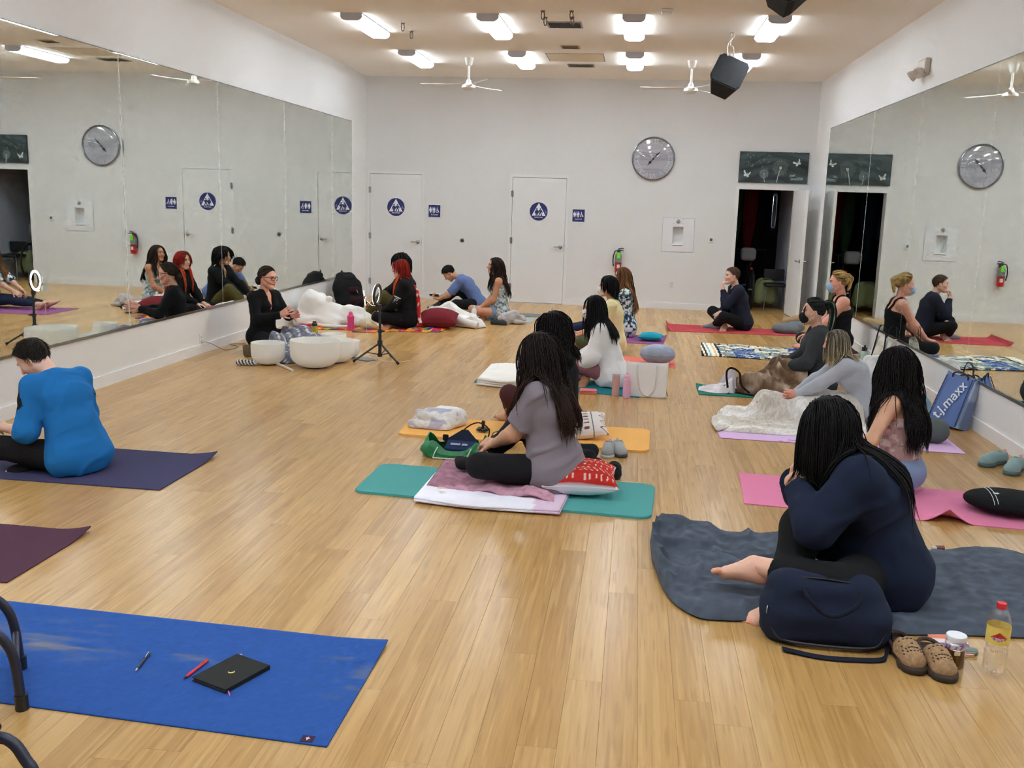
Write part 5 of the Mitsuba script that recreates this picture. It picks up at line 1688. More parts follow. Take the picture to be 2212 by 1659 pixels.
# ---- mats, near to far
def worn(v):
    c = np.tile(np.array((42, 76, 140), float), (len(v), 1))
    n = (nz(v * 130, 1) - .5)[:, None]
    c = c * (1 + .16 * n)
    s = np.clip((fb(v * [3.2, 13, 1], 3, 7) - .60) * 6, 0, 1) * np.exp(-((v[:, 1] - 3.28) / .13)**2)
    s2 = np.clip((fb(v * [9, 30, 1], 2, 17) - .56) * 6, 0, 1) * np.clip((fb(v * [1.5, 3, 1], 2, 9) - .5) * 6, 0, 1) * (v[:, 1] > 3.0)
    return c * (1 - .75 * (s + .5 * s2).clip(0, 1)[:, None]) + np.array((128, 114, 112)) * (.75 * (s + .5 * s2).clip(0, 1))[:, None]


k = yoga_mat('worn royal blue yoga mat in the left foreground with notebook and pens on it', [(-2.62, 3.585), (-.893, 3.500), (-.898, 2.742), (-2.62, 2.845)], worn, .0045, n=(130, 56), curl=((1, 0, .012, .4),))
bm = quad(np.array([(-2.62, 3.585), (-.893, 3.500), (-.898, 2.742), (-2.62, 2.845)]), np.array(.957), np.array(.965))
part('woven_tag', rbox(.042, .036, .0012, .0005, c=(bm[0], bm[1], .0062)), (58, 42, 60), 'cloth', k)
petal = unary_union([tr(cap_((0, 0), (.5 * math.cos(a), .8 * math.sin(a)), .17), 0, -.3) for a in (.5, 1.57, 2.64)] + [cap_((0, -.9), (0, -.3), .12)])
part('tag_emblem', xf(extr(petal, .04), M4((bm[0], bm[1] + .002, .0068), s=.012)), (232, 190, 212), 'matte', k)
yoga_mat('dark violet yoga mat under the man in the bright blue shirt', [(-4.42, 6.03), (-2.703, 5.992), (-2.707, 5.194), (-4.42, 5.21)], (60, 57, 84), .006, curl=((1, 0, .03, .35),))
yoga_mat('maroon yoga mat at the left edge, empty', [(-4.43, 4.50), (-2.701, 4.451), (-2.698, 3.764), (-4.43, 3.80)], (74, 46, 60), .005, curl=((1, 0, .03, .3),))
yoga_mat('thick teal exercise mat with rounded corners under the woman in grey-mauve', [(-1.59, 6.04), (.20, 5.945), (.165, 5.262), (-1.60, 5.40)], (76, 142, 138), .014, .075)
yoga_mat('thick yellow-orange exercise mat with rounded corners', [(-1.70, 7.44), (.185, 7.49), (.17, 6.77), (-1.69, 6.85)], (226, 170, 96), .014, .075)
yoga_mat('bright pink yoga mat on the right with one rippled edge', [(.757, 6.38), (2.62, 6.22), (2.62, 5.50), (.72, 5.69)], (212, 124, 158), .005, n=(120, 24), curl=((.595, 1, .085, .22),))
yoga_mat('lilac yoga mat under the furry white blanket', [(.70, 7.86), (2.50, 7.80), (2.49, 7.30), (.715, 7.36)], lambda v: np.where((nz(v * [30, 60, 1], 3) > .72)[:, None] & (v[:, 1:2] < 7.48) & (v[:, :1] > 1.15) & (v[:, :1] < 2.0), (120, 92, 140), (212, 178, 220)), .005, n=(140, 40))
yoga_mat('dark green yoga mat under the brown fur blanket', [(.655, 9.55), (2.35, 9.60), (2.36, 9.02), (.66, 9.08)], (38, 112, 98), .008, curl=((0, 0, .02, .3),))
yoga_mat('red yoga mat under the young man in navy, left end curled up', [(.50, 14.58), (2.30, 14.44), (2.30, 13.80), (.50, 13.72)], (166, 62, 68), .005, n=(100, 20), curl=((0, -1, .05, .10),))
yoga_mat('purple yoga mat under the woman in the leaf-print shirt', [(-1.26, 13.30), (.47, 13.05), (.40, 12.30), (-1.29, 12.46)], (130, 76, 118), .005, curl=((1, 0, .03, .2),))
yoga_mat('coral orange yoga mat under the round grey-blue pillow', [(-1.25, 11.32), (.50, 11.12), (.50, 10.55), (-1.22, 10.68)], (216, 116, 100), .005, curl=((0, 1, .02, .2),))
yoga_mat('teal yoga mat under the woman in the white blouse', [(-1.48, 9.74), (.16, 9.42), (.10, 8.78), (-1.485, 9.12)], (34, 110, 120), .006)
yoga_mat('dark grey mat by the back wall behind the pale mat', [(-1.95, 15.10), (-1.43, 15.12), (-1.42, 14.72), (-1.95, 14.72)], (104, 108, 112), .005)
yoga_mat('pale grey-green mat under the woman in the patterned tank top', [(-2.75, 14.62), (-1.44, 14.55), (-1.46, 13.95), (-2.75, 13.95)], (150, 160, 152), .005)

# ---- left foreground: notebook, pens, chairs
def flat_on(a, b, z):
    a, b = F(*a, z), F(*b, z)
    return a, b


q = [F(426, 1466, .006), F(520, 1418, .006), F(573, 1450, .006), F(472, 1507, .006)]
cen = (q[0] + q[2]) / 2
e1 = unit(((q[1] - q[0]) + (q[2] - q[3])) / 2); ang = math.degrees(math.atan2(e1[1], e1[0]))
w_ = np.linalg.norm(q[1] - q[0]) * .5 + np.linalg.norm(q[2] - q[3]) * .5; d_ = np.linalg.norm(q[3] - q[0]) * .5 + np.linalg.norm(q[2] - q[1]) * .5
t = thing('notebook', 'black hardcover notebook with a gold crescent on the blue mat', 'notebook')
M = M4((cen[0], cen[1], .005), rz=ang)
part('pages', rbox(w_ - .008, d_ - .008, .012, .002, c=(0, 0, .008)), (70, 68, 66), 'matte', t, M=M)
part('cover', cat_(rbox(w_, d_, .003, .0014, c=(0, 0, .0158)), rbox(w_, d_, .003, .0014, c=(0, 0, .0016)), rbox(w_, .003, .0165, .0014, c=(0, -d_ / 2 + .0015, .0083))), (22, 23, 22), 'matte', t, M=M)
part('crescent', xf(extr(Point(0, 0).buffer(.012, 16).difference(Point(.004, .005).buffer(.0105, 16)), .0004), M4((-.005, -.005, .0172), rz=0)), (220, 196, 96), 'satin', t, M=M)
part('ribbon', tube([(-w_ / 2 + .02, -d_ / 2 + .01, .006), (-w_ / 2 + .005, -d_ / 2 - .012, .003), (-w_ / 2 - .004, -d_ / 2 - .024, .002)], [.003, .003, .002], 6), (196, 110, 170), 'cloth', t, M=M)


def pen(label, a, b, r, col, tip, z=.006, grip=None):
    t = thing('pen', label, 'pen')
    a, b = F(*a, z + r), F(*b, z + r)
    d = b - a
    part('barrel', tube([a + d * .10, a + d * .3, a + d * .92, b], [r * .8, r, r, r * .75], 12), col, 'gloss', t)
    part('tip', tube([a, a + d * .11], [r * .3, r * .8], 10), tip, 'satin', t)
    if grip is not None:
        part('grip', rod(a + d * .12, a + d * .42, r * 1.08, 12), grip, 'satin', t)
    part('clip', tube([a + d * .95 + V(0, 0, r), a + d * .95 + V(0, 0, r * 1.7), a + d * .70 + V(0, 0, r * 1.2)], r * .25, 6), tip if grip is None else col, 'satin', t)


pen('black pen with silver tip alone on the blue mat', (293, 1449), (323, 1411), .0055, (34, 36, 46), (188, 188, 190))
pen('red pen beside the black notebook', (397, 1466), (449, 1426), .0055, (206, 52, 58), (28, 28, 30), grip=(200, 30, 48))
pen('white pen tucked along the far edge of the notebook', (482, 1436), (522, 1415), .0045, (214, 214, 212), (170, 170, 170))

NB = (28, 32, 50)
def folding_chair(label, fx, fy, hgt, dy, rz):
    t = thing('folding_chair', label, 'chair', 'navy metal folding chairs')
    M = M4((fx, fy, 0), rz=rz)
    for y in (0, -dy):
        part('leg', tube(cr([(0, y, .02), (-.010, y, hgt * .55), (-.03, y, hgt - .06), (-.075, y, hgt - .008), (-.16, y, hgt), (-.52, y, hgt - .01)], 7), .0165, 12), NB, 'satin', t, M=M)
        part('rubber_foot', rod((.001, y, 0), (.0, y, .055), .0215, 12), (26, 26, 28), 'satin', t, M=M)
    part('crossbar', rod((-.008, 0, hgt * .5), (-.008, -dy, hgt * .5), .011), NB, 'satin', t, M=M)
    part('seat', rbox(.42, dy + .03, .035, .015, c=(-.32, -dy / 2, hgt + .03)), (30, 31, 36), 'cloth', t, M=M)
    part('backrest', rbox(.03, dy, .22, .012, c=(-.60, -dy / 2, hgt + .38)), (30, 31, 36), 'cloth', t, M=M)
    for y in (0, -dy):
        part('back_post', tube(cr([(-.50, y, .02), (-.52, y, hgt), (-.60, y, hgt + .46)], 5), .0165, 10), NB, 'satin', t, M=M)


a0 = F(45, 1447); a1 = F(48, 1552); a2 = F(84, 1745)
folding_chair('navy tubular metal chair cut off by the left edge, beside the blue mat', a0[0], a0[1], .30, a0[1] - a1[1], math.degrees(math.atan2(a0[1] - a1[1], a0[0] - a1[0])) - 90)
folding_chair('navy tubular metal chair in the bottom left corner, nearest the camera', a2[0], a2[1], .20, .36, -6)

# ---- right foreground: blanket, bag, clogs, jar, bottle
GF = (70, 76, 86)


def fleece(x, y, u, v):
    e = edge(u, v, .03, .06)
    left = np.clip(1.25 - u * 2.6, 0, 1)
    f = folds(x, y, 6.5, 3)
    return .010 + e * (.012 + .014 * fb(np.stack([x, y, 0 * x], -1) * 5, 2, 8) + f * (.012 + .055 * left) + .03 * left * nz(np.stack([x, y, 0 * x], -1) * 7, 4))


near = [F(1408, 1215), F(1440, 1290), F(1500, 1335), F(1570, 1344), F(1680, 1348), F(1900, 1372), F(2060, 1375), F(2230, 1382), (2.0, 4.05)]
far = [F(1404, 1172), F(1420, 1140), F(1470, 1137), F(1560, 1150), F(1700, 1160), F(1900, 1185), F(2010, 1192), F(2150, 1186), F(2250, 1215)]
t = thing('blanket', 'charcoal grey fleece blanket spread under the woman in navy', 'blanket')
part('fleece', drape(near, far, 140, 76, fleece, .006), lambda v: np.array(GF) * (.85 + .4 * fb(v * 26, 2, 2)[:, None]), 'cloth', t, True)
part('folded_edge', drape([F(1555, 1255), F(1600, 1262), F(1636, 1275)], [F(1500, 1160), F(1545, 1195), F(1600, 1225)], 40, 26, lambda x, y, u, v: .03 + .035 * np.sin(np.pi * v) * edge(u, v, .2, .2) + .03 * folds(x, y, 8, 5), .008), lambda v: np.array(GF) * (.95 + .4 * fb(v * 26, 2, 2)[:, None]), 'cloth', t, True)

# duffel bag
A_, B_ = F(1652, 1392), F(1922, 1418)
t = thing('duffel_bag', 'navy fabric overnight bag lying in front of the woman in navy', 'bag')
bc = (A_ + B_) / 2; bl = np.linalg.norm(B_ - A_); ba = math.degrees(math.atan2(B_[1] - A_[1], B_[0] - A_[0]))
M = M4((bc[0], bc[1], 0), rz=ba)
f = Fld(.06)
for x in (-1, 1):
    f.cone((x * (bl / 2 - .075), .10, .085), (x * (bl / 2 - .095), .16, .185), .085, .075)
f.cone((-bl / 2 + .08, .085, .085), (bl / 2 - .08, .085, .085), .085).cone((-bl / 2 + .10, .13, .19), (bl / 2 - .11, .13, .17), .075).cone((-bl / 2 + .1, .20, .12), (bl / 2 - .1, .20, .12), .10)
f.plane((0, 0, .004), (0, 0, -1))
part('body', f.mesh(.009, lambda p: -.022 * (fb(p * [9, 9, 13] + 3, 2, 6) - .5) - .006 * np.sin(p[:, 2] * 60) * nz(p * 8, 3)), (31, 36, 52), 'cloth', t, True, M=M)
part('handle', tube(cr([(-.10, .045, .235), (-.09, .0, .215), (-.03, -.022, .165), (.03, -.022, .16), (.10, .0, .20), (.12, .05, .235)], 6), .009, 8), (26, 29, 40), 'cloth', t, M=M)
part('zip', tube(cr([(-bl / 2 + .06, .09, .225), (-.1, .10, .262), (.1, .10, .252), (bl / 2 - .08, .09, .21)], 6), .005, 6), (20, 22, 30), 'satin', t, M=M)
part('piping', tube(cr([(-bl / 2 + .02, .05, .16), (-bl / 2 + .03, .02, .06), (-bl / 2 + .1, .0, .022), (bl / 2 - .1, .0, .022), (bl / 2 - .03, .02, .06), (bl / 2 - .02, .05, .15)], 6), .007, 6), (22, 24, 34), 'satin', t, M=M)
rg = AT(1917, 1333, bc[1] + .10)
sp_ = cr([rg - V(0, 0, .02), F(1925, 1375, .05), F(1915, 1408, .012), F(1905, 1424, .008), F(1840, 1424, .008), F(1770, 1418, .008), F(1690, 1400, .012)], 5)
part('shoulder_strap', sheet(np.stack([sp_ + V(0, -.018, 0), sp_ + V(0, .018, 0)], 1), .003), (28, 32, 44), 'cloth', t)
a = np.linspace(0, 2 * np.pi, 17)[:-1]
part('strap_ring', cat_(tube(np.stack([rg[0] + .012 * np.cos(a), rg[1] + 0 * a, rg[2] + .020 * np.sin(a)], 1), .0035, 6, True), rod(rg + V(0, 0, .02), rg + V(-.006, .01, .055), .004)), (190, 190, 194), 'metal', t)
lr = M[:3, :3] @ V(-bl / 2 + .005, .06, .13) + M[:3, 3]
part('side_buckle', tube(np.stack([lr[0] + .004 * np.cos(a), lr[1] - .01 + .012 * np.cos(a), lr[2] + .016 * np.sin(a)], 1), .003, 6, True), (170, 170, 176), 'metal', t)


def footwear(name, label, heel, toe, kind, col, L=None, lining=(30, 28, 28), sole=(40, 36, 34), group=None, extra=None, z=0.0, accent=None):
    """A shoe from heel to toe (floor points): clog, slipon, sneaker or sandal."""
    heel, toe = np.asarray(heel[:2], float), np.asarray(toe[:2], float)
    d = toe - heel
    L = L or np.linalg.norm(d)
    M = M4((heel[0], heel[1], z), rz=math.degrees(math.atan2(d[1], d[0])), s=L / .27)
    t = thing(name, label, 'shoe', group)
    f = Fld(.03)
    f.cone((.040, 0, .012), (.10, 0, .012), .036, .034, sy=1).cone((.10, 0, .012), (.205, .004, .012), .034, .044).cone((.205, .004, .012), (.228, .004, .014), .044, .040)
    f.plane((0, 0, .026 if kind != 'sandal' else .020), (0, 0, 1), k=.004).plane((0, 0, .0), (0, 0, -1), k=.004)
    part('sole', f.mesh(.0085), sole, 'matte', t, True, M=M)
    if kind == 'sandal':
        for x, w in ((.19, .05), (.12, .045)):
            p = cr([(x, -w, .018), (x - .005, -w * .8, .05), (x - .008, 0, .068), (x - .005, w * .8, .05), (x, w, .018)], 5)
            part('strap', sheet(np.stack([p + V(-.012, 0, 0), p + V(.012, 0, 0)], 1), .003), col, 'satin', t, M=M)
        part('footbed', extr(Polygon([(.01, -.028), (.10, -.026), (.2, -.038), (.262, 0), (.2, .042), (.10, .030), (.01, .03)]).buffer(.006), .002, .021), lining, 'matte', t, M=M)
        return t
    g = Fld(.03)
    if kind == 'clog':
        g.cone((.135, 0, .030), (.215, .003, .030), .043, .042).cone((.13, 0, .055), (.17, 0, .050), .030, .030)
        g.ell((.060, 0, .060), V(.082, .036, .05), k=.008, sub=True)
        g.plane((.105, 0, .05), (-1, 0, .25), k=.006)
    else:
        hi = .055 if kind == 'slipon' else .066
        g.cone((.045, 0, .035), (.10, 0, .040), .036, .036).cone((.10, 0, .040), (.205, .003, .030), .036, .042).cone((.205, .003, .028), (.226, .003, .026), .042, .036).cone((.040, 0, .035), (.045, 0, hi), .036, .034)
        if kind == 'sneaker':
            g.cone((.07, 0, .05), (.15, 0, .052), .034, .028)
        g.ell((.072 if kind == 'slipon' else .060, 0, .088), V(.065 if kind == 'slipon' else .048, .030, .062), k=.008, sub=True)
    g.plane((0, 0, .020), (0, 0, -1), k=.004)
    part('upper', g.mesh(.007), col, 'cloth', t, True, M=M)
    part('insole', extr(Polygon([(.012, -.026), (.09, -.026), (.14, -.030), (.14, .032), (.09, .028), (.012, .026)]).buffer(.006), .004, .026), lining, 'satin', t, M=M)
    if kind == 'clog':
        part('heel_rim', tube(cr([(.13, -.038, .032), (.07, -.040, .038), (.015, -.026, .040), (.002, 0, .042), (.015, .026, .040), (.07, .040, .038), (.13, .040, .032)], 6), .007, 6), (62, 42, 36), 'satin', t, M=M)
        hs = []
        for x, n_, zz in ((.150, 6, .082), (.182, 3, .076), (.200, 8, .072), (.216, 7, .068)):
            for y in np.linspace(-.030, .034, n_):
                for _ in range(1):
                    P_ = np.array([[x, y, z_] for z_ in np.linspace(.1, .02, 60)])
                    dd = g.at(P_)
                    i_ = np.argmax(dd < 0)
                    if dd[i_] < 0:
                        hs.append(xf(vf(trimesh.creation.icosphere(1, .0042)), M4(P_[i_]) @ np.diag([1, 1.2, .45, 1])))
        part('punched_holes', cat_(*hs), (48, 34, 24), 'matte', t, M=M, kind='stuff')
    if kind == 'sneaker':
        part('laces', cat_(*[tube(cr([(x, -.020, .060 + .1 * (.15 - x)), (x + .004, 0, .082 + .1 * (.15 - x)), (x, .020, .060 + .1 * (.15 - x))], 4), .003, 5) for x in (.115, .13, .145, .16)]), accent or (210, 210, 212), 'cloth', t, M=M)
        part('heel_tab', rbox(.010, .022, .034, .004, c=(.008, 0, .072)), accent or col, 'cloth', t, M=M)
    return t


def from_toe(h, to_, L):
    a, b = F(*h), F(*to_)
    return b - unit(b - a) * L, b


TAN = (150, 120, 90)
footwear('clog', 'tan woven clog touching the duffel bag strap', *from_toe((1926, 1380), (1980, 1462), .30), 'clog', lambda v: np.array(TAN) * (.82 + .36 * nz(v * 150, 1)[:, None]), L=.30, lining=(50, 36, 32), sole=(56, 44, 36))
footwear('clog', 'tan woven clog in front of the jar of tea', *from_toe((1982, 1380), (2045, 1479), .30), 'clog', lambda v: np.array(TAN) * (.82 + .36 * nz(v * 150, 2)[:, None]), L=.30, lining=(50, 36, 32), sole=(56, 44, 36))
# booklet and case, jar, bottle
q = [F(2000, 1368), F(2080, 1376), F(2105, 1420), F(2025, 1420)]
t = thing('booklet', 'booklet with orange, purple and green stripes lying behind the clogs', 'book')
u, v_ = grid(16, 24)


def stripes(v):
    s = np.clip((v[:, 1] - min(x[1] for x in q)) / (max(x[1] for x in q) - min(x[1] for x in q)), 0, .999)
    return np.array([(222, 120, 120), (226, 222, 216), (36, 116, 92), (110, 62, 150), (236, 216, 206), (230, 130, 96), (232, 138, 104)], float)[(s * 7).astype(int)]


P = quad(np.array(q), u, v_); P[..., 2] = .009
part('cover', sheet(P, .0015), stripes, 'satin', t, False)
P2 = quad(np.array(q), u * .98 + .01, v_ * .98 + .01); P2[..., 2] = .0075
part('pages', sheet(P2, .006), (230, 226, 216), 'matte', t)
t = thing('glasses_case', 'small grey-green case beside the jar of tea', 'case')
gc = F(2093, 1419)
part('shell', rbox(.075, .035, .024, .010, c=(gc[0] + .005, gc[1] + .03, .0125)), (112, 124, 116), 'satin', t)
part('clasp', rbox(.05, .004, .006, .0015, c=(gc[0] + .005, gc[1] + .0125, .014)), (190, 200, 196), 'metal', t)
jc = F(2066, 1447); jc = (jc[0], jc[1] + .04)
t = thing('jar', 'glass jar of brown tea with a white lid', 'jar')
part('glass', lathe([(0, .001), (.034, .001), (.038, .006), (.038, .100), (.034, .108), (.034, .118), (.032, .118), (.032, .108), (.036, .099), (.036, .008), (0, .005)], 36, (jc[0], jc[1], 0)), None, 'glass', t, smooth=40)
part('tea', lathe([(0, .0055), (.0352, .0085), (.0352, .074), (0, .074)], 36, (jc[0], jc[1], 0)), (96, 52, 16), 'gloss', t)
part('lid', lathe([(.0345, .109), (.0385, .110), (.0390, .124), (.037, .128), (0, .1285)], 36, (jc[0], jc[1], 0)), (232, 236, 242), 'satin', t)
part('tea_tag', rbox(.022, .0012, .016, .0005, c=(jc[0] - .004, jc[1] - .0405, .066)), (232, 214, 180), 'matte', t)
part('label', lathe([(.0384, .078), (.0384, .094)], 36, (jc[0], jc[1], 0)), lambda v: np.where((nz(v * 160, 2) > .6)[:, None], (110, 80, 150), (226, 200, 206)), 'satin', t)
bc_ = F(2152, 1466); bc_ = (bc_[0], bc_[1] + .035)
t = thing('plastic_bottle', 'clear plastic bottle with red cap and yellow label beside the jar of tea', 'bottle')
n_ = 40
prof = [(.012, .006), (.026, .002), (.0335, .012), (.0345, .05), (.033, .09), (.0345, .118), (.0345, .165), (.033, .182), (.024, .207), (.0135, .222), (.0125, .232)]
v, f = lathe(cr(np.array([(a, 0, b) for a, b in prof]), 4)[:, [0, 2]], 40, (0, 0, 0))
th = np.arctan2(v[:, 1], v[:, 0]); foot = np.clip(1 - v[:, 2] / .035, 0, 1)
v[:, :2] *= (1 + .13 * foot * np.cos(5 * th))[:, None]; v[:, 2] += .012 * foot * (1 - np.cos(5 * th)) * .5
SB = 1.22
part('body', (v * SB + [bc_[0], bc_[1], 0], f), None, 'pane', t, smooth=True)
part('cap', lathe([(.0135, .222), (.0145, .223), (.0145, .238), (.0135, .240), (0, .240)], 24), (196, 36, 50), 'satin', t, M=M4((bc_[0], bc_[1], 0), s=SB))


def drink_label(v):
    a = np.arctan2(v[:, 1], v[:, 0]) + math.pi / 2 + .25
    x, z = a * .0348, v[:, 2] - .138
    c = np.tile(np.array((228, 206, 104), float), (len(v), 1))
    red = (z > -.004) & (z < .016 - np.abs(x) * .75)
    plum = (z <= -.002) & (z > -.014 + np.abs(x) * .25) & (np.abs(x) < .02)
    c[red] = (168, 40, 40); c[plum] = (206, 168, 196)
    c[plum & (nz(v * [400, 400, 100], 3) > .6)] = (110, 50, 90)
    return c


hh = np.linspace(.112, .168, 26)
part('label', lathe([(.0350, h) for h in hh], 120), drink_label, 'satin', t, True, M=M4((bc_[0], bc_[1], 0), s=SB))
part('drink', lathe([(0, .012), (.026, .012), (.0325, .02), (.0328, .09), (.033, .150), (0, .150)], 32), None, 'pane', t, True, M=M4((bc_[0], bc_[1], 0), s=SB))
v0 = F(2012, 1196)
t = thing('small_bottle', 'tiny brown bottle with a white cap lying behind the woman in navy', 'bottle')
part('vial', rod(V(v0[0] + .02, v0[1], .032), V(v0[0] + .06, v0[1] + .01, .032), .013, 14), (110, 50, 36), 'gloss', t)
part('cap', rod(V(v0[0] - .005, v0[1] - .005, .032), V(v0[0] + .02, v0[1], .032), .010, 12), (224, 214, 196), 'satin', t)
# disc cushion, sneakers
t = thing('disc_cushion', 'flat black oval cushion with white stripes on the pink mat', 'cushion')
dc = (2.28, 5.86)
M = M4((dc[0], dc[1], .07), rz=-6)
part('cover', Fld(.02).ell((0, 0, 0), V(.26, .20, .062)).mesh(.011, lambda p: -.006 * (nz(p * 14, 2) - .5)), (24, 24, 26), 'cloth', t, True, M=M)
for x in (-.125, -.105):
    p = np.array([(x, y, .0635 * math.sqrt(max(0, 1 - (x / .26)**2 - (y / .20)**2))) for y in np.linspace(-.168, .168, 25)])
    part('stripe', tube(p, .0028, 5), (190, 190, 192), 'matte', t, M=M)
part('emblem', xf(extr(unary_union([cap_((-.6, 0), (.5, .2), .22), cap_((.0, -.5), (.3, .6), .2), Point(-.5, .4).buffer(.3)]), .1), M4((-.095, -.06, .0575), s=.022)), (226, 226, 228), 'matte', t, M=M)
for i, (h, to_) in enumerate((((2.70, 7.13), (2.47, 6.94)), ((2.75, 6.98), (2.60, 6.76)))):
    footwear('sneaker', f"pale aqua sneaker with peach heel strap by the right baseboard, {'left' if i == 0 else 'right'} of the pair", h, to_, 'sneaker', (138, 164, 166), L=.295, sole=(78, 96, 100), lining=(60, 78, 86), accent=(236, 178, 160))
# bolster at the end of the lilac mat, bags along the mirror wall
t = thing('bolster', 'dark grey rolled bolster at the end of the lilac mat', 'bolster')
part('cover', Fld(.03).cone((2.02, 7.75, .105), (2.36, 7.60, .10), .098, .094, cuta=True).mesh(.012), (84, 90, 90), 'cloth', t, True)
part('end_seam', tube([V(2.36, 7.60, .10) + .085 * (math.cos(a_) * V(.4, .9, 0) + math.sin(a_) * V(0, 0, 1)) for a_ in np.linspace(0, 6.28, 20)[:-1]] + V(.03, -.013, 0), .003, 5, True), (64, 70, 70), 'cloth', t)


def tote(name, label, c, size, rz, lean, col, face, faces=None):
    """A soft standing bag: a tapering box with open rim and creased sides."""
    w, d, h = size
    t = thing(name, label, 'bag')
    M = M4((c[0], c[1], 0), rz=rz) @ M4(rx=lean)
    u, v = grid(60, 16)
    a = u * 2 * np.pi
    sx = np.sign(np.cos(a)) * np.abs(np.cos(a))**.32; sy = np.sign(np.sin(a)) * np.abs(np.sin(a))**.32
    k = 1 - .10 * v; kd = 1 - .62 * v
    wob = 1 + .05 * (fb(np.stack([np.cos(a) * 2, np.sin(a) * 2, v * 3 + c[0]], -1), 2, 3) - .5)
    P = np.stack([w / 2 * sx * k * wob, d / 2 * sy * kd * wob, .004 + h * v + .02 * np.sin(a * 2) * v], -1)
    part('panel', sheet(P, .002), col, face, t, True, M=M)
    part('base', rbox(w * .97, d * .95, .006, .002, c=(0, 0, .005)), col if not callable(col) else (120, 130, 150), face, t, M=M)
    return t, M


t, M = tote('shopping_bag', 'blue and white reusable shopping bag with white lettering leaning on the right wall', (2.64, 8.27), (.36, .15, .43), -62, -17, lambda v: np.where((np.abs(v[:, :1]) < .150) & (v[:, 1:2] < 0), (78, 106, 164), np.where((nz(v * 9, 4) > .5)[:, None], (150, 164, 192), (104, 122, 158))), 'satin')
m = vf(meshkit.text_mesh('t.j.maxx', .085, .002, True))
mv = m[0] - [np.ptp(m[0][:, 0]) / 2, .05, 0]
mv = mv * [.84, 1, 1]
part('lettering', xf((mv, m[1]), M @ M4((-.005, -.064, .215)) @ M4(rx=82.5) @ M4(rz=66)), (226, 230, 238), 'matte', t)
part('trim', cat_(*[tube(cr([(s * .150, -.074, .01), (s * .144, -.062, .2), (s * .135, -.040, .42)], 4), .004, 5) for s in (-1, 1)]), (36, 46, 88), 'satin', t, M=M)
for s in (-1, 1):
    part('handle', tube(cr([(-.08, s * .03, .41), (-.075, s * .04, .44), (0, s * .05, .46), (.075, s * .04, .44), (.08, s * .03, .41)], 5), .006, 6), (44, 50, 70), 'cloth', t, M=M)
t, M = tote('tote_bag', 'white tote bag with black handles against the right wall', (2.64, 10.62), (.44, .18, .42), -80, -6, lambda v: np.where((fb(v * 7, 2, 3) > .52)[:, None], (214, 212, 202), (190, 186, 172)), 'satin')
for s in (-1, 1):
    q = cr([(-.13, s * .07, .12), (-.12, s * .055, .36), (-.08, s * .06, .52), (.0, s * .07, .56), (.08, s * .06, .52), (.12, s * .055, .36), (.13, s * .07, .12)], 5)
    part('handle', sheet(np.stack([q + V(-.014, 0, 0), q + V(.014, 0, 0)], 1), .003), (28, 28, 32), 'cloth', t, M=M)
t = thing('fleece_jacket', 'white fleece jacket bundled left of the white tote bag', 'clothing')
part('body', Fld(.05).ell((2.46, 10.05, .10), V(.13, .15, .11)).ell((2.50, 10.22, .18), V(.11, .12, .12)).plane((0, 0, .004), (0, 0, -1)).mesh(.014, lambda p: -.05 * (fb(p * 12, 2, 3) - .5)), (214, 214, 216), 'cloth', t, True)
part('sleeve', Fld(.04).cone((2.40, 9.95, .10), (2.42, 10.15, .24), .05, .06).mesh(.014, lambda p: -.03 * (fb(p * 16, 2, 6) - .5)), (222, 222, 224), 'cloth', t, True)
t = thing('plastic_bag', 'crumpled light blue plastic bag behind the woman in pale grey', 'bag')
u, v_ = grid(40, 22)
a = u * 2 * np.pi; r_ = (.15 * (1 - v_)**.5 + .02) * (1 + .25 * np.sin(5 * a + 6 * v_) * v_)
part('film', sheet(np.stack([2.50 + r_ * np.cos(a), 8.78 + r_ * np.sin(a), .005 + .22 * v_ + .02 * np.sin(3 * a) * v_], -1), .0015), (146, 190, 220), 'satin', t, True)
part('contents', Fld(.04).ell((2.50, 8.78, .06), V(.12, .12, .055)).mesh(.015), (110, 150, 185), 'cloth', t, True)
t = thing('handbag', 'dark purple handbag beside the white tote bag with black handles', 'bag')
part('body', Fld(.05).cone((2.46, 9.32, .08), (2.50, 9.62, .08), .08).cone((2.47, 9.36, .19), (2.50, 9.58, .19), .05).plane((0, 0, .004), (0, 0, -1)).mesh(.013), (40, 28, 44), 'satin', t, True)
part('handle', tube(cr([(2.47, 9.36, .22), (2.46, 9.40, .33), (2.48, 9.47, .37), (2.49, 9.54, .33), (2.50, 9.58, .22)], 5), .008, 6), (32, 22, 34), 'satin', t)
bottle('water_bottle', 'mint green water bottle with black carry lid by the right wall', (2.62, 11.25), [(0, 0), (.035, .001), (.037, .006), (.037, .17), (.028, .19), (0, .19)], (176, 206, 198), [(.026, .188), (.030, .19), (.030, .23), (.012, .236), (.012, .255), (0, .256)], (26, 26, 28))

# ---- blankets over legs on the right
def fur(col, dark, light, sc=9, seed=0):
    def f(v):
        q = fb(v * sc, 3, seed)[:, None]
        fine = nz(v * 120, seed + 1)[:, None]
        c = np.where(q < .5, np.array(dark) + (np.array(col) - dark) * (q / .5), np.array(col) + (np.array(light) - np.array(col)) * np.clip((q - .5) / .2, 0, 1))
        return c * (.86 + .28 * fine)
    return f


P14, P13 = CAST['pale grey'], CAST['green ponytail']
wht = fur((206, 200, 192), (178, 168, 154), (232, 230, 228), 7, 4)


def legs14(x, y, u, v):
    z = over(P14, x, y, .014, .040, 3.2)
    ed = edge(u, v, .03, .05)
    return z * ed + .012 * (1 - ed) + ed * (.020 * folds(x, y, 5, 12) + .012 * nz(np.stack([x, y, 0 * x], -1) * 18, 3))


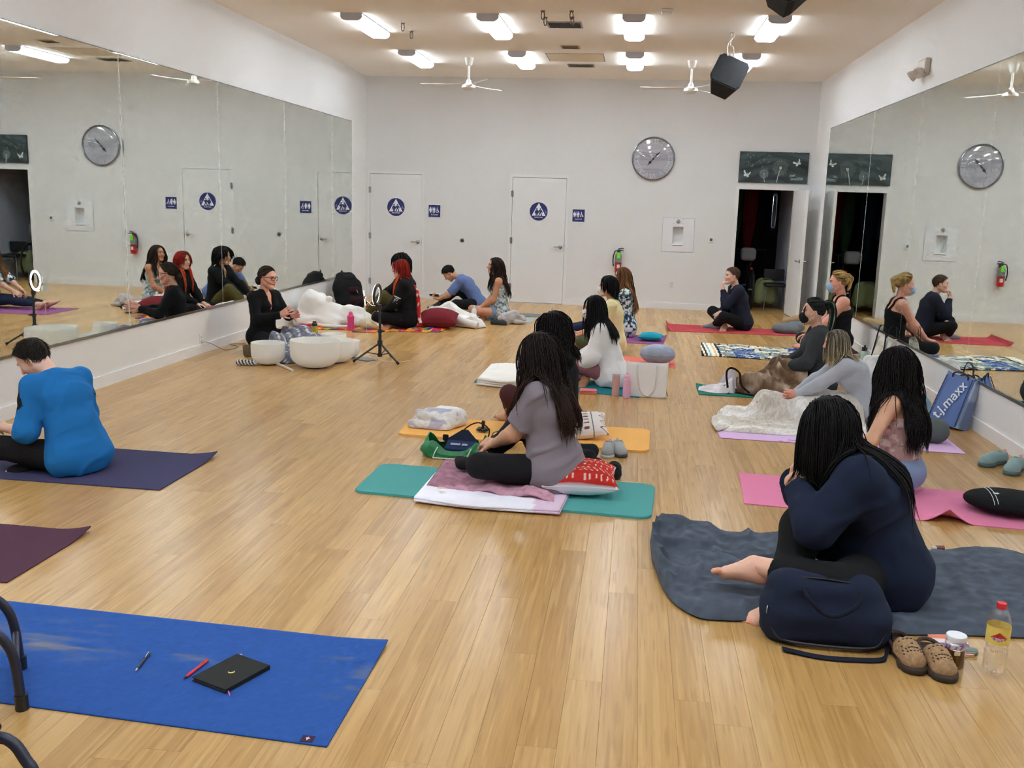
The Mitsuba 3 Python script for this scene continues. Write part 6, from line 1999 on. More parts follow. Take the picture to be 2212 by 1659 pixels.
t = thing('fur_blanket', 'plush white and beige fur blanket over the outstretched legs on the lilac mat', 'blanket')
part('plush', drape([F(1538, 920), F(1560, 932), F(1650, 940), F(1760, 946), F(1870, 952), (1.96, 7.80)], [(.76, 8.22), (.86, 8.52), (1.05, 8.60), (1.35, 8.62), (1.65, 8.62), (1.92, 8.60)], 130, 70, legs14, .010), wht, 'cloth', t, True)
part('folded_corner', drape([F(1536, 918), F(1548, 934), F(1572, 930)], [(.70, 8.05), (.80, 8.12), (.92, 8.0)], 24, 18, lambda x, y, u, v: .022 + .03 * edge(u, v, .3, .3), .010), wht, 'cloth', t, True)

brn = fur((112, 86, 66), (54, 40, 30), (190, 172, 156), 8, 21)


def legs13(x, y, u, v):
    z = over(P13, x, y, .016, .03, 1.5)
    ed = edge(u, v, .04, .06)
    bump = .31 * np.exp(-((x - 1.47)**2 / .040 + (y - 9.36)**2 / .07)) + .13 * np.exp(-((x - 1.15)**2 / .02 + (y - 9.15)**2 / .03))
    return np.maximum(z, .02 + bump) * ed + .014 * (1 - ed) + ed * (.085 * folds(x, y, 5.0, 31) + .03 * nz(np.stack([x, y, 0 * x], -1) * 15, 5))


t = thing('fur_blanket', 'brown faux fur blanket bunched up in the lap of the woman with the ponytail', 'blanket')
part('fur', drape([F(1590, 850), F(1640, 858), F(1680, 866), F(1720, 868), F(1745, 862)], [(.98, 9.40), (1.15, 9.62), (1.35, 9.75), (1.55, 9.76), (1.70, 9.60)], 100, 70, legs13, .010), brn, 'cloth', t, True)
part('binding', tube(np.array(cr([V(*F(1590, 851)[:2], .012), V(*F(1640, 860)[:2], .012), V(*F(1680, 868)[:2], .012), V(*F(1720, 870)[:2], .012), V(*F(1745, 864)[:2], .014)], 6)), .010, 6), (28, 24, 22), 'cloth', t)
wl = lambda v: np.where((nz(v * 16, 6) > .72)[:, None], (120, 112, 122), (222, 216, 220))
part('white_lining', drape([F(1508, 846), F(1545, 852), F(1585, 853)], [(.68, 9.44), (.86, 9.52), (1.10, 9.60)], 40, 30, lambda x, y, u, v: .016 + edge(u, v, .1, .15) * (.03 * folds(x, y, 7, 3) + .11 * np.exp(-((x - .98)**2 / .010 + (y - 9.30)**2 / .03))), .008), wl, 'cloth', t, True)
part('turned_corner', drape([F(1552, 838), F(1572, 846), F(1590, 850)], [(.93, 9.46), (1.02, 9.46), (1.10, 9.42)], 26, 20, lambda x, y, u, v: .05 + .17 * np.sin(np.pi * v * .9) * np.sin(np.pi * np.clip(u * .9 + .1, 0, 1)), .008), lambda v: np.array((206, 198, 204)) * np.ones((len(v), 1)), 'cloth', t, True)
part('corner_binding', tube(cr([V(.93, 9.20, .06), V(.92, 9.30, .19), V(.97, 9.36, .225), V(1.04, 9.30, .19), V(1.05, 9.18, .10), V(1.12, 9.10, .04)], 6), .010, 6), (28, 24, 22), 'cloth', t)


def floral_towel(v):
    x, y = v[:, 0], v[:, 1]
    c = np.tile(np.array((226, 218, 196), float), (len(v), 1))
    q = fb(v * [11, 11, 1], 3, 41); q2 = fb(v * [5, 6, 1] + 3, 3, 44); q3 = nz(v * [26, 30, 1], 46)
    c[(np.abs(q - .5) < .045)] = (46, 56, 62)
    c[(q > .60)] = (120, 140, 150)
    fl = (np.sin(x * 9.5 + 1.2) > .35) & (q2 > .44)
    c[fl] = (34, 62, 122)
    c[fl & (q3 > .66)] = (70, 116, 170)
    c[fl & (np.abs(q - .5) < .03)] = (222, 214, 196)
    c[(q3 > .80) & ~fl] = (28, 32, 40)
    for a, b, col in ((.885, .91, (34, 36, 40)), (.935, .955, (120, 170, 190)), (1.0, 1.02, (206, 170, 120)), (1.045, 1.075, (30, 34, 44))):
        k_ = (x > a) & (x < b)
        c[k_] = col
    c[(x < 1.075) & (x > .84) & ~((x > .885) & (x < .91)) & ~((x > .935) & (x < .955)) & ~((x > 1.0) & (x < 1.02)) & ~((x > 1.045))] = (234, 226, 206)
    c[x < .865] = (24, 26, 30)
    return c


t = thing('patterned_towel', 'cream towel with navy flower pattern laid out under the blonde woman', 'towel')
part('terry', drape([F(1516, 769), F(1600, 774), F(1700, 781), (2.45, 11.40)], [F(1512, 742), F(1600, 748), F(1700, 755), (2.60, 12.55)], 150, 80, lambda x, y, u, v: .008 + .012 * edge(u, v, .02, .04) + .01 * folds(x, y, 4, 9), .008), floral_towel, 'cloth', t, True)
pillow('floor_cushion', 'dark grey floor cushion under the blonde woman', (2.50, 12.1), (.42, .50, .10), (58, 60, 66), z=.03, cat='cushion')
t = thing('jacket_bundle', 'bundled grey jacket with tan fur trim at the right end of the red mat', 'clothing')
bb = F(1702, 722)
part('cloth', Fld(.05).ell((bb[0] - .02, bb[1] + .10, .07), V(.20, .14, .075)).ell((bb[0] + .10, bb[1] + .15, .09), V(.14, .12, .09)).mesh(.015, lambda p: -.05 * (fb(p * 11, 2, 3) - .5)), (112, 116, 120), 'cloth', t, True)
part('fur_trim', Fld(.05).cone((bb[0] - .02, bb[1] + .18, .14), (bb[0] + .16, bb[1] + .2, .22), .06, .05).mesh(.013, lambda p: -.03 * (fb(p * 26, 2, 3) - .5)), (170, 142, 108), 'cloth', t, True)

# ---- middle group
def towel_stack(label, near, far, layers, t0, col, z0=0., name='folded_towel', extra=0.0, cat='towel', tag_=None):
    t = thing(name, label, cat)
    for i in range(layers):
        j = np.random.default_rng(i + len(label))
        nn = [np.asarray(q[:2]) + j.uniform(-.012, .012, 2) for q in near]; ff = [np.asarray(q[:2]) + j.uniform(-.012, .012, 2) for q in far]
        part('layer', drape(nn, ff, 44, 30, lambda x, y, u, v: z0 + t0 * (i + 1) + (.010 + extra) * folds(x, y, 6, i + 3) * edge(u, v, .1, .1) - (t0 * .35) * (1 - edge(u, v, .03, .04)), t0 * .8), col, 'cloth', t, True)
    return t


towel_stack('white towel folded in layers on the left end of the teal mat', [F(1030, 832), F(1080, 838), F(1123, 838)], [F(1060, 800), F(1095, 797), F(1130, 800)], 3, .022, (232, 230, 224), .006)
wt = [F(892, 1086), F(1000, 1102), F(1100, 1108), F(1208, 1116)]
towel_stack('white towel spread on the teal mat under the mauve towel', wt, [F(962, 1008), F(1040, 1012), F(1140, 1015), F(1235, 1060)], 2, .012, lambda v: np.where((v[:, :1] > -.50), (214, 190, 210), (232, 230, 240)), .014)
t = thing('plush_towel', 'mauve plush towel lying on the white towel under the woman in grey-mauve', 'towel')
mv_ = lambda v: np.array((150, 108, 122)) * (.80 + .4 * fb(v * 40, 2, 2)[:, None]) * np.where(v[:, 1:2] < 5.50, np.array((1.25, 1.30, 1.28)), 1.0)
part('plush', drape([F(922, 1062), F(985, 1072), F(1050, 1080), F(1120, 1090), F(1196, 1100)], [F(958, 1010), F(1010, 1004), F(1080, 1004), F(1140, 1006), F(1200, 1010)], 90, 50, lambda x, y, u, v: .044 + .012 * edge(u, v, .05, .08) + edge(u, v, .05, .1) * .02 * folds(x, y, 6, 8) + .028 * np.clip(1 - v / .22, 0, 1) * np.clip((u - .25) * 3, 0, 1) * (.6 + .6 * np.sin(u * 17)), .014), mv_, 'cloth', t, True)
tg = F(953, 1056, .062)
part('woven_label', rbox(.045, .028, .002, .0008, c=(tg[0], tg[1], .068)), (206, 186, 170), 'cloth', t)
t = thing('fleece_blanket', 'fluffy white blanket with pale grey blotches folded on the yellow mat', 'blanket')
bl_ = lambda v: np.where((fb(v * 11, 2, 5) > .56)[:, None] & (v[:, 1:2] < 7.15) , (190, 188, 206), (228, 226, 224)) * (.92 + .14 * nz(v * 70, 3)[:, None])
c0_, c1_ = F(888, 928), F(982, 935)
xc, yc = (c0_[0] + c1_[0]) / 2 + .005, (c0_[1] + c1_[1]) / 2 + .12
part('upper_fold', Fld(.06).cone((xc - .06, yc - .03, .09), (xc + .10, yc - .0, .085), .070, .075).cone((xc + .02, yc + .10, .08), (xc + .14, yc + .12, .07), .075, .07).cone((xc - .12, yc - .08, .13), (xc + .06, yc - .10, .07), .035, .04, k=.03).cone((xc + .10, yc - .08, .045), (xc + .17, yc + .08, .05), .05).plane((0, 0, .016), (0, 0, -1)).mesh(.010, lambda p: -.02 * (fb(p * 20, 2, 3) - .5)), bl_, 'cloth', t, True)
part('lower_fold', Fld(.05).cone((xc - .17, yc - .10, .045), (xc + .10, yc - .13, .042), .034, .036).cone((xc - .14, yc + .02, .05), (xc + .12, yc + .02, .05), .05).plane((0, 0, .016), (0, 0, -1)).mesh(.010, lambda p: -.02 * (fb(p * 20, 2, 8) - .5)), bl_, 'cloth', t, True)
g0 = F(1043, 933, .014)
t = thing('camera_stand', 'small black flower-shaped gadget standing on the yellow mat', 'gadget')
part('base', cat_(*[xf(Fld(.01).ell((.030, 0, .022), V(.026, .020, .012)).mesh(.006), M4((g0[0], g0[1], .014), rz=a_)) for a_ in range(0, 360, 72)]), (26, 22, 22), 'satin', t, True)
part('stem', cat_(rod((g0[0], g0[1], .02), (g0[0], g0[1], .085), .011), rod((g0[0], g0[1], .075), (g0[0] + .004, g0[1], .10), .014)), (22, 20, 20), 'satin', t)
# green tote
A_, B_ = F(908, 990), F(1052, 996)
gx, gy, gl = (A_[0] + B_[0]) / 2, A_[1] + .12, B_[0] - A_[0]
t = thing('green_bag', 'open green shopping bag lying flat with white piping and a dark pouch inside', 'bag')
u, v_ = grid(72, 18)
a = u * 2 * np.pi
sx = np.sign(np.cos(a)) * np.abs(np.cos(a))**.6; sy = np.sign(np.sin(a)) * np.abs(np.sin(a))**.6
q = 1 + .24 * (fb(np.stack([np.cos(a) * 3, np.sin(a) * 3, v_ * 2], -1), 2, 2) - .5)
h_ = .070 + .060 * np.abs(np.cos(a))**2 + .02 * np.sin(5 * a)
P = np.stack([gx + gl / 2 * sx * q * (1 + .06 * np.sin(np.pi * v_)) * (1 - .16 * v_**3), gy + .115 * sy * q * (1 - .25 * v_**2), .006 + h_ * v_], -1)
part('side', sheet(P, .003), lambda v: np.array((22, 110, 60)) * (.75 + .5 * fb(v * 12, 2, 2)[:, None]), 'satin', t, True)
part('bottom', extr(Polygon([(gx + gl / 2 * .95 * math.cos(k_), gy + .11 * math.sin(k_)) for k_ in np.linspace(0, 6.28, 30)]), .005, .001), (18, 92, 50), 'satin', t)
pp = lambda x, s: [(gx + x, gy - .118, .010), (gx + x + s * .012, gy - .117, .045), (gx + x + s * .03, gy - .098, .082)]
part('piping', cat_(tube(cr(pp(-gl / 2 * .62, 1), 5), .0045, 6), tube(cr(pp(gl / 2 * .40, 1), 5), .0045, 6), tube([(gx - gl / 2 * .62, gy - .119, .009), (gx + gl / 2 * .40, gy - .119, .009)], .0045, 6)), (206, 226, 214), 'satin', t)
part('handle', tube(cr([(gx + .02, gy + .06, .09), (gx + .04, gy + .10, .17), (gx + .13, gy + .12, .215), (gx + .21, gy + .10, .17), (gx + .19, gy + .05, .08)], 7), .005, 6), (58, 36, 24), 'cloth', t)
part('handle_loops', cat_(rbox(.04, .02, .045, .008, c=(gx - .085, gy + .04, .115)), rbox(.045, .02, .03, .008, c=(gx + .185, gy + .02, .095))), (30, 30, 30), 'cloth', t)
t = thing('pouch', 'navy pouch with pale lettering inside the open green bag', 'pouch')
part('body', xf(rbox(.22, .12, .035, .014, 12), M4((gx + .035, gy + .005, .075), rz=-6, rx=32)), (44, 54, 86), 'cloth', t)
part('flap', xf(extr(Polygon([(-.12, 0), (.12, 0), (.03, .085), (-.01, .085)]), .008), M4((gx + .035, gy + .025, .098), rz=-6, rx=58)), (34, 38, 52), 'cloth', t)
part('print', xf(cat_(*[rbox(w_, .020, .0012, .0004, c=(x_, 0, 0)) for x_, w_ in ((-.045, .07), (.02, .04))]), M4((gx + .04, gy - .022, .088), rz=-6, rx=32)), (150, 160, 176), 'matte', t)
# shoes behind the woman in grey-mauve
footwear('sneaker', 'grey sneaker beside the yellow mat, left of its pair', F(1318, 972), F(1305, 1000), 'sneaker', (150, 150, 150), L=.26, sole=(196, 196, 194), lining=(110, 110, 112), accent=(206, 206, 208))
footwear('sneaker', 'grey sneaker with black toe at the end of the yellow mat, right of its pair', F(1332, 970), F(1348, 1003), 'sneaker', (158, 158, 158), L=.26, sole=(60, 60, 60), lining=(110, 110, 112), accent=(206, 206, 208))
footwear('slip_on_shoe', 'black slip-on shoe between the bag and the grey sneakers, left of its pair', (-.165, 6.08), (-.185, 6.34), 'slipon', (32, 31, 32), L=.26)
footwear('slip_on_shoe', 'black slip-on shoe in front of the grey sneakers, right of its pair', (-.055, 6.02), (-.065, 6.28), 'slipon', (34, 33, 34), L=.26)
t = thing('black_bag', 'slouchy black bag beside the black slip-on shoes', 'bag')
bb = F(1250, 1010)
part('body', Fld(.05).cone((bb[0] - .10, bb[1] + .12, .05), (bb[0] + .06, bb[1] + .05, .055), .055, .06).cone((bb[0] - .08, bb[1] + .22, .05), (bb[0] + .08, bb[1] + .20, .07), .05).plane((0, 0, .003), (0, 0, -1)).mesh(.011, lambda p: -.03 * (fb(p * 13, 2, 3) - .5)), (34, 34, 36), 'cloth', t, True)
part('strap', tube(cr([(bb[0] - .10, bb[1] + .10, .10), (bb[0] - .02, bb[1], .05), (bb[0] + .08, bb[1] + .0, .04), (bb[0] + .10, bb[1] + .14, .10)], 6), .009, 6), (26, 26, 28), 'cloth', t)
for i, (h, to_) in enumerate(((F(1083, 962), F(1068, 938)), (F(1102, 966), F(1090, 942)))):
    footwear('sandal', f"black sandal on the near edge of the yellow mat, {'left' if i == 0 else 'right'} of its pair", (h[0], h[1] - .06), to_, 'sandal', (40, 32, 30), L=.25, lining=(48, 38, 34), z=.016)
cp = F(1236, 966)
bottle('cup', 'white cup lid down beside the black bag', (cp[0], cp[1]), [(0, .002), (.034, .002), (.038, .03), (.040, .036), (.036, .036), (.030, .006), (0, .006)], (226, 226, 224), cat='cup')
# red mudcloth pillow
def mud(v):
    c = np.where(v[:, 2:3] > .0005, np.array((168, 44, 38.)), np.array((232, 232, 240.)))
    x, y = v[:, 0], v[:, 1]
    row = np.floor((y + .25) / .062)
    ph = ((x + .3) / .034) % 1
    fy = ((y + .25) / .062) % 1
    diag = np.abs(((x + (fy - .5) * .05 * np.where(row % 2 == 0, 1, 0) + .3) / .034) % 1 - .5) < .10
    dash = diag & (fy > .2) & (fy < .8)
    c[dash & (v[:, 2] > .0005)] = (232, 196, 184)
    return c


pillow('throw_pillow', 'red and white mudcloth-print throw pillow behind the woman in grey-mauve', (-.265, 5.69), (.46, .42, .20), mud, rz=4, rx=3, z=.014, n=61, p=.42)


def boho(v):
    c = np.tile(np.array((228, 222, 218), float), (len(v), 1))
    x, y = v[:, 0], v[:, 1]
    for a in (-.02, .075):
        c[np.abs(x - a) < .005] = (70, 50, 52)
    k_ = (np.abs(x + .02 - .05) < .02) & (((y * 26) % 1) < .35)
    c[k_] = (120, 60, 60)
    z_ = (np.abs(np.abs(((y * 14) % 1) - .5) * .10 + .10 - (x - .03)) < .006) & (x > .085)
    c[z_] = (130, 70, 70)
    w_ = (np.abs(x + .12 + .02 * np.sin(y * 40)) < .006)
    c[w_] = (90, 66, 66)
    return c


pillow('throw_pillow', 'white throw pillow with dark red line pattern on the yellow mat', (-.33, 7.08), (.38, .30, .16), boho, rz=8, rx=20, ry=-6, z=.014, n=51, p=.45)
t = thing('round_pillow', 'grey-blue round pillow on the right end of the coral mat', 'pillow')
part('cover', Fld(.02).ell((.30, 10.76, .116), V(.195, .165, .110)).mesh(.012, lambda p: -.008 * (fb(p * 14, 2, 3) - .5)), lambda v: np.array((158, 166, 186)) * (.90 + .2 * fb(v * 18, 2, 3)[:, None]), 'cloth', t, True)
part('seam', tube([(.30 + .196 * math.cos(a_), 10.76 + .166 * math.sin(a_), .112) for a_ in np.linspace(0, 6.28, 40)[:-1]], .004, 5, True), (140, 148, 168), 'cloth', t)
pillow('small_pillow', 'small teal pillow on the right end of the purple mat', (.25, 12.62), (.32, .26, .12), (40, 150, 172), rz=-8, z=.006, p=.5)
t = thing('sunglasses', 'black sunglasses folded in front of the round grey-blue pillow', 'glasses')
s0 = F(1375, 792)
for k_ in (-1, 1):
    part('lens', Fld(.01).ell((s0[0] + .033 * k_, s0[1], .03), V(.026, .006, .020)).mesh(.005), (20, 20, 22), 'gloss', t, True)
part('frame', cat_(rod((s0[0] - .01, s0[1], .038), (s0[0] + .01, s0[1], .038), .004), tube([(s0[0] - .058, s0[1], .036), (s0[0] - .05, s0[1] + .12, .02)], .003, 5), tube([(s0[0] + .058, s0[1], .036), (s0[0] + .05, s0[1] + .12, .02)], .003, 5)), (24, 24, 26), 'gloss', t)
# white handbag, tumblers, wallet
hb = [F(1352, 857), F(1438, 860)]
t = thing('white_handbag', 'large white tote handbag standing at the right end of the teal mat', 'bag')
hx, hy, hw = (hb[0][0] + hb[1][0]) / 2, (hb[0][1] + hb[1][1]) / 2 + .06, hb[1][0] - hb[0][0]
u, v_ = grid(64, 14)
a = u * 2 * np.pi
sx = np.sign(np.cos(a)) * np.abs(np.cos(a))**.28; sy = np.sign(np.sin(a)) * np.abs(np.sin(a))**.4
P = np.stack([hx + hw / 2 * sx * (1 + .06 * v_), hy + (.065 - .02 * v_) * sy, .004 + .315 * v_ - .012 * np.sin(a)**2 * v_], -1)
part('body', sheet(P, .004), (240, 239, 240), 'satin', t, True)
part('bottom', rbox(hw * .98, .125, .008, .003, c=(hx, hy, .006)), (210, 208, 208), 'satin', t)
for s in (-1, 1):
    part('handle', tube(cr([(hx - .09, hy + s * .050, .30), (hx - .085, hy + s * .068, .20), (hx - .05, hy + s * .074, .06), (hx + .02, hy + s * .075, .018), (hx + .075, hy + s * .073, .09), (hx + .085, hy + s * .065, .21), (hx + .09, hy + s * .050, .30)], 6), .0075, 8), (214, 210, 208), 'satin', t)
part('charm', tube(cr([(hx + hw / 2, hy, .06), (hx + hw / 2 + .012, hy - .005, .03), (hx + hw / 2 + .02, hy - .01, .012)], 3), .006, 6), (150, 126, 70), 'metal', t)
b1 = F(1329, 856); b2 = F(1353, 859)
bottle('tumbler', 'dusty pink slim tumbler left of the lilac-pink bottle', (b1[0], b1[1] + .01), [(0, 0), (.032, .001), (.034, .005), (.0365, .195), (.0, .196)], (200, 160, 156), [(.0368, .195), (.0372, .197), (.0372, .209), (.034, .212), (0, .212)], (190, 186, 188))
bottle('water_bottle', 'lilac-pink water bottle leaning by the white handbag', (b2[0], b2[1] + .0), [(0, 0), (.034, .001), (.036, .005), (.036, .155), (.033, .170), (.024, .176), (0, .176)], (226, 176, 206), [(.024, .175), (.027, .177), (.027, .205), (.016, .212), (.014, .232), (0, .234)], (232, 188, 214))
w0 = F(1270, 851)
t = thing('wallet', 'coral pink wallet on the floor in front of the woman in the white blouse', 'wallet')
part('cover', cat_(rbox(.155, .10, .012, .005, c=(w0[0], w0[1] + .03, .032)), rbox(.155, .10, .010, .005, c=(w0[0] + .002, w0[1] + .03, .007))), (238, 130, 130), 'satin', t)
part('zip', rbox(.158, .102, .010, .003, c=(w0[0], w0[1] + .03, .019)), (216, 160, 140), 'metal', t)
for i, (h, to_) in enumerate(((F(1226, 756), F(1244, 742)), (F(1244, 758), F(1258, 744)))):
    footwear('sandal', f"black strappy sandal at the near edge of the purple mat, {'left' if i == 0 else 'right'} of its pair", (h[0], h[1]), to_, 'sandal', (34, 34, 32), L=.25, lining=(60, 62, 48), z=.001)

# ---- bowls, ring light and the instructor's things
QZ = (236, 234, 228)


def singing_bowl(label, x, y, R, H, base=.0):
    t = thing('singing_bowl', label, 'bowl', 'white crystal singing bowls')
    w = .006
    pr_ = [(0, base + .001), (R * .42, base + .004), (R * .74, base + H * .12), (R * .93, base + H * .30), (R, base + H * .52), (R * 1.005, base + H - .004), (R * 1.0 - w * .4, base + H), (R - w, base + H - .003), (R - w, base + H * .52), (R * .92 - w, base + H * .31), (R * .72, base + H * .15), (0, base + w + .004)]
    part('shell', lathe(cr(np.array([(a, 0, b) for a, b in pr_]), 4)[:, [0, 2]], 56, (x, y, 0)), None, 'quartz', t, True)
    part('rubber_ring', lathe([(R * .40, .0), (R * .46, .004), (R * .46, .010), (R * .38, .010), (R * .38, .0)], 32, (x, y, 0)), (40, 40, 42), 'matte', t)


singing_bowl('white crystal singing bowl, largest of the group, in front of the others', -3.205, 9.50, .252, .272, .004)
singing_bowl('white crystal singing bowl standing alone left of the largest one', -3.715, 9.52, .172, .222, .004)
singing_bowl('white crystal singing bowl half hidden behind the largest one on its right', -3.085, 9.86, .185, .235, .004)
singing_bowl('white crystal singing bowl farthest back, its rim showing above the others', -3.295, 10.42, .135, .215, .004)
singing_bowl('white crystal singing bowl, smallest, rightmost of the group', -3.015, 10.15, .088, .185, .012)
BL_ = lambda v: np.where((np.sin(v[:, 0] * 30 + v[:, 1] * 44) > .88)[:, None], (214, 214, 220), np.where((np.sin(v[:, 0] * 60 + v[:, 1] * 88) > .2)[:, None], (84, 88, 102), (120, 123, 136)))
t = thing('striped_blanket', 'grey and white striped blanket heaped between the instructor and the bowls', 'blanket')
part('weave', drape([(-3.92, 9.70), (-3.72, 9.60), (-3.52, 9.60), (-3.40, 9.75)], [(-3.98, 10.5), (-3.80, 10.9), (-3.50, 10.95), (-3.32, 10.5)], 60, 60, lambda x, y, u, v: .012 + edge(u, v, .1, .1) * np.maximum(over(CAST['instructor'], x, y, .01, .03, 1.0), .06 + .11 * np.exp(-((x + 3.58)**2 / .03 + (y - 10.40)**2 / .15)) + .05 * folds(x, y, 5, 3)), .010), BL_, 'cloth', t, True)
t = thing('mallet', 'white mallet stick lying on the floor between the two front bowls', 'mallet')
ma, mb = F(602, 787, .012), F(632, 800, .012)
part('stick', rod(ma, mb, .013, 12), (226, 218, 206), 'satin', t)
part('head', rod(ma - (mb - ma) * .12, ma, .018, 14), (236, 232, 226), 'matte', t)
t = thing('small_bowl', 'small dark brown bowl left of the left singing bowl', 'bowl')
sb_ = F(529, 772)
part('shell', lathe([(0, .004), (.05, .004), (.062, .02), (.068, .12), (.064, .122), (.058, .03), (0, .012)], 28, (sb_[0] + .02, sb_[1] + .07, 0)), (96, 82, 64), 'satin', t)
part('foot_ring', lathe([(.046, .0), (.05, .006), (.042, .006)], 24, (sb_[0] + .02, sb_[1] + .07, 0)), (70, 58, 44), 'satin', t)
t = thing('rolled_cloth', 'small black and white cloth roll at the foot of the dark brown bowl', 'cloth')
r0 = F(524, 790)
part('roll', Fld(.02).cone((r0[0] - .05, r0[1] + .02, .03), (r0[0] + .10, r0[1] + .04, .03), .03).mesh(.009), lambda v: np.where((np.sin(v[:, 0] * 190 + v[:, 2] * 90) > 0)[:, None], (222, 222, 224), (48, 50, 62)), 'cloth', t, True)
part('end_fold', rod((r0[0] + .10, r0[1] + .04, .03), (r0[0] + .135, r0[1] + .045, .03), .018, 12), (200, 200, 204), 'cloth', t)
yb = F(674, 741)
bottle('water_bottle', 'yellow water bottle with black cap behind the singing bowls', (-3.80, 11.25), [(0, 0), (.036, .001), (.039, .006), (.039, .17), (.034, .185), (0, .186)], (176, 160, 52), [(.030, .184), (.034, .187), (.034, .215), (.022, .226), (.020, .24), (0, .242)], (30, 30, 32))
t = thing('purple_cloth', 'small purple pouch behind the singing bowls beside the yellow bottle', 'pouch')
pp_ = F(688, 738)
part('bag', Fld(.03).ell((-3.66, 11.08, .05), V(.09, .06, .05)).plane((0, 0, .003), (0, 0, -1)).mesh(.011, lambda p: -.02 * (fb(p * 18, 2, 3) - .5)), (112, 70, 140), 'cloth', t, True)
part('tie', tube([V(-3.66 + .03 * math.cos(a_), 11.08 + .025 * math.sin(a_), .098) for a_ in np.linspace(0, 6.28, 13)[:-1]], .004, 5, True), (90, 54, 116), 'cloth', t)
# ring light
tx, ty = -2.67, 10.05
t = thing('ring_light', 'black tripod ring light, lit, facing the instructor', 'lamp')
for i, a_ in enumerate((215, 325, 80)):
    e = V(tx + .30 * math.cos(math.radians(a_)), ty + .30 * math.sin(math.radians(a_)), .012)
    l = part('leg', rod((tx, ty, .20), e, .010, 8), (26, 26, 27), 'satin', t)
    part('brace', rod((tx, ty, .07), V(tx, ty, .20) + (e - V(tx, ty, .20)) * .5, .006, 6), (34, 34, 34), 'satin', l)
    part('foot', rod(e - (e - V(tx, ty, .2)) * .08, e, .014, 8), (20, 20, 20), 'matte', l)
part('pole', cat_(rod((tx, ty, .05), (tx, ty, .32), .018), rod((tx, ty, .32), (tx - .005, ty, .58), .013)), (28, 28, 29), 'satin', t)
part('collar', cat_(rod((tx, ty, .17), (tx, ty, .225), .028, 14), rod((tx, ty, .31), (tx, ty, .345), .024, 14), rod((tx, ty, .05), (tx, ty, .085), .026, 14)), (22, 22, 22), 'satin', t)
part('clamp_knob', rod((tx, ty, .33), (tx + .05, ty - .02, .33), .011), (24, 24, 24), 'satin', t)
rc = V(tx - .035, ty, .715)
RM = np.eye(4); RM[:3, :3] = basis(V(-1, .10, .06), V(0, 0, 1)); RM[:3, :3] *= .86; RM[:3, 3] = rc
part('ring_housing', lathe([(.098, .004), (.098, -.012), (.108, -.020), (.128, -.020), (.138, -.012), (.138, .004), (.132, .006), (.104, .006)][::-1] + [(.098, .004)], 48), (28, 28, 29), 'satin', t, M=RM)
v, f = lathe([(.103, .0062), (.106, .012), (.130, .012), (.133, .0062)][::-1], 48)
v = v @ RM[:3, :3].T + RM[:3, 3]
nn = np.cross(v[f[:, 1]] - v[f[:, 0]], v[f[:, 2]] - v[f[:, 0]])
if (nn @ RM[:3, 2]).sum() < 0:
    f = f[:, ::-1]
scene[t + '__ring_diffuser'] = {**mikit.ply(trimesh.Trimesh(v, f, process=False), 'm_matte', False, color=np.tile(lin((245, 240, 225)), (len(v), 1))), 'emitter': {'type': 'area', 'radiance': {'type': 'rgb', 'value': [58, 51, 38]}}}
part('ring_mount', cat_(rod((tx - .005, ty, .57), rc + V(.01, 0, -.125), .012), rbox(.05, .03, .06, .01, c=(tx - .01, ty, .585))), (24, 24, 25), 'satin', t)
ph = V(tx - .155, ty - .02, .68)
part('phone_arm', tube(cr([rc + V(0, 0, -.12), V(tx - .09, ty - .01, .60), ph + V(.012, 0, -.03)], 5), .006, 6), (26, 26, 26), 'satin', t)
part('phone_clamp', rbox(.02, .085, .03, .006, c=(ph[0], ph[1], ph[2] + .005)), (30, 30, 30), 'satin', t)
t = thing('phone', 'white phone clipped upright in front of the ring light', 'phone')
PM = M4(ph, rz=12, ry=-6)
part('case', rbox(.010, .076, .158, .004, c=(-.012, 0, 0)), (240, 240, 236), 'satin', t, M=PM)
part('charging_cable', tube(cr([ph + V(-.012, 0, -.085), ph + V(-.01, .0, -.16), ph + V(.02, .01, -.40), ph + V(.06, .0, -.62), (tx + .05, ty - .05, .012), (tx + .24, ty - .02, .008), (tx + .30, ty + .10, .008)], 8), .003, 5), (226, 220, 200), 'satin', t)
tb = F(790, 776)
t = thing('tablet', 'grey tablet lying flat beside the tripod of the ring light', 'tablet')
part('body', xf(rbox(.25, .17, .010, .004, c=(0, 0, .0055)), M4((-2.86, 10.12, 0), rz=-28)), (120, 124, 126), 'satin', t)
part('screen', xf(rbox(.225, .15, .001, .0004, c=(0, 0, .0108)), M4((-2.86, 10.12, 0), rz=-28)), (84, 88, 92), 'gloss', t)

# ---- rug, bedding and bags on the left far side
def patch(v):
    pal = np.array([(190, 44, 40), (232, 120, 40), (222, 178, 56), (120, 60, 110), (150, 30, 60), (110, 140, 70), (60, 50, 96), (240, 90, 40)], float)
    i = (np.floor(v[:, 0] / .11) * 3 + np.floor((v[:, 1] + .06 * np.sin(v[:, 0] * 20)) / .13) * 5).astype(int)
    q = nz(v * [40, 40, 1], 3)
    c = pal[(i * 7 + (i // 3)) % 8]
    return np.where((q > .68)[:, None], pal[(i + 3) % 8], c)


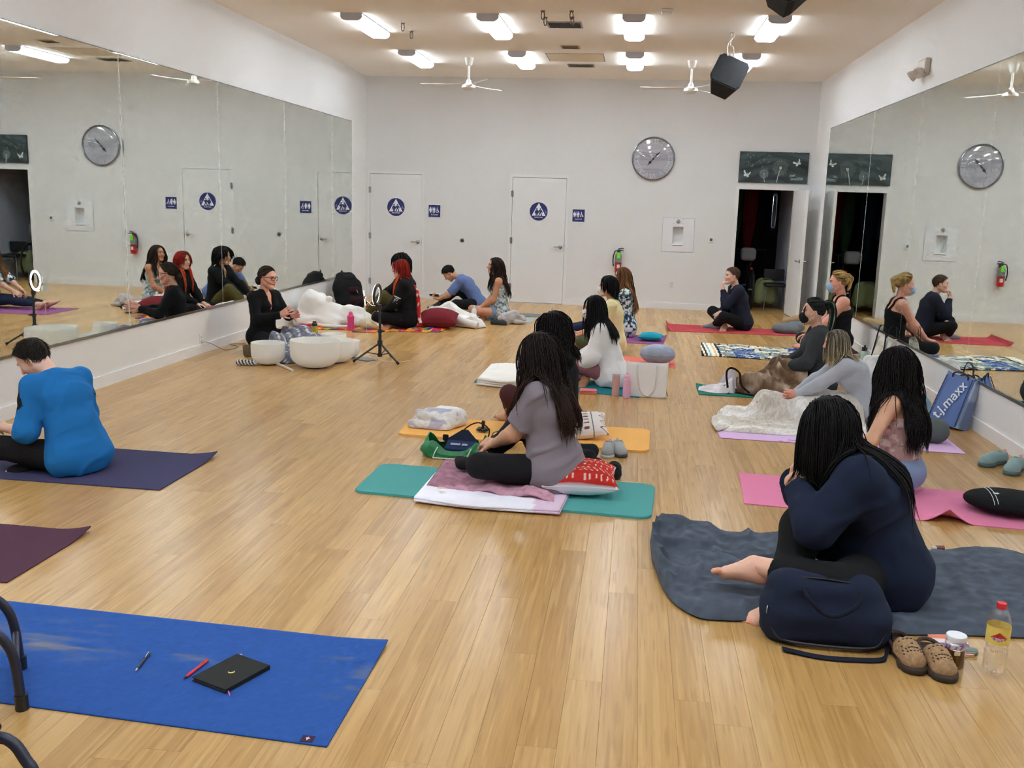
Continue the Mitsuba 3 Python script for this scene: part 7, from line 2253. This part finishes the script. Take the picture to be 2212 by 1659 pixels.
t = thing('patchwork_rug', 'colourful red and orange patchwork rug under the red-haired woman', 'rug')
part('weave', drape([(-4.42, 12.22), (-3.8, 12.30), (-3.2, 12.36), (-2.52, 12.50)], [(-4.45, 13.0), (-3.8, 13.15), (-3.2, 13.3), (-2.42, 13.35)], 110, 50, lambda x, y, u, v: .008 + .03 * folds(x, y, 4, 5) * edge(u, v, .05, .1) * (np.abs(x + 3.5) > .55) + .02 * (u < .12), .006), patch, 'cloth', t, True)
part('fringe', cat_(*[rod((-4.42 - .01, y_, .006), (-4.48, y_ + .01, .004), .003, 5) for y_ in np.linspace(12.25, 12.98, 22)]), (180, 60, 50), 'cloth', t, kind='stuff')
t = thing('duvet', 'white duvet heaped against the left wall behind the instructor', 'blanket')
g = Fld(.09)
g.cone((-4.42, 13.02, .20), (-4.36, 12.80, .31), .15, .13).cone((-4.36, 12.80, .30), (-4.12, 12.72, .17), .13, .15).cone((-4.12, 12.74, .15), (-3.72, 12.66, .09), .15, .11).cone((-4.40, 13.15, .12), (-3.85, 13.10, .10), .15, .13).cone((-4.45, 12.62, .06), (-3.95, 12.52, .05), .075, .07).cone((-3.75, 12.80, .10), (-3.55, 12.70, .08), .10, .08)
g.plane((0, 0, .013), (0, 0, -1))
part('cover', g.mesh(.014, lambda p: -.075 * (fb(p * [6, 6, 8], 2, 3) - .5) - .05 * np.clip(1 - np.abs(fb(p * [3.2, 3.2, 2.2] + 4, 2, 9) - .5) * 9, 0, 1)), (234, 232, 228), 'cloth', t, True)
part('turned_edge', tube(cr([(-4.40, 12.54, .05), (-4.2, 12.47, .035), (-3.95, 12.42, .03), (-3.70, 12.47, .03)], 6), .022, 8), (238, 237, 233), 'cloth', t, True)
t = thing('cream_cloth', 'crumpled cream cloth between the pink bottle and the red-haired woman', 'cloth')
part('heap', Fld(.05).ell((-3.45, 12.52, .07), V(.13, .10, .075)).ell((-3.36, 12.50, .06), V(.09, .08, .06)).plane((0, 0, .01), (0, 0, -1)).mesh(.013, lambda p: -.05 * (fb(p * 12, 2, 3) - .5)), (224, 218, 186), 'cloth', t, True)
part('corner', Fld(.03).cone((-3.40, 12.44, .12), (-3.30, 12.40, .06), .03, .015).mesh(.01), (230, 224, 196), 'cloth', t, True)
bottle('water_bottle', 'magenta pink water bottle in front of the white duvet', (-3.675, 12.34), [(0, 0), (.042, .001), (.046, .006), (.046, .10), (.043, .11), (.046, .12), (.046, .185), (.03, .205), (0, .206)], (206, 60, 122), [(.022, .204), (.025, .206), (.025, .235), (.015, .245), (0, .246)], (222, 84, 144))
t = thing('phone_case', 'dark magazine with orange corner beside the pink bottle', 'magazine')
part('cover', xf(rbox(.30, .16, .012, .003, c=(0, 0, .007)), M4((-3.46, 12.24, 0), rz=6)), lambda v: np.where((v[:, :1] > -3.36), (214, 112, 66), (56, 36, 46)), 'satin', t)
part('pages', xf(rbox(.294, .154, .006, .001, c=(0, 0, .007)), M4((-3.46, 12.238, 0), rz=6)), (226, 222, 214), 'matte', t)
pillow('floor_pillow', 'dark red floor pillow behind the red-haired woman', (-2.62, 12.93), (.54, .46, .26), (112, 38, 44), rz=6, rx=10, z=.012, p=.42)
t = thing('white_blanket', 'thick white blanket draped behind the dark red pillow', 'blanket')
part('plush', drape([(-2.95, 13.18), (-2.6, 13.25), (-2.35, 13.12), (-2.12, 13.02)], [(-2.95, 13.6), (-2.55, 13.75), (-2.3, 13.60), (-2.0, 13.22)], 60, 40, lambda x, y, u, v: .014 + edge(u, v, .08, .15) * (.10 + .17 * np.exp(-((x + 2.58)**2 / .03 + (y - 13.4)**2 / .05)) + .05 * folds(x, y, 4.5, 5)), .018), (232, 228, 222), 'cloth', t, True)
part('roll', tube(cr([(-2.92, 13.30, .10), (-2.80, 13.28, .19), (-2.66, 13.26, .22), (-2.50, 13.20, .17), (-2.30, 13.10, .09), (-2.10, 13.02, .05)], 6), .05, 10), (236, 232, 227), 'cloth', t, True)
# backpack
t = thing('backpack', 'black hiking backpack leaning against the left wall near the corner', 'backpack')
M = M4((-4.28, 14.45, 0), rz=-30, ry=-16, s=1.1)
part('body', Fld(.05).cone((0, -.10, .13), (0, .10, .13), .125).cone((0, -.10, .34), (0, .10, .34), .115).cone((0, -.10, .13), (0, -.10, .34), .12).cone((0, .10, .13), (0, .10, .34), .12).cone((-.01, -.075, .47), (-.01, .075, .47), .085).plane((0, 0, .01), (0, 0, -1)).mesh(.014, lambda p: -.03 * (fb(p * 9, 2, 3) - .5)), (31, 30, 32), 'cloth', t, True, M=M)
part('front_pocket', Fld(.04).cone((.11, -.08, .13), (.11, .08, .13), .06).cone((.10, -.07, .28), (.10, .07, .28), .05).mesh(.014), (48, 27, 33), 'cloth', t, True, M=M)
part('top_flap', Fld(.03).cone((.05, -.08, .46), (.05, .08, .46), .05).cone((-.05, -.08, .52), (-.05, .08, .52), .035).mesh(.014), (38, 36, 39), 'cloth', t, True, M=M)
for s in (-1, 1):
    part('strap', tube(cr([(-.07, s * .08, .50), (-.145, s * .10, .42), (-.15, s * .12, .25), (-.10, s * .13, .10)], 6), .016, 6), (24, 24, 26), 'cloth', t, M=M)
part('grab_loop', tube(cr([(-.05, -.03, .54), (-.05, 0, .585), (-.05, .03, .54)], 4), .008, 6), (24, 24, 26), 'cloth', t, M=M)
part('waist_belt', tube(cr([(.10, -.12, .06), (.25, -.20, .03), (.42, -.22, .05), (.50, -.16, .03)], 6), .022, 6), (26, 26, 28), 'cloth', t, M=M)
part('zip_pull', tube([(.17, .0, .27), (.185, .0, .22)], .005, 6), (150, 150, 152), 'metal', t, M=M)
# by the back wall
t = thing('plush_blanket', 'pale grey plush blanket bundled beside the woman in the patterned tank top', 'blanket')
part('plush', Fld(.05).ell((-1.78, 13.78, .07), V(.14, .12, .085)).ell((-1.64, 13.86, .06), V(.12, .11, .07)).ell((-1.70, 13.80, .13), V(.08, .07, .06)).plane((0, 0, .006), (0, 0, -1)).mesh(.013, lambda p: -.06 * (fb(p * 13, 2, 3) - .5)), (178, 170, 168), 'cloth', t, True)
part('loose_end', Fld(.03).cone((-1.66, 13.72, .04), (-1.52, 13.74, .03), .035, .02).mesh(.011), (186, 178, 176), 'cloth', t, True)
footwear('shoe', 'dark shoe in front of the pale grey plush blanket', (-2.0, 13.60), (-1.78, 13.56), 'slipon', (58, 60, 58), L=.25)
bottle('water_bottle', 'white metal water bottle in front of the woman in the patterned tank top', (-2.25, 13.66), [(0, 0), (.036, .001), (.038, .006), (.038, .16), (.030, .20), (.018, .215), (0, .216)], (232, 230, 228), [(.017, .214), (.019, .216), (.019, .25), (.016, .256), (0, .257)], (226, 226, 226))
cup_ = [(0, .003), (.030, .002), (.037, .10), (.039, .104), (.034, .104), (.028, .008), (0, .008)]
bottle('cup', 'white paper cup beside the white metal bottle', (-2.36, 13.70), cup_, (230, 226, 222), cat='cup')
bottle('cup', 'white paper cup on the floor before the man in the blue T-shirt', (-3.10, 14.72), cup_, (230, 228, 224), cat='cup')
